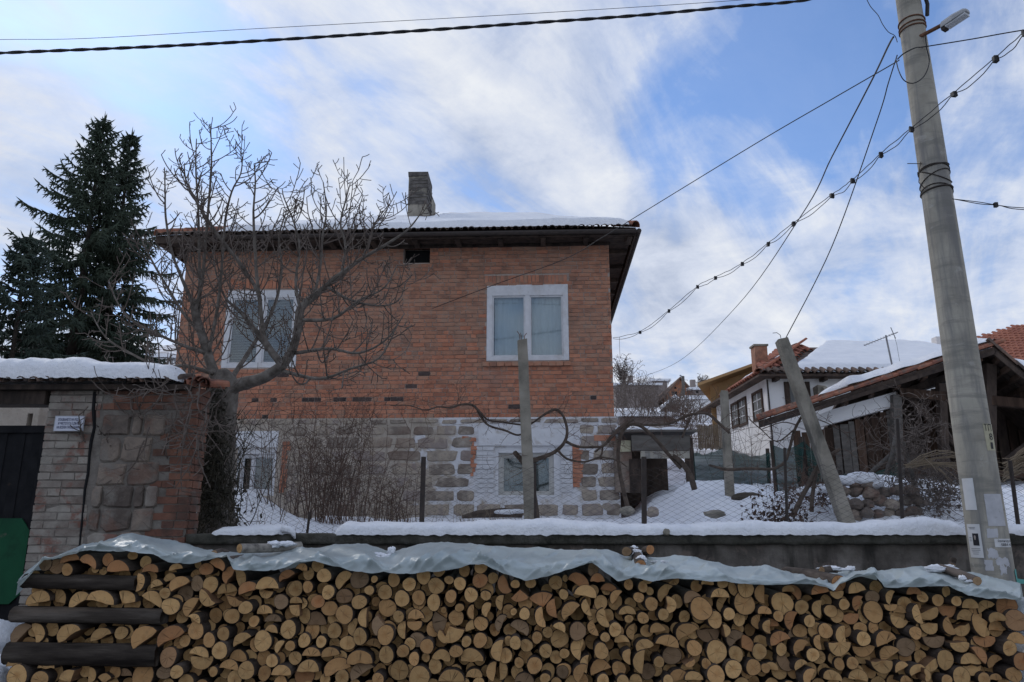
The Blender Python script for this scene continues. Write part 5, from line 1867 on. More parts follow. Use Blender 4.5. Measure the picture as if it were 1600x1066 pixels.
# vertical planks below it
px = 1238.0
while px < 1400:
    w = rng.uniform(9, 15)
    top = interp([(1238, 672), (1262, 676), (1345, 654), (1402, 637)], px + w / 2)
    a, b = bp(px + 0.6, 790, 0.06), bp(px + w - 0.6, top, 0.06)
    mb = MB()
    b = bp(px + w / 2, top, 0.06)
    mb.box(((a.x + b.x) / 2 + (b.x - a.x) / 2, b.y + rng.uniform(-0.02, 0.02), (1.8 + b.z) / 2), ((bp(px + w - .6, 700, .06) - bp(px + .6, 700, .06)).length, 0.03, b.z - rng.uniform(0, 0.06) - 1.8), 0, -BA)
    part('plank', mb, M['wood_brown'] if rng.random() < 0.8 else M['wood_grey'], barn)
    px += w
for (p0, p1, w, m) in (((1405, 790), (1399, 618), 0.16, 'wood_grey'), ((1405, 614), (1700, 640), 0.17, 'wood_brown'), ((1420, 622), (1512, 712), 0.12, 'wood_dark'), ((1572, 720), (1680, 640), 0.12, 'wood_dark'), ((1545, 790), (1545, 570), 0.18, 'wood_dark'),
                       ((1478, 790), (1470, 600), 0.14, 'wood_dark'), ((1400, 618), (1545, 566), 0.12, 'wood_dark'), ((1545, 566), (1690, 672), 0.12, 'wood_dark'), ((1500, 636), (1497, 590), .08, 'wood_dark'), ((1600, 640), (1597, 600), .08, 'wood_brown'), ((1400, 735), (1700, 745), 0.12, 'wood_brown'), ((1640, 800), (1640, 640), .16, 'wood_dark')):
    mb = MB()
    mb.beam(bp(*p0, -0.02 if w > .13 else 0.12), bp(*p1, -0.02 if w > .13 else 0.12), w, w)
    part('timber', mb, M[m], barn)
px = 1318.0
k = 0
while px < 1700:
    w = rng.uniform(12, 20)
    a, b = bp(px + 1, 700, 2.2), bp(px + w - 2, 700, 2.2)
    xf = (a - BN * 2.2).x
    zt_ = (lerp(eL.z, ap.z, min(1, max(0, (xf - eL.x) / (ap.x - eL.x)))) if xf < ap.x else lerp(ap.z, eR.z, min(1, (xf - ap.x) / (eR.x - ap.x)))) - 0.06
    mb = MB()
    mb.box((a + b) / 2 + Vector((0, rng.uniform(-0.03, 0.03), (zt_ + 2) / 2 - a.z)), ((b - a).length, 0.05, zt_ - 2.0), 0, -BA)
    part('plank', mb, M['wood_brown'] if rng.random() < 0.6 else M['wood_dark'], barn)
    px += w
mb = MB()
e_ = bp(1300, 700, 0.2)
mb.beam(Vector((e_.x, e_.y, 2.6)), Vector((e_.x, e_.y, 2.6)) + BN * (BD - 0.4), 0.08, 2.0)
e1_, e2_ = bp(1300, 700, 2.32), bp(1800, 700, 2.32)
mb.beam(Vector((e1_.x, e1_.y, 2.8)), Vector((e2_.x, e2_.y, 2.8)), 0.08, 2.4)
e3_ = bp(1410, 700, 2.45)
mb.beam(Vector((e3_.x, e3_.y, 3.3)), Vector((e2_.x, e2_.y + 0.14, 3.3)), 0.06, 2.3)
part('rear_wall', mb, M['wood_dark'], barn)
mb = MB()
for i in range(9):
    p = bp(1425 + i * 17 + rng.uniform(-4, 4), 765 + rng.uniform(-8, 8))
    mb.beam(p + Vector((-0.4, rng.uniform(0.2, 0.9), 0)), p + Vector((0.5, rng.uniform(0.2, 1.2), rng.uniform(0, 0.5))), 0.07, 0.04)
part('loose_boards', mb, M['wood_grey'], barn)

# red roofed house at the far right
rh = thing('red_roofed_house', 'house with a clean red tiled roof showing above the barn', 'house', (P(1580, 700, 25).x, 25, 3))
a, b = P(1440, 566, 24.5), P(1900, 566, 24.5)
t0 = P(1448, 550, 26.2)
top = P(1640, 510, 29)
mb = MB()
mb.b2(a.x + 0.3, b.x, 25, 33, 2, a.z - 0.05)
part('wall', mb, M['limewash'], rh)
mb = MB()
mb.add([a, b, (b.x, 29, top.z), (top.x - 1.0, 29, top.z), (a.x, 33.5, a.z)], [(0, 1, 2, 3), (0, 3, 4)])
rr = part('roof', mb, M['tile_far'], rh)
mb = MB()
sv = Vector((0, 29 - 24.5, top.z - a.z))
ox = top.x - 1.0 - a.x
tiles_joined(mb, a, (1, 0, 0), sv, b.x - a.x, sv.length - 0.1, 0.09, 0.205, 0.36, rgx, keep=lambda p, q: p > ox * q / sv.length - 0.1)
part('roof_tiles', mb, M['tile_far'], rr, kind='stuff')
mb = MB()
q = P(1467, 538, 26)
mb.box((q.x, 26, q.z - 0.2), (0.32, 0.32, 0.9), 0)
part('chimney', mb, M['limewash'], rh)

# antenna
an = thing('tv_antenna', 'thin television aerial on a tilted mast above the snowy roof', 'antenna', P(1397, 584, 18.5))
mb = MB()
mb.tube([P(1398, 590, 18.5), P(1384, 524, 18.5)], 0.022, 6)
part('mast', mb, M['alu'], an)
a, b = P(1350, 540, 18.5), P(1403, 519, 18.6)
mb = MB()
mb.tube([a, b], 0.011, 5)
part('boom', mb, M['alu'], an)
for i in range(11):
    p = a.lerp(b, 0.03 + i * 0.085)
    h = 0.10 + 0.008 * i
    mb = MB()
    mb.tube([p + Vector((-0.02, -h, -0.05)), p + Vector((0.02, h, 0.05))], 0.005, 4)
    part('element', mb, M['alu'], an)
mb = MB()
p = P(1396, 521, 18.6)
mb.tube([p + Vector((-0.05, 0, 0.16)), p + Vector((0.04, 0, -0.14))], 0.012, 5)
part('reflector', mb, M['alu'], an)
mb = MB()
mb.tube([p, p + Vector((0.05, 0, -0.3)), p + Vector((0.07, 0, -0.8)), P(1398, 580, 18.5)], 0.004, 4)
part('lead', mb, M['cable'], an)

# ------------------------------------------------------------------ yard clutter on the right
SY = 12.4
shed = thing('garden_shed', 'low makeshift shed of grey boards with snow on its flat roof', 'shed', (P(1030, 780, SY).x, SY, 2.2))


def sp(px, py, dy=0.0):
    return P(px, py, SY + dy)


for (x0, y0, x1, y1, m, dy, nm) in ((988, 704, 1078, 680, 'wood_grey', 0.0, 'board'), (1002, 716, 1077, 705, 'pole_concrete', 0.01, 'board'), (962, 770, 986, 690, 'stone_dark', 0.15, 'pier'), (966, 706, 985, 688, 'yellow_sign', 0.1, 'panel'), (985, 770, 1002, 717, 'wood_dark', 0.12, 'pier'), (1076, 790, 1082, 684, 'wood_dark', 0.05, 'post')):
    a, b = sp(x0, y0, dy), sp(x1, y1, dy)
    mb = MB()
    mb.box(((a.x + b.x) / 2, SY + dy + 0.04, (a.z + b.z) / 2), (b.x - a.x, 0.08, b.z - a.z), 0, jit=0.006)
    part(nm, mb, M[m], shed)
a, b = sp(958, 677), sp(1088, 677)
mb = MB()
mb.b2(a.x, b.x, SY - 0.1, SY + 3, a.z + 0.015, a.z + 0.05)
part('roof', mb, M['wood_grey'], shed)
mb = MB()
mb.b2(a.x + 0.2, b.x - 0.2, SY + 1.5, SY + 1.6, 1.8, a.z)
part('back_wall', mb, M['wood_dark'], shed)
mb = MB()
mb.grid(lambda u, v: (lerp(a.x + 0.05, b.x - 0.05, u), SY + v * 2.9, a.z + 0.052 + (0.08 + 0.09 * nz(u * 5, v * 4, 3)) * min(1, v * 10, u * 12, (1 - u) * 12) ** 0.5), 40, 12)
part('snow_cover', mb, M['snow'], shed, smooth=True)


def net(label, pts, Y, seed):
    """green shade cloth hung between stakes: a sagging sheet"""
    root = thing('shade_net', label, 'netting', P(pts[0][0], pts[3][1], Y), 0, 'green shade netting fences')
    A_, B_, C_, D2 = [P(x, y, Y + dy) for (x, y, dy) in pts]
    mb = MB()
    def fn(u, v):
        p = (D2.lerp(C_, u)).lerp(A_.lerp(B_, u), v)
        sag = -0.07 * sin(u * pi) * v
        return (p.x, p.y + 0.05 * sin(u * 19 + seed + v * 2) * (0.4 + 0.6 * (1 - v)) + 0.05 * nz(u * 4, v * 3, seed), p.z + sag + 0.03 * nz(u * 5, seed) * v)
    mb.grid(fn, 40, 10)
    part('cloth', mb, M['net'], root, smooth=True)
    for p, q in ((A_, D2), (B_, C_)):
        mb = MB()
        mb.tube([q + Vector((0, 0.06, -0.3)), p + Vector((rng.uniform(-.03, .03), 0.06, 0.08))], 0.03, 6)
        part('stake', mb, M['wood_dark'], root)


net('green shade netting between the shed and the upright concrete post', [(1084, 708, 0), (1136, 694, .1), (1134, 780, .1), (1090, 792, 0)], 11.6, 1)
net('green shade netting just right of the upright concrete post', [(1142, 703, 0), (1204, 708, 0.1), (1204, 768, 0.1), (1146, 770, 0)], 12.2, 2)
net('darkest green shade netting flap, hanging beside the leaning post', [(1207, 696, 0), (1256, 690, 0.0), (1250, 766, 0.1), (1216, 776, 0.1)], 11.2, 3)
net('green shade netting low behind the vine before the planks', [(1258, 690, 0), (1300, 722, 0.1), (1300, 752, 0.1), (1262, 755, 0)], 11.6, 4)
net('green shade netting strip in front of the barn planks', [(1318, 742, 0), (1408, 722, 0.1), (1408, 775, 0.1), (1318, 775, 0)], 12.4, 5)
# picket fence far behind the vines
pf = thing('picket_fence', 'low grey picket fence behind the vine arch', 'fence', P(1110, 680, 17))
for i in range(18):
    p = P(1092 + i * 2.6, 690, 17)
    mb = MB()
    mb.box((p.x, 17, p.z + 0.1), (0.03, 0.02, 0.55 + rng.uniform(-.05, .05)), 0)
    part('picket', mb, M['straw'], pf)
# rubble wall
rb = thing('rubble_wall', 'tumbled rubble stone wall behind the leaning post', 'wall', P(1350, 805, 9.25))
rgx = random.Random(81)
for row in range(4):
    px = 1305 + rgx.uniform(-8, 8)
    while px < 1432:
        rp = rgx.uniform(8, 13.5)
        py = 803 - row * 17 + rgx.uniform(-4, 4)
        if row >= 3 and not (1310 < px < 1362):
            px += rp * 2
            continue
        p = P(px + rp, py, 9.25 + row * 0.07 + rgx.uniform(-0.06, 0.06))
        mb = MB()
        bumpy(mb, p, px_r(rp, p), rgx.uniform(0, 99), 0.35, 9, 6, squash=(1.1, 0.9, 0.82))
        part('stone', mb, M['stone_dark'] if rgx.random() < 0.8 else M['stone'], rb)
        px += rp * 1.85
mb = MB()
for k, (px, py, rp) in enumerate(((1320, 752, 15), (1345, 748, 18), (1362, 757, 14), (1292, 765, 10), (1262, 768, 12))):
    q = P(px, py, 9.45)
    bumpy(mb, q, px_r(rp, q), k + 3, 0.3, 14, 9, squash=(1.5, 1.1, 0.55))
solo('snow_lumps', mb, M['snow'], 'snow lumps lying on the rubble stones', 'snow', True, kind='stuff')
# stones and boards in the snow
for (px, py, Y, rp, sq, lab, m) in ((1071, 776, 10.6, 12, (1, .8, .6), 'largest dark stone sticking out of the snow heap', 'concrete'), (1019, 800, 9.0, 10, (1, 1, .85), 'square stone block low in the snow right of an iron post', 'stone'),
                                    (981, 798, 9.2, 10, (1.2, 1, .7), 'stone lying against the house corner vine', 'concrete'), (1118, 803, 8.7, 13, (1.3, 1, .45), 'flat stone low in the snow left of the upright concrete post', 'concrete'), (1168, 777, 9.9, 16, (1.7, 1, .45), 'long earthy clod bare of snow behind the withered plants', 'soil'),
                                    (950, 792, 10.0, 8, (1.2, 1, .7), 'small stone at the foot of the house wall', 'stone')):
    p = P(px, py, Y)
    mb = MB()
    bumpy(mb, p, px_r(rp, p), px * 0.1, 0.4, 12, 8, squash=sq)
    solo('stone', mb, M[m], lab, 'stone')
p = P(760, 803, 9.8)
mb = MB()
mb.tube([P(722, 808, 9.7), P(745, 803, 9.75), P(785, 801, 9.8), P(815, 802, 9.9)], [0.02, 0.05, 0.055, 0.05], 8, rough=0.3)
solo('fallen_branch', mb, M['vine'], 'thick dead branch lying in snow beside the vine trunk', 'branch', True)
mb = MB()
for k, (px, py, rp) in enumerate(((790, 800, 10), (808, 799, 8))):
    q = P(px, py, 9.75)
    bumpy(mb, q, px_r(rp, q), k + 8, 0.3, 12, 8, squash=(1.8, 1, 0.4))
solo('snow_lumps', mb, M['snow'], 'little snow lying on the dead branch', 'snow', True, kind='stuff')
for (q0, q1, Y, lab) in (((1385, 740), (1399, 682), 9.5, 'grey stake leaning left of the dead climber'), ((1436, 805), (1412, 690), 9.4, 'pale grey trunk pole standing in the dead climber'), ((1330, 765), (1400, 702), 9.7, 'thin pale pole slanting before the barn planks')):
    mb = MB()
    a, b = P(*q0, Y), P(*q1, Y)
    mb.tube([a, a.lerp(b, 0.5) + Vector((0.02, 0, 0.01)), b], [0.03, 0.027, 0.02], 7)
    solo('wooden_stake', mb, M['wood_grey'], lab, 'stake', True, 'loose stakes before the barn')

# ------------------------------------------------------------------ houses on the hill
def far_house(name, label, px0, px1, pyb, pye, pyr, Y, depth, wm, gable=True, snow=True, wins=(), chim=None):
    a, b = P(px0, pye, Y), P(px1, pye, Y)
    zb, zr = P(px0, pyb, Y).z - 1.5, P((px0 + px1) / 2, pyr, Y).z
    root = thing(name, label, 'house', ((a.x + b.x) / 2, Y, zb + 1.5), 0, 'houses on the hill')
    mb = MB()
    xm = (a.x + b.x) / 2
    mb.b2(a.x, b.x, Y, Y + depth, zb, a.z)
    ov = 0.35
    rf = MB()
    if gable:
        mb.add([(a.x, Y, a.z), (b.x, Y, a.z), (xm, Y, zr), (a.x, Y + depth, a.z), (b.x, Y + depth, a.z), (xm, Y + depth, zr)], [(0, 1, 2), (4, 3, 5), (0, 2, 5, 3), (1, 4, 5, 2)])
        for s in (0, 1):
            p = Vector(((a.x - ov) if s == 0 else (b.x + ov), Y - ov, a.z - ov * (zr - a.z) / (xm - a.x)))
            q = Vector((xm, Y - ov, zr + 0.02))
            t, d = Vector((0, 0, 0.16)), Vector((0, depth + 2 * ov, 0))
            rf.add([p, q, q + d, p + d, p + t, q + t, q + d + t, p + d + t], [(0, 3, 2, 1), (4, 5, 6, 7), (0, 1, 5, 4), (1, 2, 6, 5), (2, 3, 7, 6), (3, 0, 4, 7)])
    else:
        p, q = Vector((a.x - ov, Y - ov, a.z)), Vector((b.x + ov, Y - ov, a.z))
        t = Vector((0, 0, 0.2))
        d = Vector((0, depth / 2 + ov, zr - a.z))
        rf.add([p, q, q + d, p + d, p + t, q + t, q + d + t, p + d + t], [(0, 3, 2, 1), (4, 5, 6, 7), (0, 1, 5, 4), (1, 2, 6, 5), (2, 3, 7, 6), (3, 0, 4, 7)])
        e = Vector((0, depth / 2 + ov, -(zr - a.z)))
        rf.add([p + d, q + d, q + d + e, p + d + e, p + d + t, q + d + t, q + d + e + t, p + d + e + t], [(0, 3, 2, 1), (4, 5, 6, 7), (0, 1, 5, 4), (1, 2, 6, 5), (2, 3, 7, 6), (3, 0, 4, 7)])
    part('wall', mb, wm, root)
    part('roof', rf, M['snow'] if snow else M['tile_old'], root)
    for (x0, y0, x1, y1) in wins:
        c, d = P(x0, y1, Y - 0.05), P(x1, y0, Y - 0.05)
        w = MB()
        w.b2(c.x, d.x, Y - 0.04, Y + 0.02, c.z, d.z)
        part('window', w, M['dark_room'], root)
    if chim:
        c = P(chim[0], chim[1], Y + depth * 0.4)
        w = MB()
        w.box((c.x, c.y, c.z - 0.6), (0.42, 0.42, 1.2), 0)
        part('chimney', w, M['house_grey'], root)
    return root


far_house('hill_house', 'long grey brown house with thin snow on its roof, left on the hill', 962, 1028, 622, 603, 590, 62, 8, M['house_grey'], False, True, chim=(985, 588))
far_house('hill_house', 'narrow flat grey house behind the long grey brown one', 1020, 1042, 612, 596, 594, 70, 8, M['house_grey'], False, True, chim=(1019, 592))
far_house('hill_house', 'orange gabled house on the hill with a small dark window', 1042, 1084, 640, 616, 593, 60, 10, M['house_orange'], True, False, wins=((1054, 604.5, 1056.5, 607.5), (1050, 612, 1058, 617)), chim=(1082, 594))
far_house('hill_house', 'grey wing with snowy roof beside the orange gabled house', 1083, 1122, 640, 610, 602, 59, 8, M['house_grey'], False, True, wins=((1088, 611, 1091, 614),))
far_house('hill_house', 'low white house with snowy roof left of the ochre house', 1076, 1122, 660, 625, 617, 42, 8, M['limewash'], False, True)
far_house('hill_house', 'small grey gabled shed below the orange house', 1040, 1068, 660, 634, 622, 45, 6, M['house_grey'], True, True)
far_house('hill_house', 'long low snowy roofed shed behind the vine arch', 968, 1052, 668, 652, 642, 34, 5, M['house_grey'], False, True)
far_house('hill_house', 'pale house with snowy roof glimpsed behind the spruces', 20, 116, 575, 535, 515, 42, 8, M['house_grey'], False, True, wins=((62, 540, 70, 550), (90, 540, 98, 550)))
far_house('hill_house', 'snowy roofed house between the spruces and the brick house', 200, 262, 600, 560, 540, 40, 8, M['limewash'], False, True, wins=((228, 566, 236, 578),))
fp = thing('far_utility_pole', 'thin far utility pole in front of the orange gabled house', 'pole', P(1068, 640, 52))
mb = MB()
mb.tube([P(1069, 650, 52), P(1067, 588, 52)], [0.15, 0.11], 8)
part('shaft', mb, M['wood_grey'], fp)
mb = MB()
mb.tube([P(1067, 589, 52), P(1062, 586.5, 52)], 0.05, 5)
part('lamp_arm', mb, M['alu'], fp)


def brush(label, pts, count, seed, h, m, rr=0.016):
    rgx = random.Random(seed)
    mb = MB()
    for i in range(count):
        (cx, cy, Y, wx, wy) = rgx.choice(pts)
        p = P(cx + rgx.uniform(-wx, wx), cy + rgx.uniform(-wy, wy), Y + rgx.uniform(-3, 3))
        k = Y / 30
        shoot(mb, p, Vector((rgx.gauss(0, .35), rgx.gauss(0, .3), 1)), h * k * rgx.uniform(0.5, 1.1), rr * k, rgx, 0.05, 7, 2, 3, 0.13, rr * k * 0.4)
    return solo('brushwood', mb, m, label, 'brushwood', kind='stuff')


brush('grey brown leafless brushwood covering the slope below the hill houses', [(985, 645, 30, 34, 10), (1030, 650, 28, 30, 10), (1075, 660, 26, 28, 8), (1000, 630, 38, 36, 8), (990, 620, 44, 28, 6), (1065, 640, 36, 16, 6)], 230, 91, 1.05, M['twig'])
brush('brown thicket between the vine arch and the ochre house', [(1090, 705, 19, 24, 10), (1060, 690, 20, 24, 10)], 60, 92, 1.5, M['twig_red'], 0.013)
rgx = random.Random(95)
for (px, pyb, pyt, Y, lab) in ((976, 615, 556, 56, 'bare tree on the hill right beside the brick house corner'), (1100, 615, 584, 66, 'small bare tree behind the grey wing on the hill')):
    p = P(px, pyb, Y)
    H = P(px, pyt, Y).z - p.z
    root = thing('bare_tree', lab, 'tree', p)
    mb, tb = MB(), MB()
    tb.tube([p - Vector((0, 0, 1)), p + Vector((0, 0, H * 0.35))], [0.16, 0.09], 6)
    for i in range(46):
        q = p + Vector((rgx.uniform(-.2, .2), 0, H * rgx.uniform(0.1, 0.4)))
        shoot(mb, q, Vector((rgx.gauss(0, .6), rgx.gauss(0, .6), 1)), H * rgx.uniform(0.35, 0.7), 0.035, rgx, 0.04, 7, 2, 3, 0.10, 0.014)
    part('trunk', tb, M['bark_tree'], root)
    part('crown', mb, M['twig'], root)

# ------------------------------------------------------------------ utility pole
UY = 6.75
ux = (P(1553, 880, UY).x + P(1416, 0, UY).x) / 2


def prad(z):
    return lerp(0.176, 0.116, z / 7.0)


up = thing('utility_pole', 'tall round concrete utility pole with posters and wires wound round it', 'pole', (ux, UY, 0))
mb = MB()
mb.tube([(ux, UY, -0.3 + i * 0.45) for i in range(21)], [prad(-0.3 + i * 0.45) for i in range(21)], 40)
part('shaft', mb, M['pole_concrete'], up, smooth=True)


def pol(px, py):
    """pixel on the pole -> angle (0 faces the camera side), height"""
    z = P(1500, py, UY - 0.18).z
    cx, dd = ux, UY
    d = pdir(px, py)
    r = prad(z)
    # ray against the cylinder in plan
    a = d.x * d.x + d.y * d.y
    b = -2 * (d.x * cx + d.y * dd)
    c = cx * cx + dd * dd - r * r
    disc = b * b - 4 * a * c
    t = (-b - sqrt(max(0, disc))) / (2 * a)
    q = EYE + d * t
    return atan2(q.x - cx, -(q.y - dd)), q.z


def psurf(th, z, off=0.002):
    r = prad(z) + off
    return Vector((ux + r * sin(th), UY - r * cos(th), z))


def patch(mb, th0, th1, z0, z1, off, n=8, ragged=0.0, seed=0, slant=0.0, nv=1):
    def fn(u, v):
        th = lerp(th0, th1, u) + slant * v + ragged * 0.35 * nz(v * 7, u * 9, seed)
        z = lerp(z0, z1, v) + ragged * 0.15 * nz(u * 8, v * 6, seed + 5)
        return tuple(psurf(th, z, off))
    mb.grid(fn, n, nv)


def ptext(body, px, py, size, width, m, parent, off=0.004):
    th, z = pol(px, py)
    return lettering(body, psurf(th, z, off), size, width, m, parent, (pi / 2, 0, th))


(t0, z1), (t1, z0) = pol(1503, 748), pol(1524, 797)
mb = MB()
patch(mb, t0, pol(1520, 748)[0], z0, z1, 0.003, 8, 0.06, 3, nv=6)
solo('poster', mb, M['paper'], 'blank white paper pasted on the left side of the pole', 'poster', group='papers on the utility pole')
(t0, z1), (t1, z0) = pol(1537, 772), pol(1571, 822)
mb = MB()
patch(mb, t0, t1, z0, z1, 0.003, 8, 0.05, 5, nv=6)
solo('poster', mb, M['paper_old'], 'blank greyish sheet pasted on the right side of the pole', 'poster', group='papers on the utility pole')
(t0, z1), (t1, z0) = pol(1511, 819), pol(1538, 872)
ob_ = thing('obituary_notice', 'white paper notice with a small dark portrait on the pole', 'poster', psurf(t0, z0), 0, 'papers on the utility pole')
mb = MB()
patch(mb, t0, t1, z0, z1, 0.004, 8, 0.02, 8, nv=4)
part('sheet', mb, M['paper'], ob_)
pw = t1 - t0
ph = z1 - z0
mb = MB()
patch(mb, t0 + pw * .42, t0 + pw * .84, z0 + ph * .36, z0 + ph * .72, 0.006, 4)
pic = part('portrait', mb, M['black_print'], ob_)
mb = MB()
for (u, v, ru, rv) in ((.60, .61, .075, .055), (.60, .555, .05, .03)):
    def fn(a, b):
        return tuple(psurf(t0 + pw * (u + ru * b * cos(a * 2 * pi)), z0 + ph * (v + rv * b * sin(a * 2 * pi)), 0.0072))
    mb.grid(fn, 12, 1)
part('face', mb, M['skin_print'], pic)
mb = MB()
for (u0, u1, v) in ((.18, .70, .90), (.25, .65, .86), (.12, .34, .60), (.12, .32, .55), (.12, .34, .50), (.2, .85, .27), (.2, .85, .22), (.25, .75, .17), (.3, .7, .11)):
    patch(mb, t0 + pw * u0, t0 + pw * u1, z0 + ph * v - 0.003, z0 + ph * v + 0.002, 0.006, 3)
part('print', mb, M['grey_print'], ob_)
(t0, z1), (t1, z0) = pol(1553, 842), pol(1579, 855)
st = thing('phone_sticker', 'narrow white printed strip low on the right side of the pole', 'sticker', psurf(t0, z0), 0, 'papers on the utility pole')
mb = MB()
patch(mb, t0, t1, z0, z1, 0.004, 8)
part('strip', mb, M['paper'], st)
ptext('Ремонтира', 1568, 845.5, 0.03, 0.12, M['black_print'], st, 0.006)
ptext('0884 4', 1571, 851.5, 0.035, 0.10, M['black_print'], st, 0.006)
mb = MB()
for k, (a, b, c, d) in enumerate(((1538, 875, 1553, 892), (1556, 872, 1577, 884), (1562, 884, 1574, 897), (1541, 826, 1560, 840), (1543, 858, 1560, 872))):
    (t0, z1), (t1, z0) = pol(a, b), pol(c, d)
    patch(mb, t0, t1, z0, z1, 0.002, 8, 0.25, k * 3.3, nv=6)
solo('torn_paper', mb, M['paper_old'], 'torn paper scraps left on the foot of the pole', 'paper', kind='stuff')
(t0, z1), (t1, z0) = pol(1535, 662), pol(1557, 705)
tp = thing('painted_plate', 'cream painted number patch with black characters on the pole', 'sign', psurf(t0, z0), 0, 'papers on the utility pole')
mb = MB()
t0b = pol(1543, 705)[0]
def fn(u, v):
    return tuple(psurf(lerp(lerp(t0b, t0, v), t1 + 0.35, u), lerp(z0, z1, v), 0.002))
mb.grid(fn, 10, 4)
part('patch', mb, M['yellow_sign'], tp)
ptext('ТП', 1543, 669, 0.085, 0.085, M['black_print'], tp, 0.004)
ptext('8', 1548, 683, 0.085, 0.05, M['black_print'], tp, 0.004)
ptext('1', 1549.5, 697, 0.085, 0.03, M['black_print'], tp, 0.004)
mb = MB()
(t0, z1), (t1, z0) = pol(1584, 890), pol(1588, 912)
patch(mb, t0, t0 + 0.5, z0, z1, 0.006, 6, 0.12, 4, nv=5)
q = psurf(t0 + 0.4, z0 + 0.02, 0.02)
mb.box(q, (0.07, 0.01, 0.035), 0, jit=0.008)
solo('teal_tape', mb, M['teal'], 'scrap of teal tape hanging at the foot of the pole', 'tape')


def ring(z0, tilt, az, r=0.006, off=0.006, a0=0, a1=2 * pi, n=28):
    return [psurf(a0 + (a1 - a0) * i / n, z0 + tilt * sin(a0 + (a1 - a0) * i / n + az), off) for i in range(n + 1)]


mb = MB()
for py, tl, az, r in ((252, 0.02, 0, .006), (256, .03, 2, .005), (270, .07, 1, .005), (290, .05, 2.2, .005), (288, 0.015, .5, .009), (265, .09, 4, .005)):
    z = P(1455, py, UY - 0.17).z
    mb.tube(ring(z, tl, az), r, 5)
z = P(1455, 270, UY).z
mb.tube([psurf(-1.3, z + 0.1, 0.01), psurf(-1.35, z + 0.02, 0.03), psurf(-1.4, z - 0.12, 0.05), psurf(-1.2, z - 0.2, 0.02)], 0.004, 4)
mb.tube([psurf(-1.3, z + 0.08, 0.0), psurf(-1.5, z + 0.09, 0.13)], 0.004, 4)
part('wound_wire', mb, M['iron'], up)
mb = MB()
z = P(1425, 48, UY).z
for dz in (0.0, 0.035, 0.09):
    mb.tube(ring(z + dz, 0.01, dz * 20), 0.008, 5)
part('clamp_band', mb, M['rust'], up)
mb = MB()
z = P(1435, 30, UY).z
mb.tube([psurf(0.9, z + 0.3, 0.03), psurf(0.9, z + 0.1, 0.05), psurf(1.0, z - 0.02, 0.03)], 0.02, 6)
mb.tube([psurf(0.2, z + 0.3, 0.05), psurf(0.5, z + 0.12, 0.10), psurf(1.2, z + 0.2, 0.10), psurf(1.3, z + 0.5, 0.05)], 0.012, 6)
mb.tube([psurf(-0.9, z + 0.24, 0.04), psurf(-0.5, z + 0.14, 0.07), psurf(0.2, z + 0.14, 0.08), psurf(0.6, z + 0.3, 0.05)], 0.008, 6)
part('cable_loop', mb, M['cable'], up)
# street lamp head on the pole
la = thing('street_lamp', 'grey street lamp head on a rusty arm fixed to the pole', 'lamp', P(1440, 55, UY - 0.1))
a, b = P(1436, 58, UY - 0.1), P(1478, 36, UY - 0.3)
mb = MB()
mb.tube([a, b], 0.02, 8)
part('arm', mb, M['rust'], la)
a, b = P(1472, 43, UY - 0.28), P(1512, 17, UY - 0.5)
d = (b - a).normalized()
mb = MB()
sidev = d.cross(Vector((0, 0, 1))).normalized()
upv = sidev.cross(d)
prof = [(0, .035, .035), (.06, .052, .042), (.5, .06, .046), (.9, .052, .035), (1, .035, .02)]
vs, fs = [], []
for (t, w_, h_) in prof:
    c = a.lerp(b, t)
    for (sx, sz) in ((-1, -.6), (-1, .3), (-.6, 1), (.6, 1), (1, .3), (1, -.6)):
        vs.append(c + sidev * sx * w_ + upv * sz * h_)
for i in range(len(prof) - 1):
    for j in range(6):
        fs.append((i * 6 + j, i * 6 + (j + 1) % 6, i * 6 + 6 + (j + 1) % 6, i * 6 + 6 + j))
fs += [tuple(range(6)), tuple(range(len(vs) - 1, len(vs) - 7, -1))]
mb.add(vs, fs)
part('housing', mb, M['lamp_grey'], la)
mb = MB()
mb.beam(a.lerp(b, .18) - upv * 0.03, a.lerp(b, .95) - upv * 0.028, 0.088, 0.025, up=upv)
part('lens', mb, M['lamp_lens'], la)
mb = MB()
mb.beam(a.lerp(b, .0) - upv * 0.033, a.lerp(b, .16) - upv * 0.033, 0.07, 0.035, up=upv)
part('ballast_box', mb, M['iron'], la)

# ------------------------------------------------------------------ overhead cables
def path_of(pts, k=8):
    return [p for p, _ in smooth_path([(P(x, y, Y), 0) for (x, y, Y) in pts], k)]


def cable(name, label, pts, r, m='cable', group='overhead cables', k=8):
    mb = MB()
    mb.tube(path_of(pts, k), r, 6)
    return solo(name, mb, M[m], label, 'cable', True, group)


bund = thing('overhead_cable', 'thickest black twisted cable sweeping across the top of the sky', 'cable', P(0, 83, 6.4), 0, 'overhead cables')
pth = path_of([(-200, 93, 6.4), (0, 83, 6.4), (300, 70, 6.4), (640, 49, 6.45), (800, 38, 6.5), (1000, 24, 6.55), (1150, 10, 6.6), (1260, 0, 6.65), (1400, -30, 6.7)], 26)
for ph_ in (0, pi):
    mb = MB()
    s = 0
    pp = []
    for i, p in enumerate(pth):
        if i:
            s += (p - pth[i - 1]).length
        a = s * 2 * pi / 0.42 + ph_
        pp.append(p + Vector((0, cos(a) * 0.0075, sin(a) * 0.0075)))
    mb.tube(pp, 0.0105, 6)
    part('strand', mb, M['cable'], bund, smooth=True)
cable('overhead_cable', 'thinnest wire running above the thick black twisted cable', [(-200, 66, 6.5), (0, 62, 6.5), (140, 60, 6.5), (400, 45, 6.5), (800, 23, 6.5), (1120, 3, 6.55), (1300, -12, 6.6)], 0.0028)
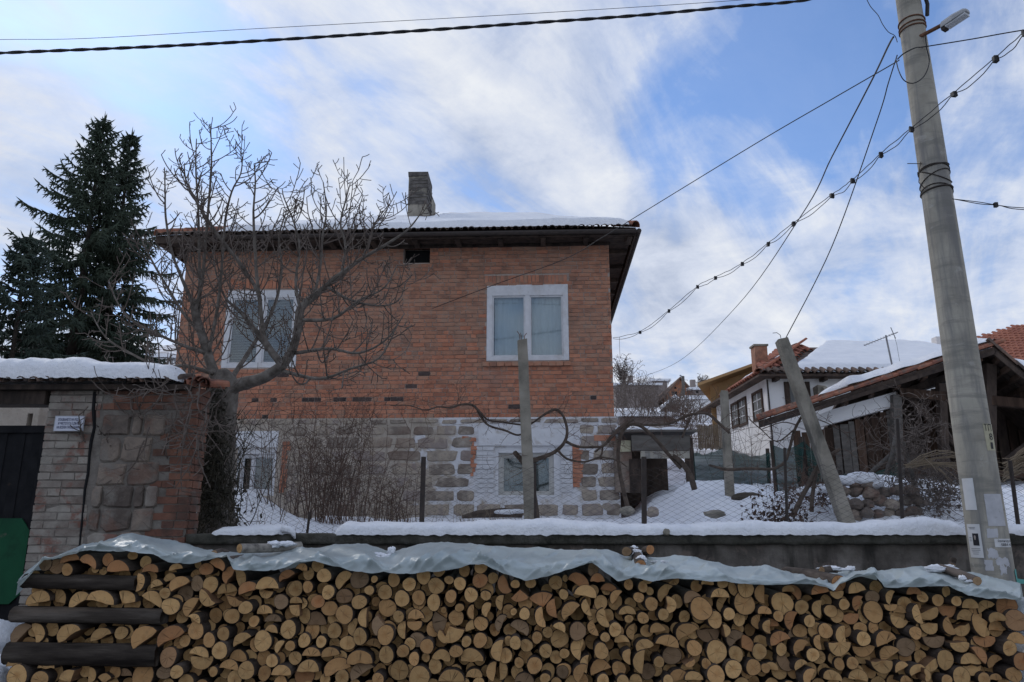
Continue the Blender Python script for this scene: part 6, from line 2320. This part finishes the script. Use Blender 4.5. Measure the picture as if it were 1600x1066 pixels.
cable('overhead_cable', 'straight wire from the pole down to the brick house wall', [(1405, 94, 6.75), (1390, 103, 6.9), (1300, 155, 7.6), (1180, 225, 8.6), (1000, 335, 10.2), (940, 372, 10.8), (880, 406, 11.5), (770, 446, 12.3), (676, 482, 12.75)], 0.006)
cable('overhead_cable', 'sagging wire from the pole top to the far hill houses', [(1396, 58, 6.7), (1388, 72, 7.0), (1360, 130, 8.2), (1300, 245, 10.5), (1250, 340, 13.5), (1150, 480, 22), (1060, 565, 36), (1005, 588, 56), (990, 590, 62)], 0.010)
cable('overhead_cable', 'wire from the pole to the top of the leaning concrete post', [(1402, 86, 6.7), (1388, 130, 6.9), (1370, 190, 7.2), (1300, 385, 8.2), (1228, 528, 8.95)], 0.0062)
cable('overhead_cable', 'short straight wire leaving the pole to the right under the lamp', [(1402, 93, 6.6), (1412, 84, 6.56), (1430, 75, 6.55), (1446, 73, 6.6), (1520, 61, 6.4), (1600, 47, 6.2), (1800, 16, 5.8)], 0.0065)
cable('overhead_cable', 'slack wire loop hanging on the pole below the lamp', [(1400, 93, 6.7), (1404, 110, 6.5), (1413, 126, 6.48), (1428, 130, 6.48), (1444, 119, 6.5), (1452, 97, 6.55), (1448, 75, 6.6), (1446, 56, 6.6)], 0.0055)
cable('overhead_cable', 'loose curled wire end left of the pole top', [(1352, -6, 6.7), (1360, 10, 6.7), (1372, 24, 6.7), (1379, 38, 6.7), (1388, 50, 6.7), (1398, 56, 6.7), (1402, 66, 6.65)], 0.004)
tw_pts = [(1660, -5, 4.9), (1600, 50, 5.2), (1555, 90, 5.45), (1490, 145, 5.8), (1424, 200, 6.2), (1376, 240, 6.6), (1332, 281, 7.1), (1300, 304, 7.5), (1240, 348, 8.1), (1200, 380, 8.6), (1160, 411, 9.2), (1118, 433, 9.8), (1090, 447, 10.2), (1045, 485, 11.0), (1000, 518, 12.0), (958, 528, 12.75)]
twn = thing('overhead_cable', 'twin wire with small black clips from the house corner past the pole', 'cable', P(958, 528, 12.7), 0, 'overhead cables')
pth = path_of(tw_pts, 10)
clips = [0, 10, 20, 30, 40, 50, 60, 70, 80, 90, 100, 110, 120, 130, 140, 150]
for sgn in (0, 1):
    pp = []
    for i, p in enumerate(pth):
        f = abs(sin((i % 10) / 10 * pi))
        sag = (0.035 + 0.04 * abs(nz(i // 10 * 1.7, 3))) * f * sgn
        pp.append(p + Vector((0, 0.01 * sgn, -sag - 0.012 * sgn)) + Vector((0, 0, 0.012 * nz(i * 0.35, sgn * 9))))
    mb = MB()
    mb.tube(pp, 0.0042, 5)
    part('wire', mb, M['cable'], twn, smooth=True)
for i in clips[1:-1]:
    mb = MB()
    mb.box(pth[i] + Vector((0, 0, -0.015)), (0.035, 0.03, 0.05), 0, jit=0.006)
    part('clip', mb, M['cable'], twn)
tw2 = thing('overhead_cable', 'lower twin wire leaving the wound wires to the right', 'cable', P(1490, 312, 6.6), 0, 'overhead cables')
pth = path_of([(1488, 311, 6.6), (1530, 316, 6.5), (1560, 321, 6.45), (1600, 325, 6.4), (1750, 330, 6.2)], 8)
for sgn in (0, 1):
    mb = MB()
    mb.tube([p + Vector((0, 0, -0.018 * sgn * sin(i / 16 * pi) ** 2)) for i, p in enumerate(pth)], 0.0042, 5)
    part('wire', mb, M['cable'], tw2)
mb = MB()
mb.box(pth[15], (0.03, 0.03, 0.045), 0)
part('clip', mb, M['cable'], tw2)
cable('overhead_cable', 'short wire stub hanging off the house corner', [(968, 527, 12.6), (968, 540, 12.6), (969, 560, 12.6)], 0.003)
# ------------------------------------------------------------------ woodpile
YF = 5.30
CROPS = [
 "340 342 48 g;430 360 38;275 330 40 g;450 285 60 h100 o;575 305 60 h60 o;672 300 40 o;575 357 28 o;620 372 27 o;755 345 75 h90 o;800 275 30 g;885 315 38 o;945 355 55 h90 o;"
 "235 540 80 h100;350 535 60 q45;480 545 75 h120;650 535 85 h80;795 530 62 q60;950 540 75 h60;105 755 75 h140 g;225 755 65 h20;320 755 50 h100 g;440 745 80 h120;620 765 70 h110;745 760 42;890 765 85 h130;"
 "105 945 55 h90;290 955 55 h90;125 1020 68;250 1050 55;420 1020 60 q120;545 1030 50 h0;645 1040 45 q90;740 1020 50 h90 g;870 1040 75;"
 "880 440 55 h0;975 448 42 h110;1040 415 45 h100;1115 440 65 h120;1110 345 45 h100 o;1215 330 25 o;1285 358 42 o;1375 320 55 h60 o;1425 385 60 h150 o;1500 405 60 h20;1215 450 45 g;1300 458 52;1400 485 65 h100;1550 470 65 h110 o;"
 "1130 515 50 g;1035 507 35;1065 590 55;1180 590 70 h150;1290 545 65 h230;1455 560 55 h250;1545 595 42;1440 655 48;1230 660 45 h60;1570 690 35;1060 765 90 h120 o;1220 742 55;1310 800 42;1395 762 42;1140 812 38;1505 795 65 h120;"
 "1385 862 52;1240 880 65 h80;1245 945 78 h270;1040 912 58 g;1480 905 60 h80;1115 995 42;1330 1000 30;1425 960 60 h80;1540 990 55;1010 1010 45 g;1150 1050 50 h90;1450 1050 50",
 "75 445 75 h90;45 515 50 h260;190 395 55 h120 o;290 345 40 h80 o;375 340 40;318 388 38;432 396 45;535 420 65 h140;235 483 48;325 468 35;455 500 43;545 530 50 g;145 565 47 g;645 420 60 g;740 420 22;712 488 30;855 428 42;955 455 43;1045 405 48;1140 385 40 h270;1207 425 28;1275 447 40;1125 463 52;1300 370 38;1405 345 42;"
 "1400 430 48 o;1480 415 35 o;1545 460 60 h210 o;1220 525 38;1345 517 45;1437 520 32;1525 565 50 h170;1580 625 42;800 505 47;648 562 47;910 543 50;1012 540 45;1110 567 48;735 568 30 g;812 606 58;380 563 43 o;245 555 42 h90 o;240 615 50 q230;290 575 35 h0;452 608 50;555 640 58;670 660 62 h180;45 615 50 h90;90 675 55 h90 g;355 680 75 h90 g;"
 "95 735 45 h80;200 735 55;755 710 65 q180 g;890 655 37;995 650 58 h90;985 715 52 h270;1170 617 20;1270 602 28;1345 625 45 h180;1435 605 45 h160;1135 700 75 q200 g;905 745 55 h180;810 768 58;655 775 48;595 725 55 h170;478 750 48;565 825 48;35 810 62;290 810 42;145 835 42 h150;212 838 32;402 815 36;170 887 32 g;230 922 42;97 932 40;345 880 60 h90;460 880 58 h100;"
 "730 830 52 h70;815 892 50;915 875 40;1000 810 48 g;1070 837 45;1170 785 52 h230;1235 770 75 q300;1335 715 45 q150 o;1405 700 45;1315 810 33;1400 805 46;1252 868 40;1525 690 55 h150 g;1580 810 30;1510 860 70 h170;1560 900 45;1350 895 75 h90;1160 905 65 h80;990 915 38;1057 917 27;1115 972 46;655 905 80 h90;650 1000 85 h120 g;495 965 85 h110;"
 "330 960 68 h90;165 990 65 h90;40 1015 45;290 1030 65 o;890 1000 62;1020 1030 68;1220 1030 85 h90;1360 1020 55 h90;1470 1000 60 h170;1545 995 55 h0;765 1045 40;530 1040 45;150 1055 45 h90;420 1055 35",
 "20 450 28;115 440 35;275 445 45;335 418 20;425 425 70 h60 o;510 360 40 g;535 415 50 h90 o;460 500 75 h80;610 480 55 h80 o;645 525 50 h140;325 518 32;50 535 58 q270 o;185 540 75 q100 o;10 625 22;78 635 36;175 660 62 h190;255 610 65 h190 o;355 610 70 h130;465 600 55 h200;555 600 60 h120 g;565 670 60 h200;730 455 32;815 467 33;850 430 35 h270;870 500 26;793 535 34;868 573 43;955 500 65 h140;"
 "1025 440 38 h300 o;990 580 55 h0;725 620 55 h90;735 672 27 g;818 662 36;940 638 36;1125 530 60 h110 g;1170 470 38 g;1290 510 62 h90;1230 440 45 h90;1320 445 35;1400 490 60 h220;1465 480 55;1550 510 60 h180;1460 575 70;1320 575 50 h150;1180 605 70;1350 635 38;1270 675 50;1435 678 42;1540 690 50 h170;1340 740 40 h10;1570 610 45 h90 o;1585 715 45 h180 o;55 725 68 h60 g;"
 "300 715 45 h60;410 745 55 g;510 735 55 h200;645 735 43;580 780 30;755 755 55 h170;910 730 55 h100;1090 745 80 h120;1240 780 75 h270 g;1400 790 65 h130 g;1490 830 60 q30 o;225 758 34;157 790 35;300 800 58;20 815 40;90 838 40;210 868 42;410 860 70 h170;555 865 48;330 893 32;690 800 50 h90;825 830 60 h110;970 810 75 h80;1145 855 50;1290 880 70;1410 895 48;1560 880 48;"
 "715 900 50 h180;790 930 70 h170;455 945 55 h170;45 950 32;140 955 50;550 975 75 h110;415 995 60 h150;675 990 47;915 935 35;1015 910 60 g;1110 945 35 h300;1380 980 55;1515 975 50;1270 1015 58;860 1010 50 g;1040 1025 65 h100;1140 1030 60 h90;320 1010 40 g;205 1035 32;80 1040 60 h90 g;970 1050 35;1215 950 32 g;780 1050 45 h90;690 1055 40;570 1055 40;450 1060 35;1590 980 30",
 "190 505 60 h30 o;315 480 58 h100 o;130 480 40 h90 o;460 450 50 o;550 475 60 h100;440 515 50 h270;560 565 50 h150 o;680 540 45 g;760 530 48 h150;770 595 45 h270 o;100 575 70;222 598 46;330 610 60 h170;412 625 42;472 577 35;62 650 33;140 670 60 h150 o;258 682 38;540 670 65 h270 o;680 630 65;845 620 48 h90;980 535 35;1080 555 38;1130 500 32;1160 555 32;910 495 50 h90 o;1265 575 55 h90;1370 590 58 h120;"
 "1515 595 70 o;1150 625 65 h270 o;1025 645 65 h290;920 640 60 h190;840 690 65 h250;682 730 35;925 757 42;1030 735 60 h270;1140 720 60 h200;1250 650 60 h90;1330 710 75 q200;1420 655 55 h100;1460 720 60 h90;1240 745 65 h290;20 700 55 h90 o;70 785 65 h110 o;372 748 48;460 770 60 h180;597 793 45;730 785 70 h110;210 770 70 h90 g;190 835 60 h130;95 865 38;315 815 45 h180 o;450 855 75 h270;280 893 42;"
 "620 870 75 h270;770 885 70 h120;1065 815 75 h270 g;1200 845 60 h270;1380 815 70 h270 o;1500 850 48;1560 790 65 h90;1320 885 65 h40 o;1265 920 65 h90;1120 928 58;1300 995 65 h270;1440 935 55 h120;1570 930 55 o;1555 680 70 g;455 955 36;535 948 38;715 970 70 h270;840 970 48 h120;940 985 55 h110;1040 970 55 h300;30 975 50 h90;120 950 70 h220 g;190 945 45 h120;240 1020 60 h150;420 1030 60 h80;585 1030 65 h80;"
 "1205 1030 60;1355 1045 40;1530 1015 48;980 1015 40 h0;1100 1045 35;1440 1040 45 h90;880 1055 40 h90;880 850 60 g",
]
logs = []
for ci, s in enumerate(CROPS):
    for e in s.split(';'):
        w = e.split()
        if len(w) < 3:
            continue
        x, y, r = float(w[0]) / 4 + 400 * ci, float(w[1]) / 4 + 800, float(w[2]) / 4
        k, ang, tone = 'o', 0.0, 'p'
        for q in w[3:]:
            if q[0] in 'hq' and len(q) > 1:
                k, ang = q[0], float(q[1:])
            else:
                tone = q
        logs.append([x, y, r, k, ang, tone])
rgl = random.Random(7)


def log_profile(r, k, ang, rgx):
    """outline in (x, z) about the pith; returns points, flags (True on the bark)"""
    pts, bark = [], []
    el = rgx.uniform(0.90, 1.08)
    ph = rgx.uniform(0, 6.28)
    def rad(a):
        return r * (1 + 0.045 * sin(2 * a + ph) + 0.03 * sin(3 * a + ph * 2.3) + 0.012 * rgx.gauss(0, 1)) 
    if k == 'o':
        n = 18
        for i in range(n):
            a = 2 * pi * i / n
            pts.append((rad(a) * cos(a) * el, rad(a) * sin(a) / el))
            bark.append(True)
        return pts, bark
    half_w = pi * (0.5 if k == 'h' else 0.29) * rgx.uniform(0.92, 1.06)
    n = 11 if k == 'h' else 8
    a0 = radians(ang)
    for i in range(n):
        a = a0 - half_w + 2 * half_w * i / (n - 1)
        pts.append((rad(a) * cos(a), rad(a) * sin(a)))
        bark.append(True)
    # split side, slightly uneven
    e0, e1 = Vector(pts[-1]), Vector(pts[0])
    if k == 'h':
        for t in (0.25, 0.5, 0.75):
            q = e0.lerp(e1, t) + Vector((cos(a0), sin(a0))) * (r * rgx.uniform(-0.10, 0.10))
            pts.append((q.x, q.y))
            bark.append(False)
    else:
        c = Vector((cos(a0), sin(a0))) * (-r * 0.05)
        for t in (0.5,):
            pts.append(tuple(e0.lerp(c, t) + Vector((rgx.uniform(-.06, .06) * r, rgx.uniform(-.06, .06) * r))))
            bark.append(False)
        pts.append(tuple(c))
        bark.append(False)
        pts.append(tuple(c.lerp(e1, 0.5) + Vector((rgx.uniform(-.06, .06) * r, rgx.uniform(-.06, .06) * r))))
        bark.append(False)
    return pts, bark


def add_log(mb, org, r, k, ang, L, rgx, yaw=0.0, pitch=0.0, tone=0.0):
    """one log: front end at org, running back along +y"""
    prof, bark = log_profile(r, k, ang, rgx)
    n = len(prof)
    cx = sum(p[0] for p in prof) / n
    cz = sum(p[1] for p in prof) / n
    ta, tb = rgx.uniform(-0.10, 0.10), rgx.uniform(-0.10, 0.10)
    R = Matrix.Rotation(yaw, 3, 'Z') @ Matrix.Rotation(pitch, 3, 'X')
    org = Vector(org)
    o = len(mb.v)
    pv, rv = [], []
    vs = []
    def put(x, y, z, rim):
        vs.append(tuple(R @ Vector((x, y, z)) + org))
        pv.append((x, 0.0, z))
        rv.append(float(rim))
    put(cx, ta * cx + tb * cz, cz, 0.0)
    for (x, z), b in zip(prof, bark):           # inner ring of the end face
        fx, fz = cx + (x - cx) * 0.93, cz + (z - cz) * 0.93
        put(fx, ta * fx + tb * fz, fz, 0.90 if b else 0.7)
    for (x, z), b in zip(prof, bark):
        put(x, ta * x + tb * z + 0.002, z, 1.0 if b else 0.75)
    for s, k2 in ((0.5, 1.0), (1.0, 0.97)):
        dx, dz = rgx.gauss(0, 0.006), rgx.gauss(0, 0.006)
        for (x, z) in prof:
            j = 1 + rgx.uniform(-0.05, 0.05)
            put(x * k2 * j + dx, L * s, z * k2 * j + dz, 1.0)
    fs, ms = [], []
    for i in range(n):
        j = (i + 1) % n
        fs.append((0, 1 + j, 1 + i)); ms.append(0)
        fs.append((1 + i, 1 + j, 1 + n + j, 1 + n + i)); ms.append(0)
        side = 1 if (bark[i] and bark[j]) else 2
        for q in (1, 2):
            a, b = 1 + q * n, 1 + (q + 1) * n
            fs.append((a + i, a + j, b + j, b + i)); ms.append(side)
    fs.append(tuple(1 + 3 * n + i for i in range(n))); ms.append(0)
    for f, m in zip(fs, ms):
        mb.f.append([i + o for i in f])
        mb.m.append(m)
        mb.tone.append(0.0)
    mb.v.extend(vs)
    mb.va.setdefault('pith', []).extend(pv)
    mb.va.setdefault('rim', []).extend(rv)
    mb.va.setdefault('logtone', []).extend([float(tone)] * len(vs))


HEM = [(30, 915), (45, 900), (60, 884), (70, 874), (85, 873), (105, 866), (130, 862), (150, 860), (200, 862), (240, 865), (265, 880), (300, 882), (330, 875), (355, 868), (365, 889), (400, 893), (430, 890), (470, 879), (490, 877), (510, 882), (540, 890), (580, 895), (640, 896), (700, 893), (730, 885), (755, 880), (770, 888), (800, 901), (820, 908), (850, 903), (890, 890), (925, 880), (950, 898), (965, 908), (990, 903), (1020, 910), (1050, 905), (1100, 908), (1150, 911), (1200, 916), (1250, 913), (1290, 918), (1302, 925), (1312, 912), (1350, 900), (1366, 897), (1382, 918), (1400, 920), (1430, 917), (1480, 917), (1510, 931), (1540, 936), (1570, 934), (1596, 938)]
RIDGE = [(30, 905), (45, 890), (62, 879), (80, 873), (105, 861), (130, 852), (160, 845), (190, 836), (207, 832), (240, 840), (290, 848), (320, 860), (345, 860), (380, 864), (400, 862), (450, 858), (500, 855), (540, 850), (572, 849), (592, 858), (612, 863), (650, 853), (690, 846), (730, 850), (800, 856), (850, 857), (900, 858), (950, 860), (975, 870), (1000, 872), (1050, 868), (1080, 870), (1100, 876), (1150, 885), (1200, 884), (1240, 895), (1290, 893), (1340, 893), (1400, 890), (1440, 886), (1480, 893), (1520, 895), (1560, 903), (1596, 914)]

# marks on the pile for telling logs apart
MARKS = [(0, 'at the left pile end'), (90, 'left of the tarp peak'), (170, 'under the tarp peak'), (250, 'right of the tarp peak'), (320, 'left of the barked log'), (385, 'under the barked log'), (445, 'right of the barked log'), (500, 'left of the small cut log'), (545, 'under the small cut log'), (595, 'under the first sagging hem'), (650, 'right of the sagging hem'), (705, 'left of the tarp notch'), (750, 'under the tarp notch'), (800, 'under the second sagging hem'), (850, 'left of the raised hem'), (905, 'under the raised hem'), (950, 'left of the three logs'), (1000, 'under the three snowy logs'), (1050, 'right of the three logs'), (1105, 'under the flat hem'), (1160, 'right of the flat hem'), (1225, 'left of the folded corner'), (1290, 'under the folded corner'), (1345, 'right of the folded corner'), (1410, 'left of the brown log'), (1465, 'under the brown log'), (1520, 'right of the brown log'), (1555, 'at the right pile end'), (9999, '')]


def mark(x):
    for (a, t), (b, _) in zip(MARKS, MARKS[1:]):
        if a <= x < b:
            return t
    return MARKS[-2][1]


def level_(x, y):
    d = y - interp(HEM, x)
    return ['top', 'second', 'third', 'fourth', 'fifth', 'sixth', 'bottom'][max(0, min(6, int((d - 4) / 23)))]


rank = sorted(range(len(logs)), key=lambda i: -(logs[i][2] * (1.0 if logs[i][3] == 'o' else 0.8)))
single = set(rank[:285])
cells_ = {}
for i in single:
    x, y, r, k, ang, tone = logs[i]
    size = 'big' if r > 14.5 else ('small' if r < 9.5 else 'medium')
    col = {'p': 'pale', 'o': 'orange', 'g': 'greyed'}[tone]
    shp = {'o': 'round', 'h': 'half split', 'q': 'wedge split'}[k]
    if k == 'h':
        a = ang % 360
        shp += ' domed' if 45 <= a <= 135 else (' sagging' if 225 <= a <= 315 else ' upright')
    cells_.setdefault((size, col, shp, level_(x, y), mark(x)), []).append(i)
label_of = {}
for (size, col, shp, lv, mk_), ii in cells_.items():
    ii.sort(key=lambda i: logs[i][0])
    n = len(ii)
    for q, i in enumerate(ii):
        pos = '' if n == 1 else (('left one', 'right one')[q] if n == 2 else ['leftmost', 'middle', 'rightmost'][min(q, 2)])
        s = f'{size} {col} {shp} log, {lv} row {mk_}'
        if pos:
            s += ', ' + pos
        label_of[i] = s
stuffs = MB()
for i, (x, y, r, k, ang, tone) in enumerate(logs):
    c = P(x, y, YF)
    rr = px_r(r, c)
    a = radians(ang)
    if k == 'h':
        c = c - Vector((cos(a), 0, sin(a))) * rr * 0.42
    elif k == 'q':
        rr *= 1.25
        c = c - Vector((cos(a), 0, sin(a))) * rr * 0.58
    c.y = YF + rgl.uniform(-0.035, 0.06) + (0.03 if tone == 'g' else 0)
    mats = [M['end_' + tone], M['log_bark'], M['split_wood']]
    yw, pt = rgl.gauss(0, 0.03), rgl.gauss(0, 0.015)
    L = rgl.uniform(0.86, 0.96)
    if i in single:
        mb = MB()
        add_log(mb, (0, 0, 0), rr, k, ang, L, rgl)
        o = place('firewood_log', mb.mesh('firewood_log', mats), None, c, (pt, 0, yw))
        tagit(o, label_of[i], 'log', 'firewood logs stacked in the woodpile')
    else:
        add_log(stuffs, c, rr, k, ang, L, rgl, yw, pt, rgl.random())
# logs further inside and below the photo's edge carry the pile down to the street
for row in range(16):
    z = 0.06 + row * 0.088
    x = P(22, 1000, YF).x + (0.05 if row % 2 else 0)
    xe = P(1585, 1000, YF).x
    while x < xe:
        r = rgl.uniform(0.040, 0.056)
        vis = z > 0.52
        zz = z + rgl.uniform(-0.012, 0.012)
        pxx = 800 + x / YF * F
        if zz + r < P(pxx, interp(HEM, pxx) + 8, YF).z:
            add_log(stuffs, (x, YF + (rgl.uniform(0.05, 0.17) if vis else rgl.uniform(-0.04, 0.06)), zz), r, 'o', 0, rgl.uniform(0.6, 0.72) if vis else 0.9, rgl, rgl.gauss(0, 0.03), 0, rgl.random())
        x += 0.104
o = part('stacked_logs', stuffs, [M['end_p'], M['log_bark'], M['split_wood']])
tagit(o, 'smaller and hidden firewood logs filling the gaps of the woodpile', 'logs', None, 'stuff')

# crosswise timbers at the left end
for k, (x0, x1, y0, y1, lab) in enumerate(((40, 215, 896, 919, 'uppermost of the three dark crosswise timbers at the pile end'), (22, 256, 947, 972, 'middle of the three dark crosswise timbers at the pile end'), (11, 246, 1003, 1038, 'lowest of the three dark crosswise timbers at the pile end'))):
    a, b = P(x0, (y0 + y1) / 2, YF + 0.02), P(x1, (y0 + y1) / 2 + 4, YF + 0.02)
    h = abs(P(x0, y0, YF).z - P(x0, y1, YF).z)
    mb = MB()
    nseg = 14
    vs, fs = [], []
    prof = [(-0.02, -0.5), (-0.045, -0.38), (-0.055, -0.1), (-0.05, 0.25), (-0.025, 0.46), (0.02, 0.5), (0.08, 0.42), (0.08, -0.45)]
    n = len(prof)
    for i in range(nseg + 1):
        c = a.lerp(b, i / nseg)
        for j, (py_, pz_) in enumerate(prof):
            vs.append((c.x + 0.012 * nz(j * 1.3, i * 5.1 if i in (0, nseg) else 0, k), c.y + py_ + 0.008 * nz(i * 0.7, j, k), c.z + pz_ * h * (1 + 0.05 * nz(i * 0.5, 3, k)) + 0.008 * nz(i * 0.6, j * 2, k)))
    for i in range(nseg):
        for j in range(n):
            fs.append((i * n + j, i * n + (j + 1) % n, (i + 1) * n + (j + 1) % n, (i + 1) * n + j))
    fs += [tuple(range(n)), tuple(range(nseg * n + n - 1, nseg * n - 1, -1))]
    mb.add(vs, fs)
    solo('crosswise_timber', mb, M['plank'], lab, 'timber', True, 'crosswise timbers of the woodpile')

# the tarp
RG = 5.95
mb = MB()
X0p, X1p = 30.0, 1594.0


def tarp(u, v):
    px = X0p + (X1p - X0p) * u
    hem = P(px, interp(HEM, px), YF - 0.085)
    hem.y += 0.02 * nz(px * 0.02, 1)
    rdg_ = P(px, interp(RIDGE, px), RG)
    topf = hem.z + max(0.02, (rdg_.z - hem.z)) * 0.62
    pts = [(0.0, hem.y, hem.z), (0.22, YF - 0.055, hem.z + (topf - hem.z) * 0.72), (0.34, YF + 0.01, topf), (0.7, RG, rdg_.z), (0.88, RG + 0.28, rdg_.z - 0.03), (1.0, RG + 0.40, rdg_.z - 0.16)]
    y = interp([(a, b) for a, b, c in pts], v)
    z = interp([(a, c) for a, b, c in pts], v)
    x = hem.x + (rdg_.x - hem.x) * (y - hem.y) / (rdg_.y - hem.y)
    s = px / 60.0
    def crease(q, w=0.30):
        return 1 - min(1, abs(q) / w)
    f1 = nz(s * 0.9 + v * 1.6, v * 1.3, 2)
    f2 = nz(s * 1.7 - v * 2.6, v * 1.4, 6)
    f3 = nz(s * 3.6 + v * 3.5, v * 3.0, 11)
    k = min(1, v * 4 + 0.3) * (1 - 0.6 * ss(0.55, 0.7, v))
    z += k * (0.030 * crease(f1) + 0.016 * crease(f2, 0.15) + 0.004 * crease(f3, 0.12) - 0.015)
    fr = (1 - ss(0.2, 0.5, v)) * (0.35 + min(1, v * 5))
    y -= fr * (0.035 * crease(f1) + 0.016 * crease(f2, 0.15) + 0.004 * crease(f3, 0.12))
    return (x, y, z)


mb.grid(tarp, 640, 36)
o = solo('tarp', mb, M['tarp'], 'long pale blue grey plastic tarp draped over the woodpile', 'tarp', True)
# logs weighing the tarp down
def top_log(name, label, a, b, ra, m_end, bark, grp='logs lying on the tarp'):
    """a: (px, py, Y) of the near sawn end, b: of the far end"""
    pa, pb = P(*a), P(*b)
    d = pb - pa
    r = px_r(ra, pa)
    mb = MB()
    add_log(mb, (0, 0, 0), r, 'o', 0, d.length, rgl)
    Mx = frame_from(d.cross(Vector((0, 0, 1))), d)
    o = place(name, mb.mesh(name, [m_end, bark, M['split_wood']]), None, pa, Mx.to_euler())
    tagit(o, label, 'log', grp)
    return o


top_log('firewood_log', 'pale barked log lying on the left of the tarp with snow on it', (374, 857, 5.50), (468, 853, 5.95), 7.5, M['end_p'], M['birch_bark'])
top_log('firewood_log', 'brown log end peeping out beside the left tarp corner fold', (334, 867, 5.50), (352, 862, 5.9), 6.5, M['end_g'], M['log_bark'])
top_log('firewood_log', 'small cut log lying alone on the tarp left of centre', (537, 874, 5.42), (566, 868, 5.62), 6.2, M['end_p'], M['log_bark'])
top_log('firewood_log', 'front log of the three snowy logs on the tarp', (1001, 884, 5.42), (992, 864, 5.85), 9, M['end_o'], M['log_bark'])
top_log('firewood_log', 'left rear log of the three snowy logs on the tarp', (979, 862, 5.65), (992, 866, 5.98), 7.5, M['end_g'], M['log_bark'])
top_log('firewood_log', 'right rear log of the three snowy logs on the tarp', (1016, 859, 5.70), (1003, 868, 5.98), 7, M['end_o'], M['log_bark'])
top_log('firewood_log', 'brown log lying slantwise on the tarp near the utility pole', (1527, 908, 5.42), (1470, 890, 5.80), 7.5, M['end_g'], M['log_bark'])
top_log('firewood_log', 'short snowy stub on the tarp right of the flat edge', (1284, 891, 5.62), (1306, 889, 5.85), 5, M['end_g'], M['log_bark'])
top_log('firewood_log', 'short stub standing up behind the brown slanting log', (1488, 883, 5.95), (1489, 874, 5.97), 4.5, M['end_g'], M['log_bark'])


def lumps(label, spots, seed):
    rgx = random.Random(seed)
    mb = MB()
    for (px, py, Y, rp, sx, sz) in spots:
        q = P(px, py, Y)
        bumpy(mb, q, px_r(rp, q), rgx.uniform(0, 99), 0.55, 18, 12, squash=(sx, 1.0, sz), freq=2.0)
    return solo('snow_lumps', mb, M['snow'], label, 'snow', True, kind='stuff')


lumps('snow crust on the pale barked log', [(428, 851, 5.72, 7, 2.0, .7), (447, 850, 5.78, 7, 2.0, .6), (412, 854, 5.7, 5, 2, .5)], 1)
lumps('snow scattered on the tarp by the small cut log', [(580, 871, 5.6, 6, 2.6, .5), (600, 869, 5.65, 6, 2, .6), (611, 862, 5.7, 6.5, .9, 1.1), (592, 866, 5.7, 5, 2, .5), (545, 866, 5.8, 3, 2, .6)], 2)
lumps('snow piece in the tarp notch', [(770, 868, 5.62, 7, 2.2, .5), (778, 872, 5.58, 5, 1.5, .6)], 3)
lumps('snow packed between the three logs on the tarp', [(994, 866, 5.72, 8, 1.2, .9), (1002, 874, 5.5, 7, 1.1, .8), (1030, 878, 5.55, 5, 2.8, .35), (990, 857, 5.85, 5, 1.2, .8)], 4)
lumps('flat snow on the tarp left of its folded corner', [(1296, 888, 5.75, 7, 2.6, .5), (1329, 888, 5.8, 5, 1.3, .7), (1318, 890, 5.75, 4, 3.5, .5)], 5)
lumps('snow round the brown slanting log on the tarp', [(1462, 889, 5.72, 8, 2.2, .7), (1480, 887, 5.78, 7, 2, .6), (1503, 903, 5.45, 5, 1.1, .8), (1514, 908, 5.42, 4, 1.5, .5)], 6)
# snow banks at both ends of the pile
mb = MB()
for k, (px, py, Y, rp, sx, sz) in enumerate(((-30, 1000, 6.2, 60, 1.2, .55), (10, 1060, 5.9, 40, 1.2, .7), (-60, 1080, 5.6, 70, 1.2, .7), (-20, 1140, 5.8, 110, 1.2, .9))):
    q = P(px, py, Y)
    bumpy(mb, q, px_r(rp, q), k * 7 + 2, 0.3, 24, 16, squash=(sx, 1, sz), freq=1.6)
solo('snow_bank', mb, M['snow'], 'heaped snow bank beside the left end of the woodpile', 'snow', True)
mb = MB()
for k, (px, py, Y, rp, sx, sz) in enumerate(((1640, 985, 6.1, 55, 1.1, .9), (1650, 1080, 6.0, 80, 1, .9))):
    q = P(px, py, Y)
    bumpy(mb, q, px_r(rp, q), k * 7 + 31, 0.3, 24, 16, squash=(sx, 1, sz), freq=1.6)
solo('snow_bank', mb, M['snow'], 'snow bank beside the right end of the woodpile below the pole', 'snow', True)
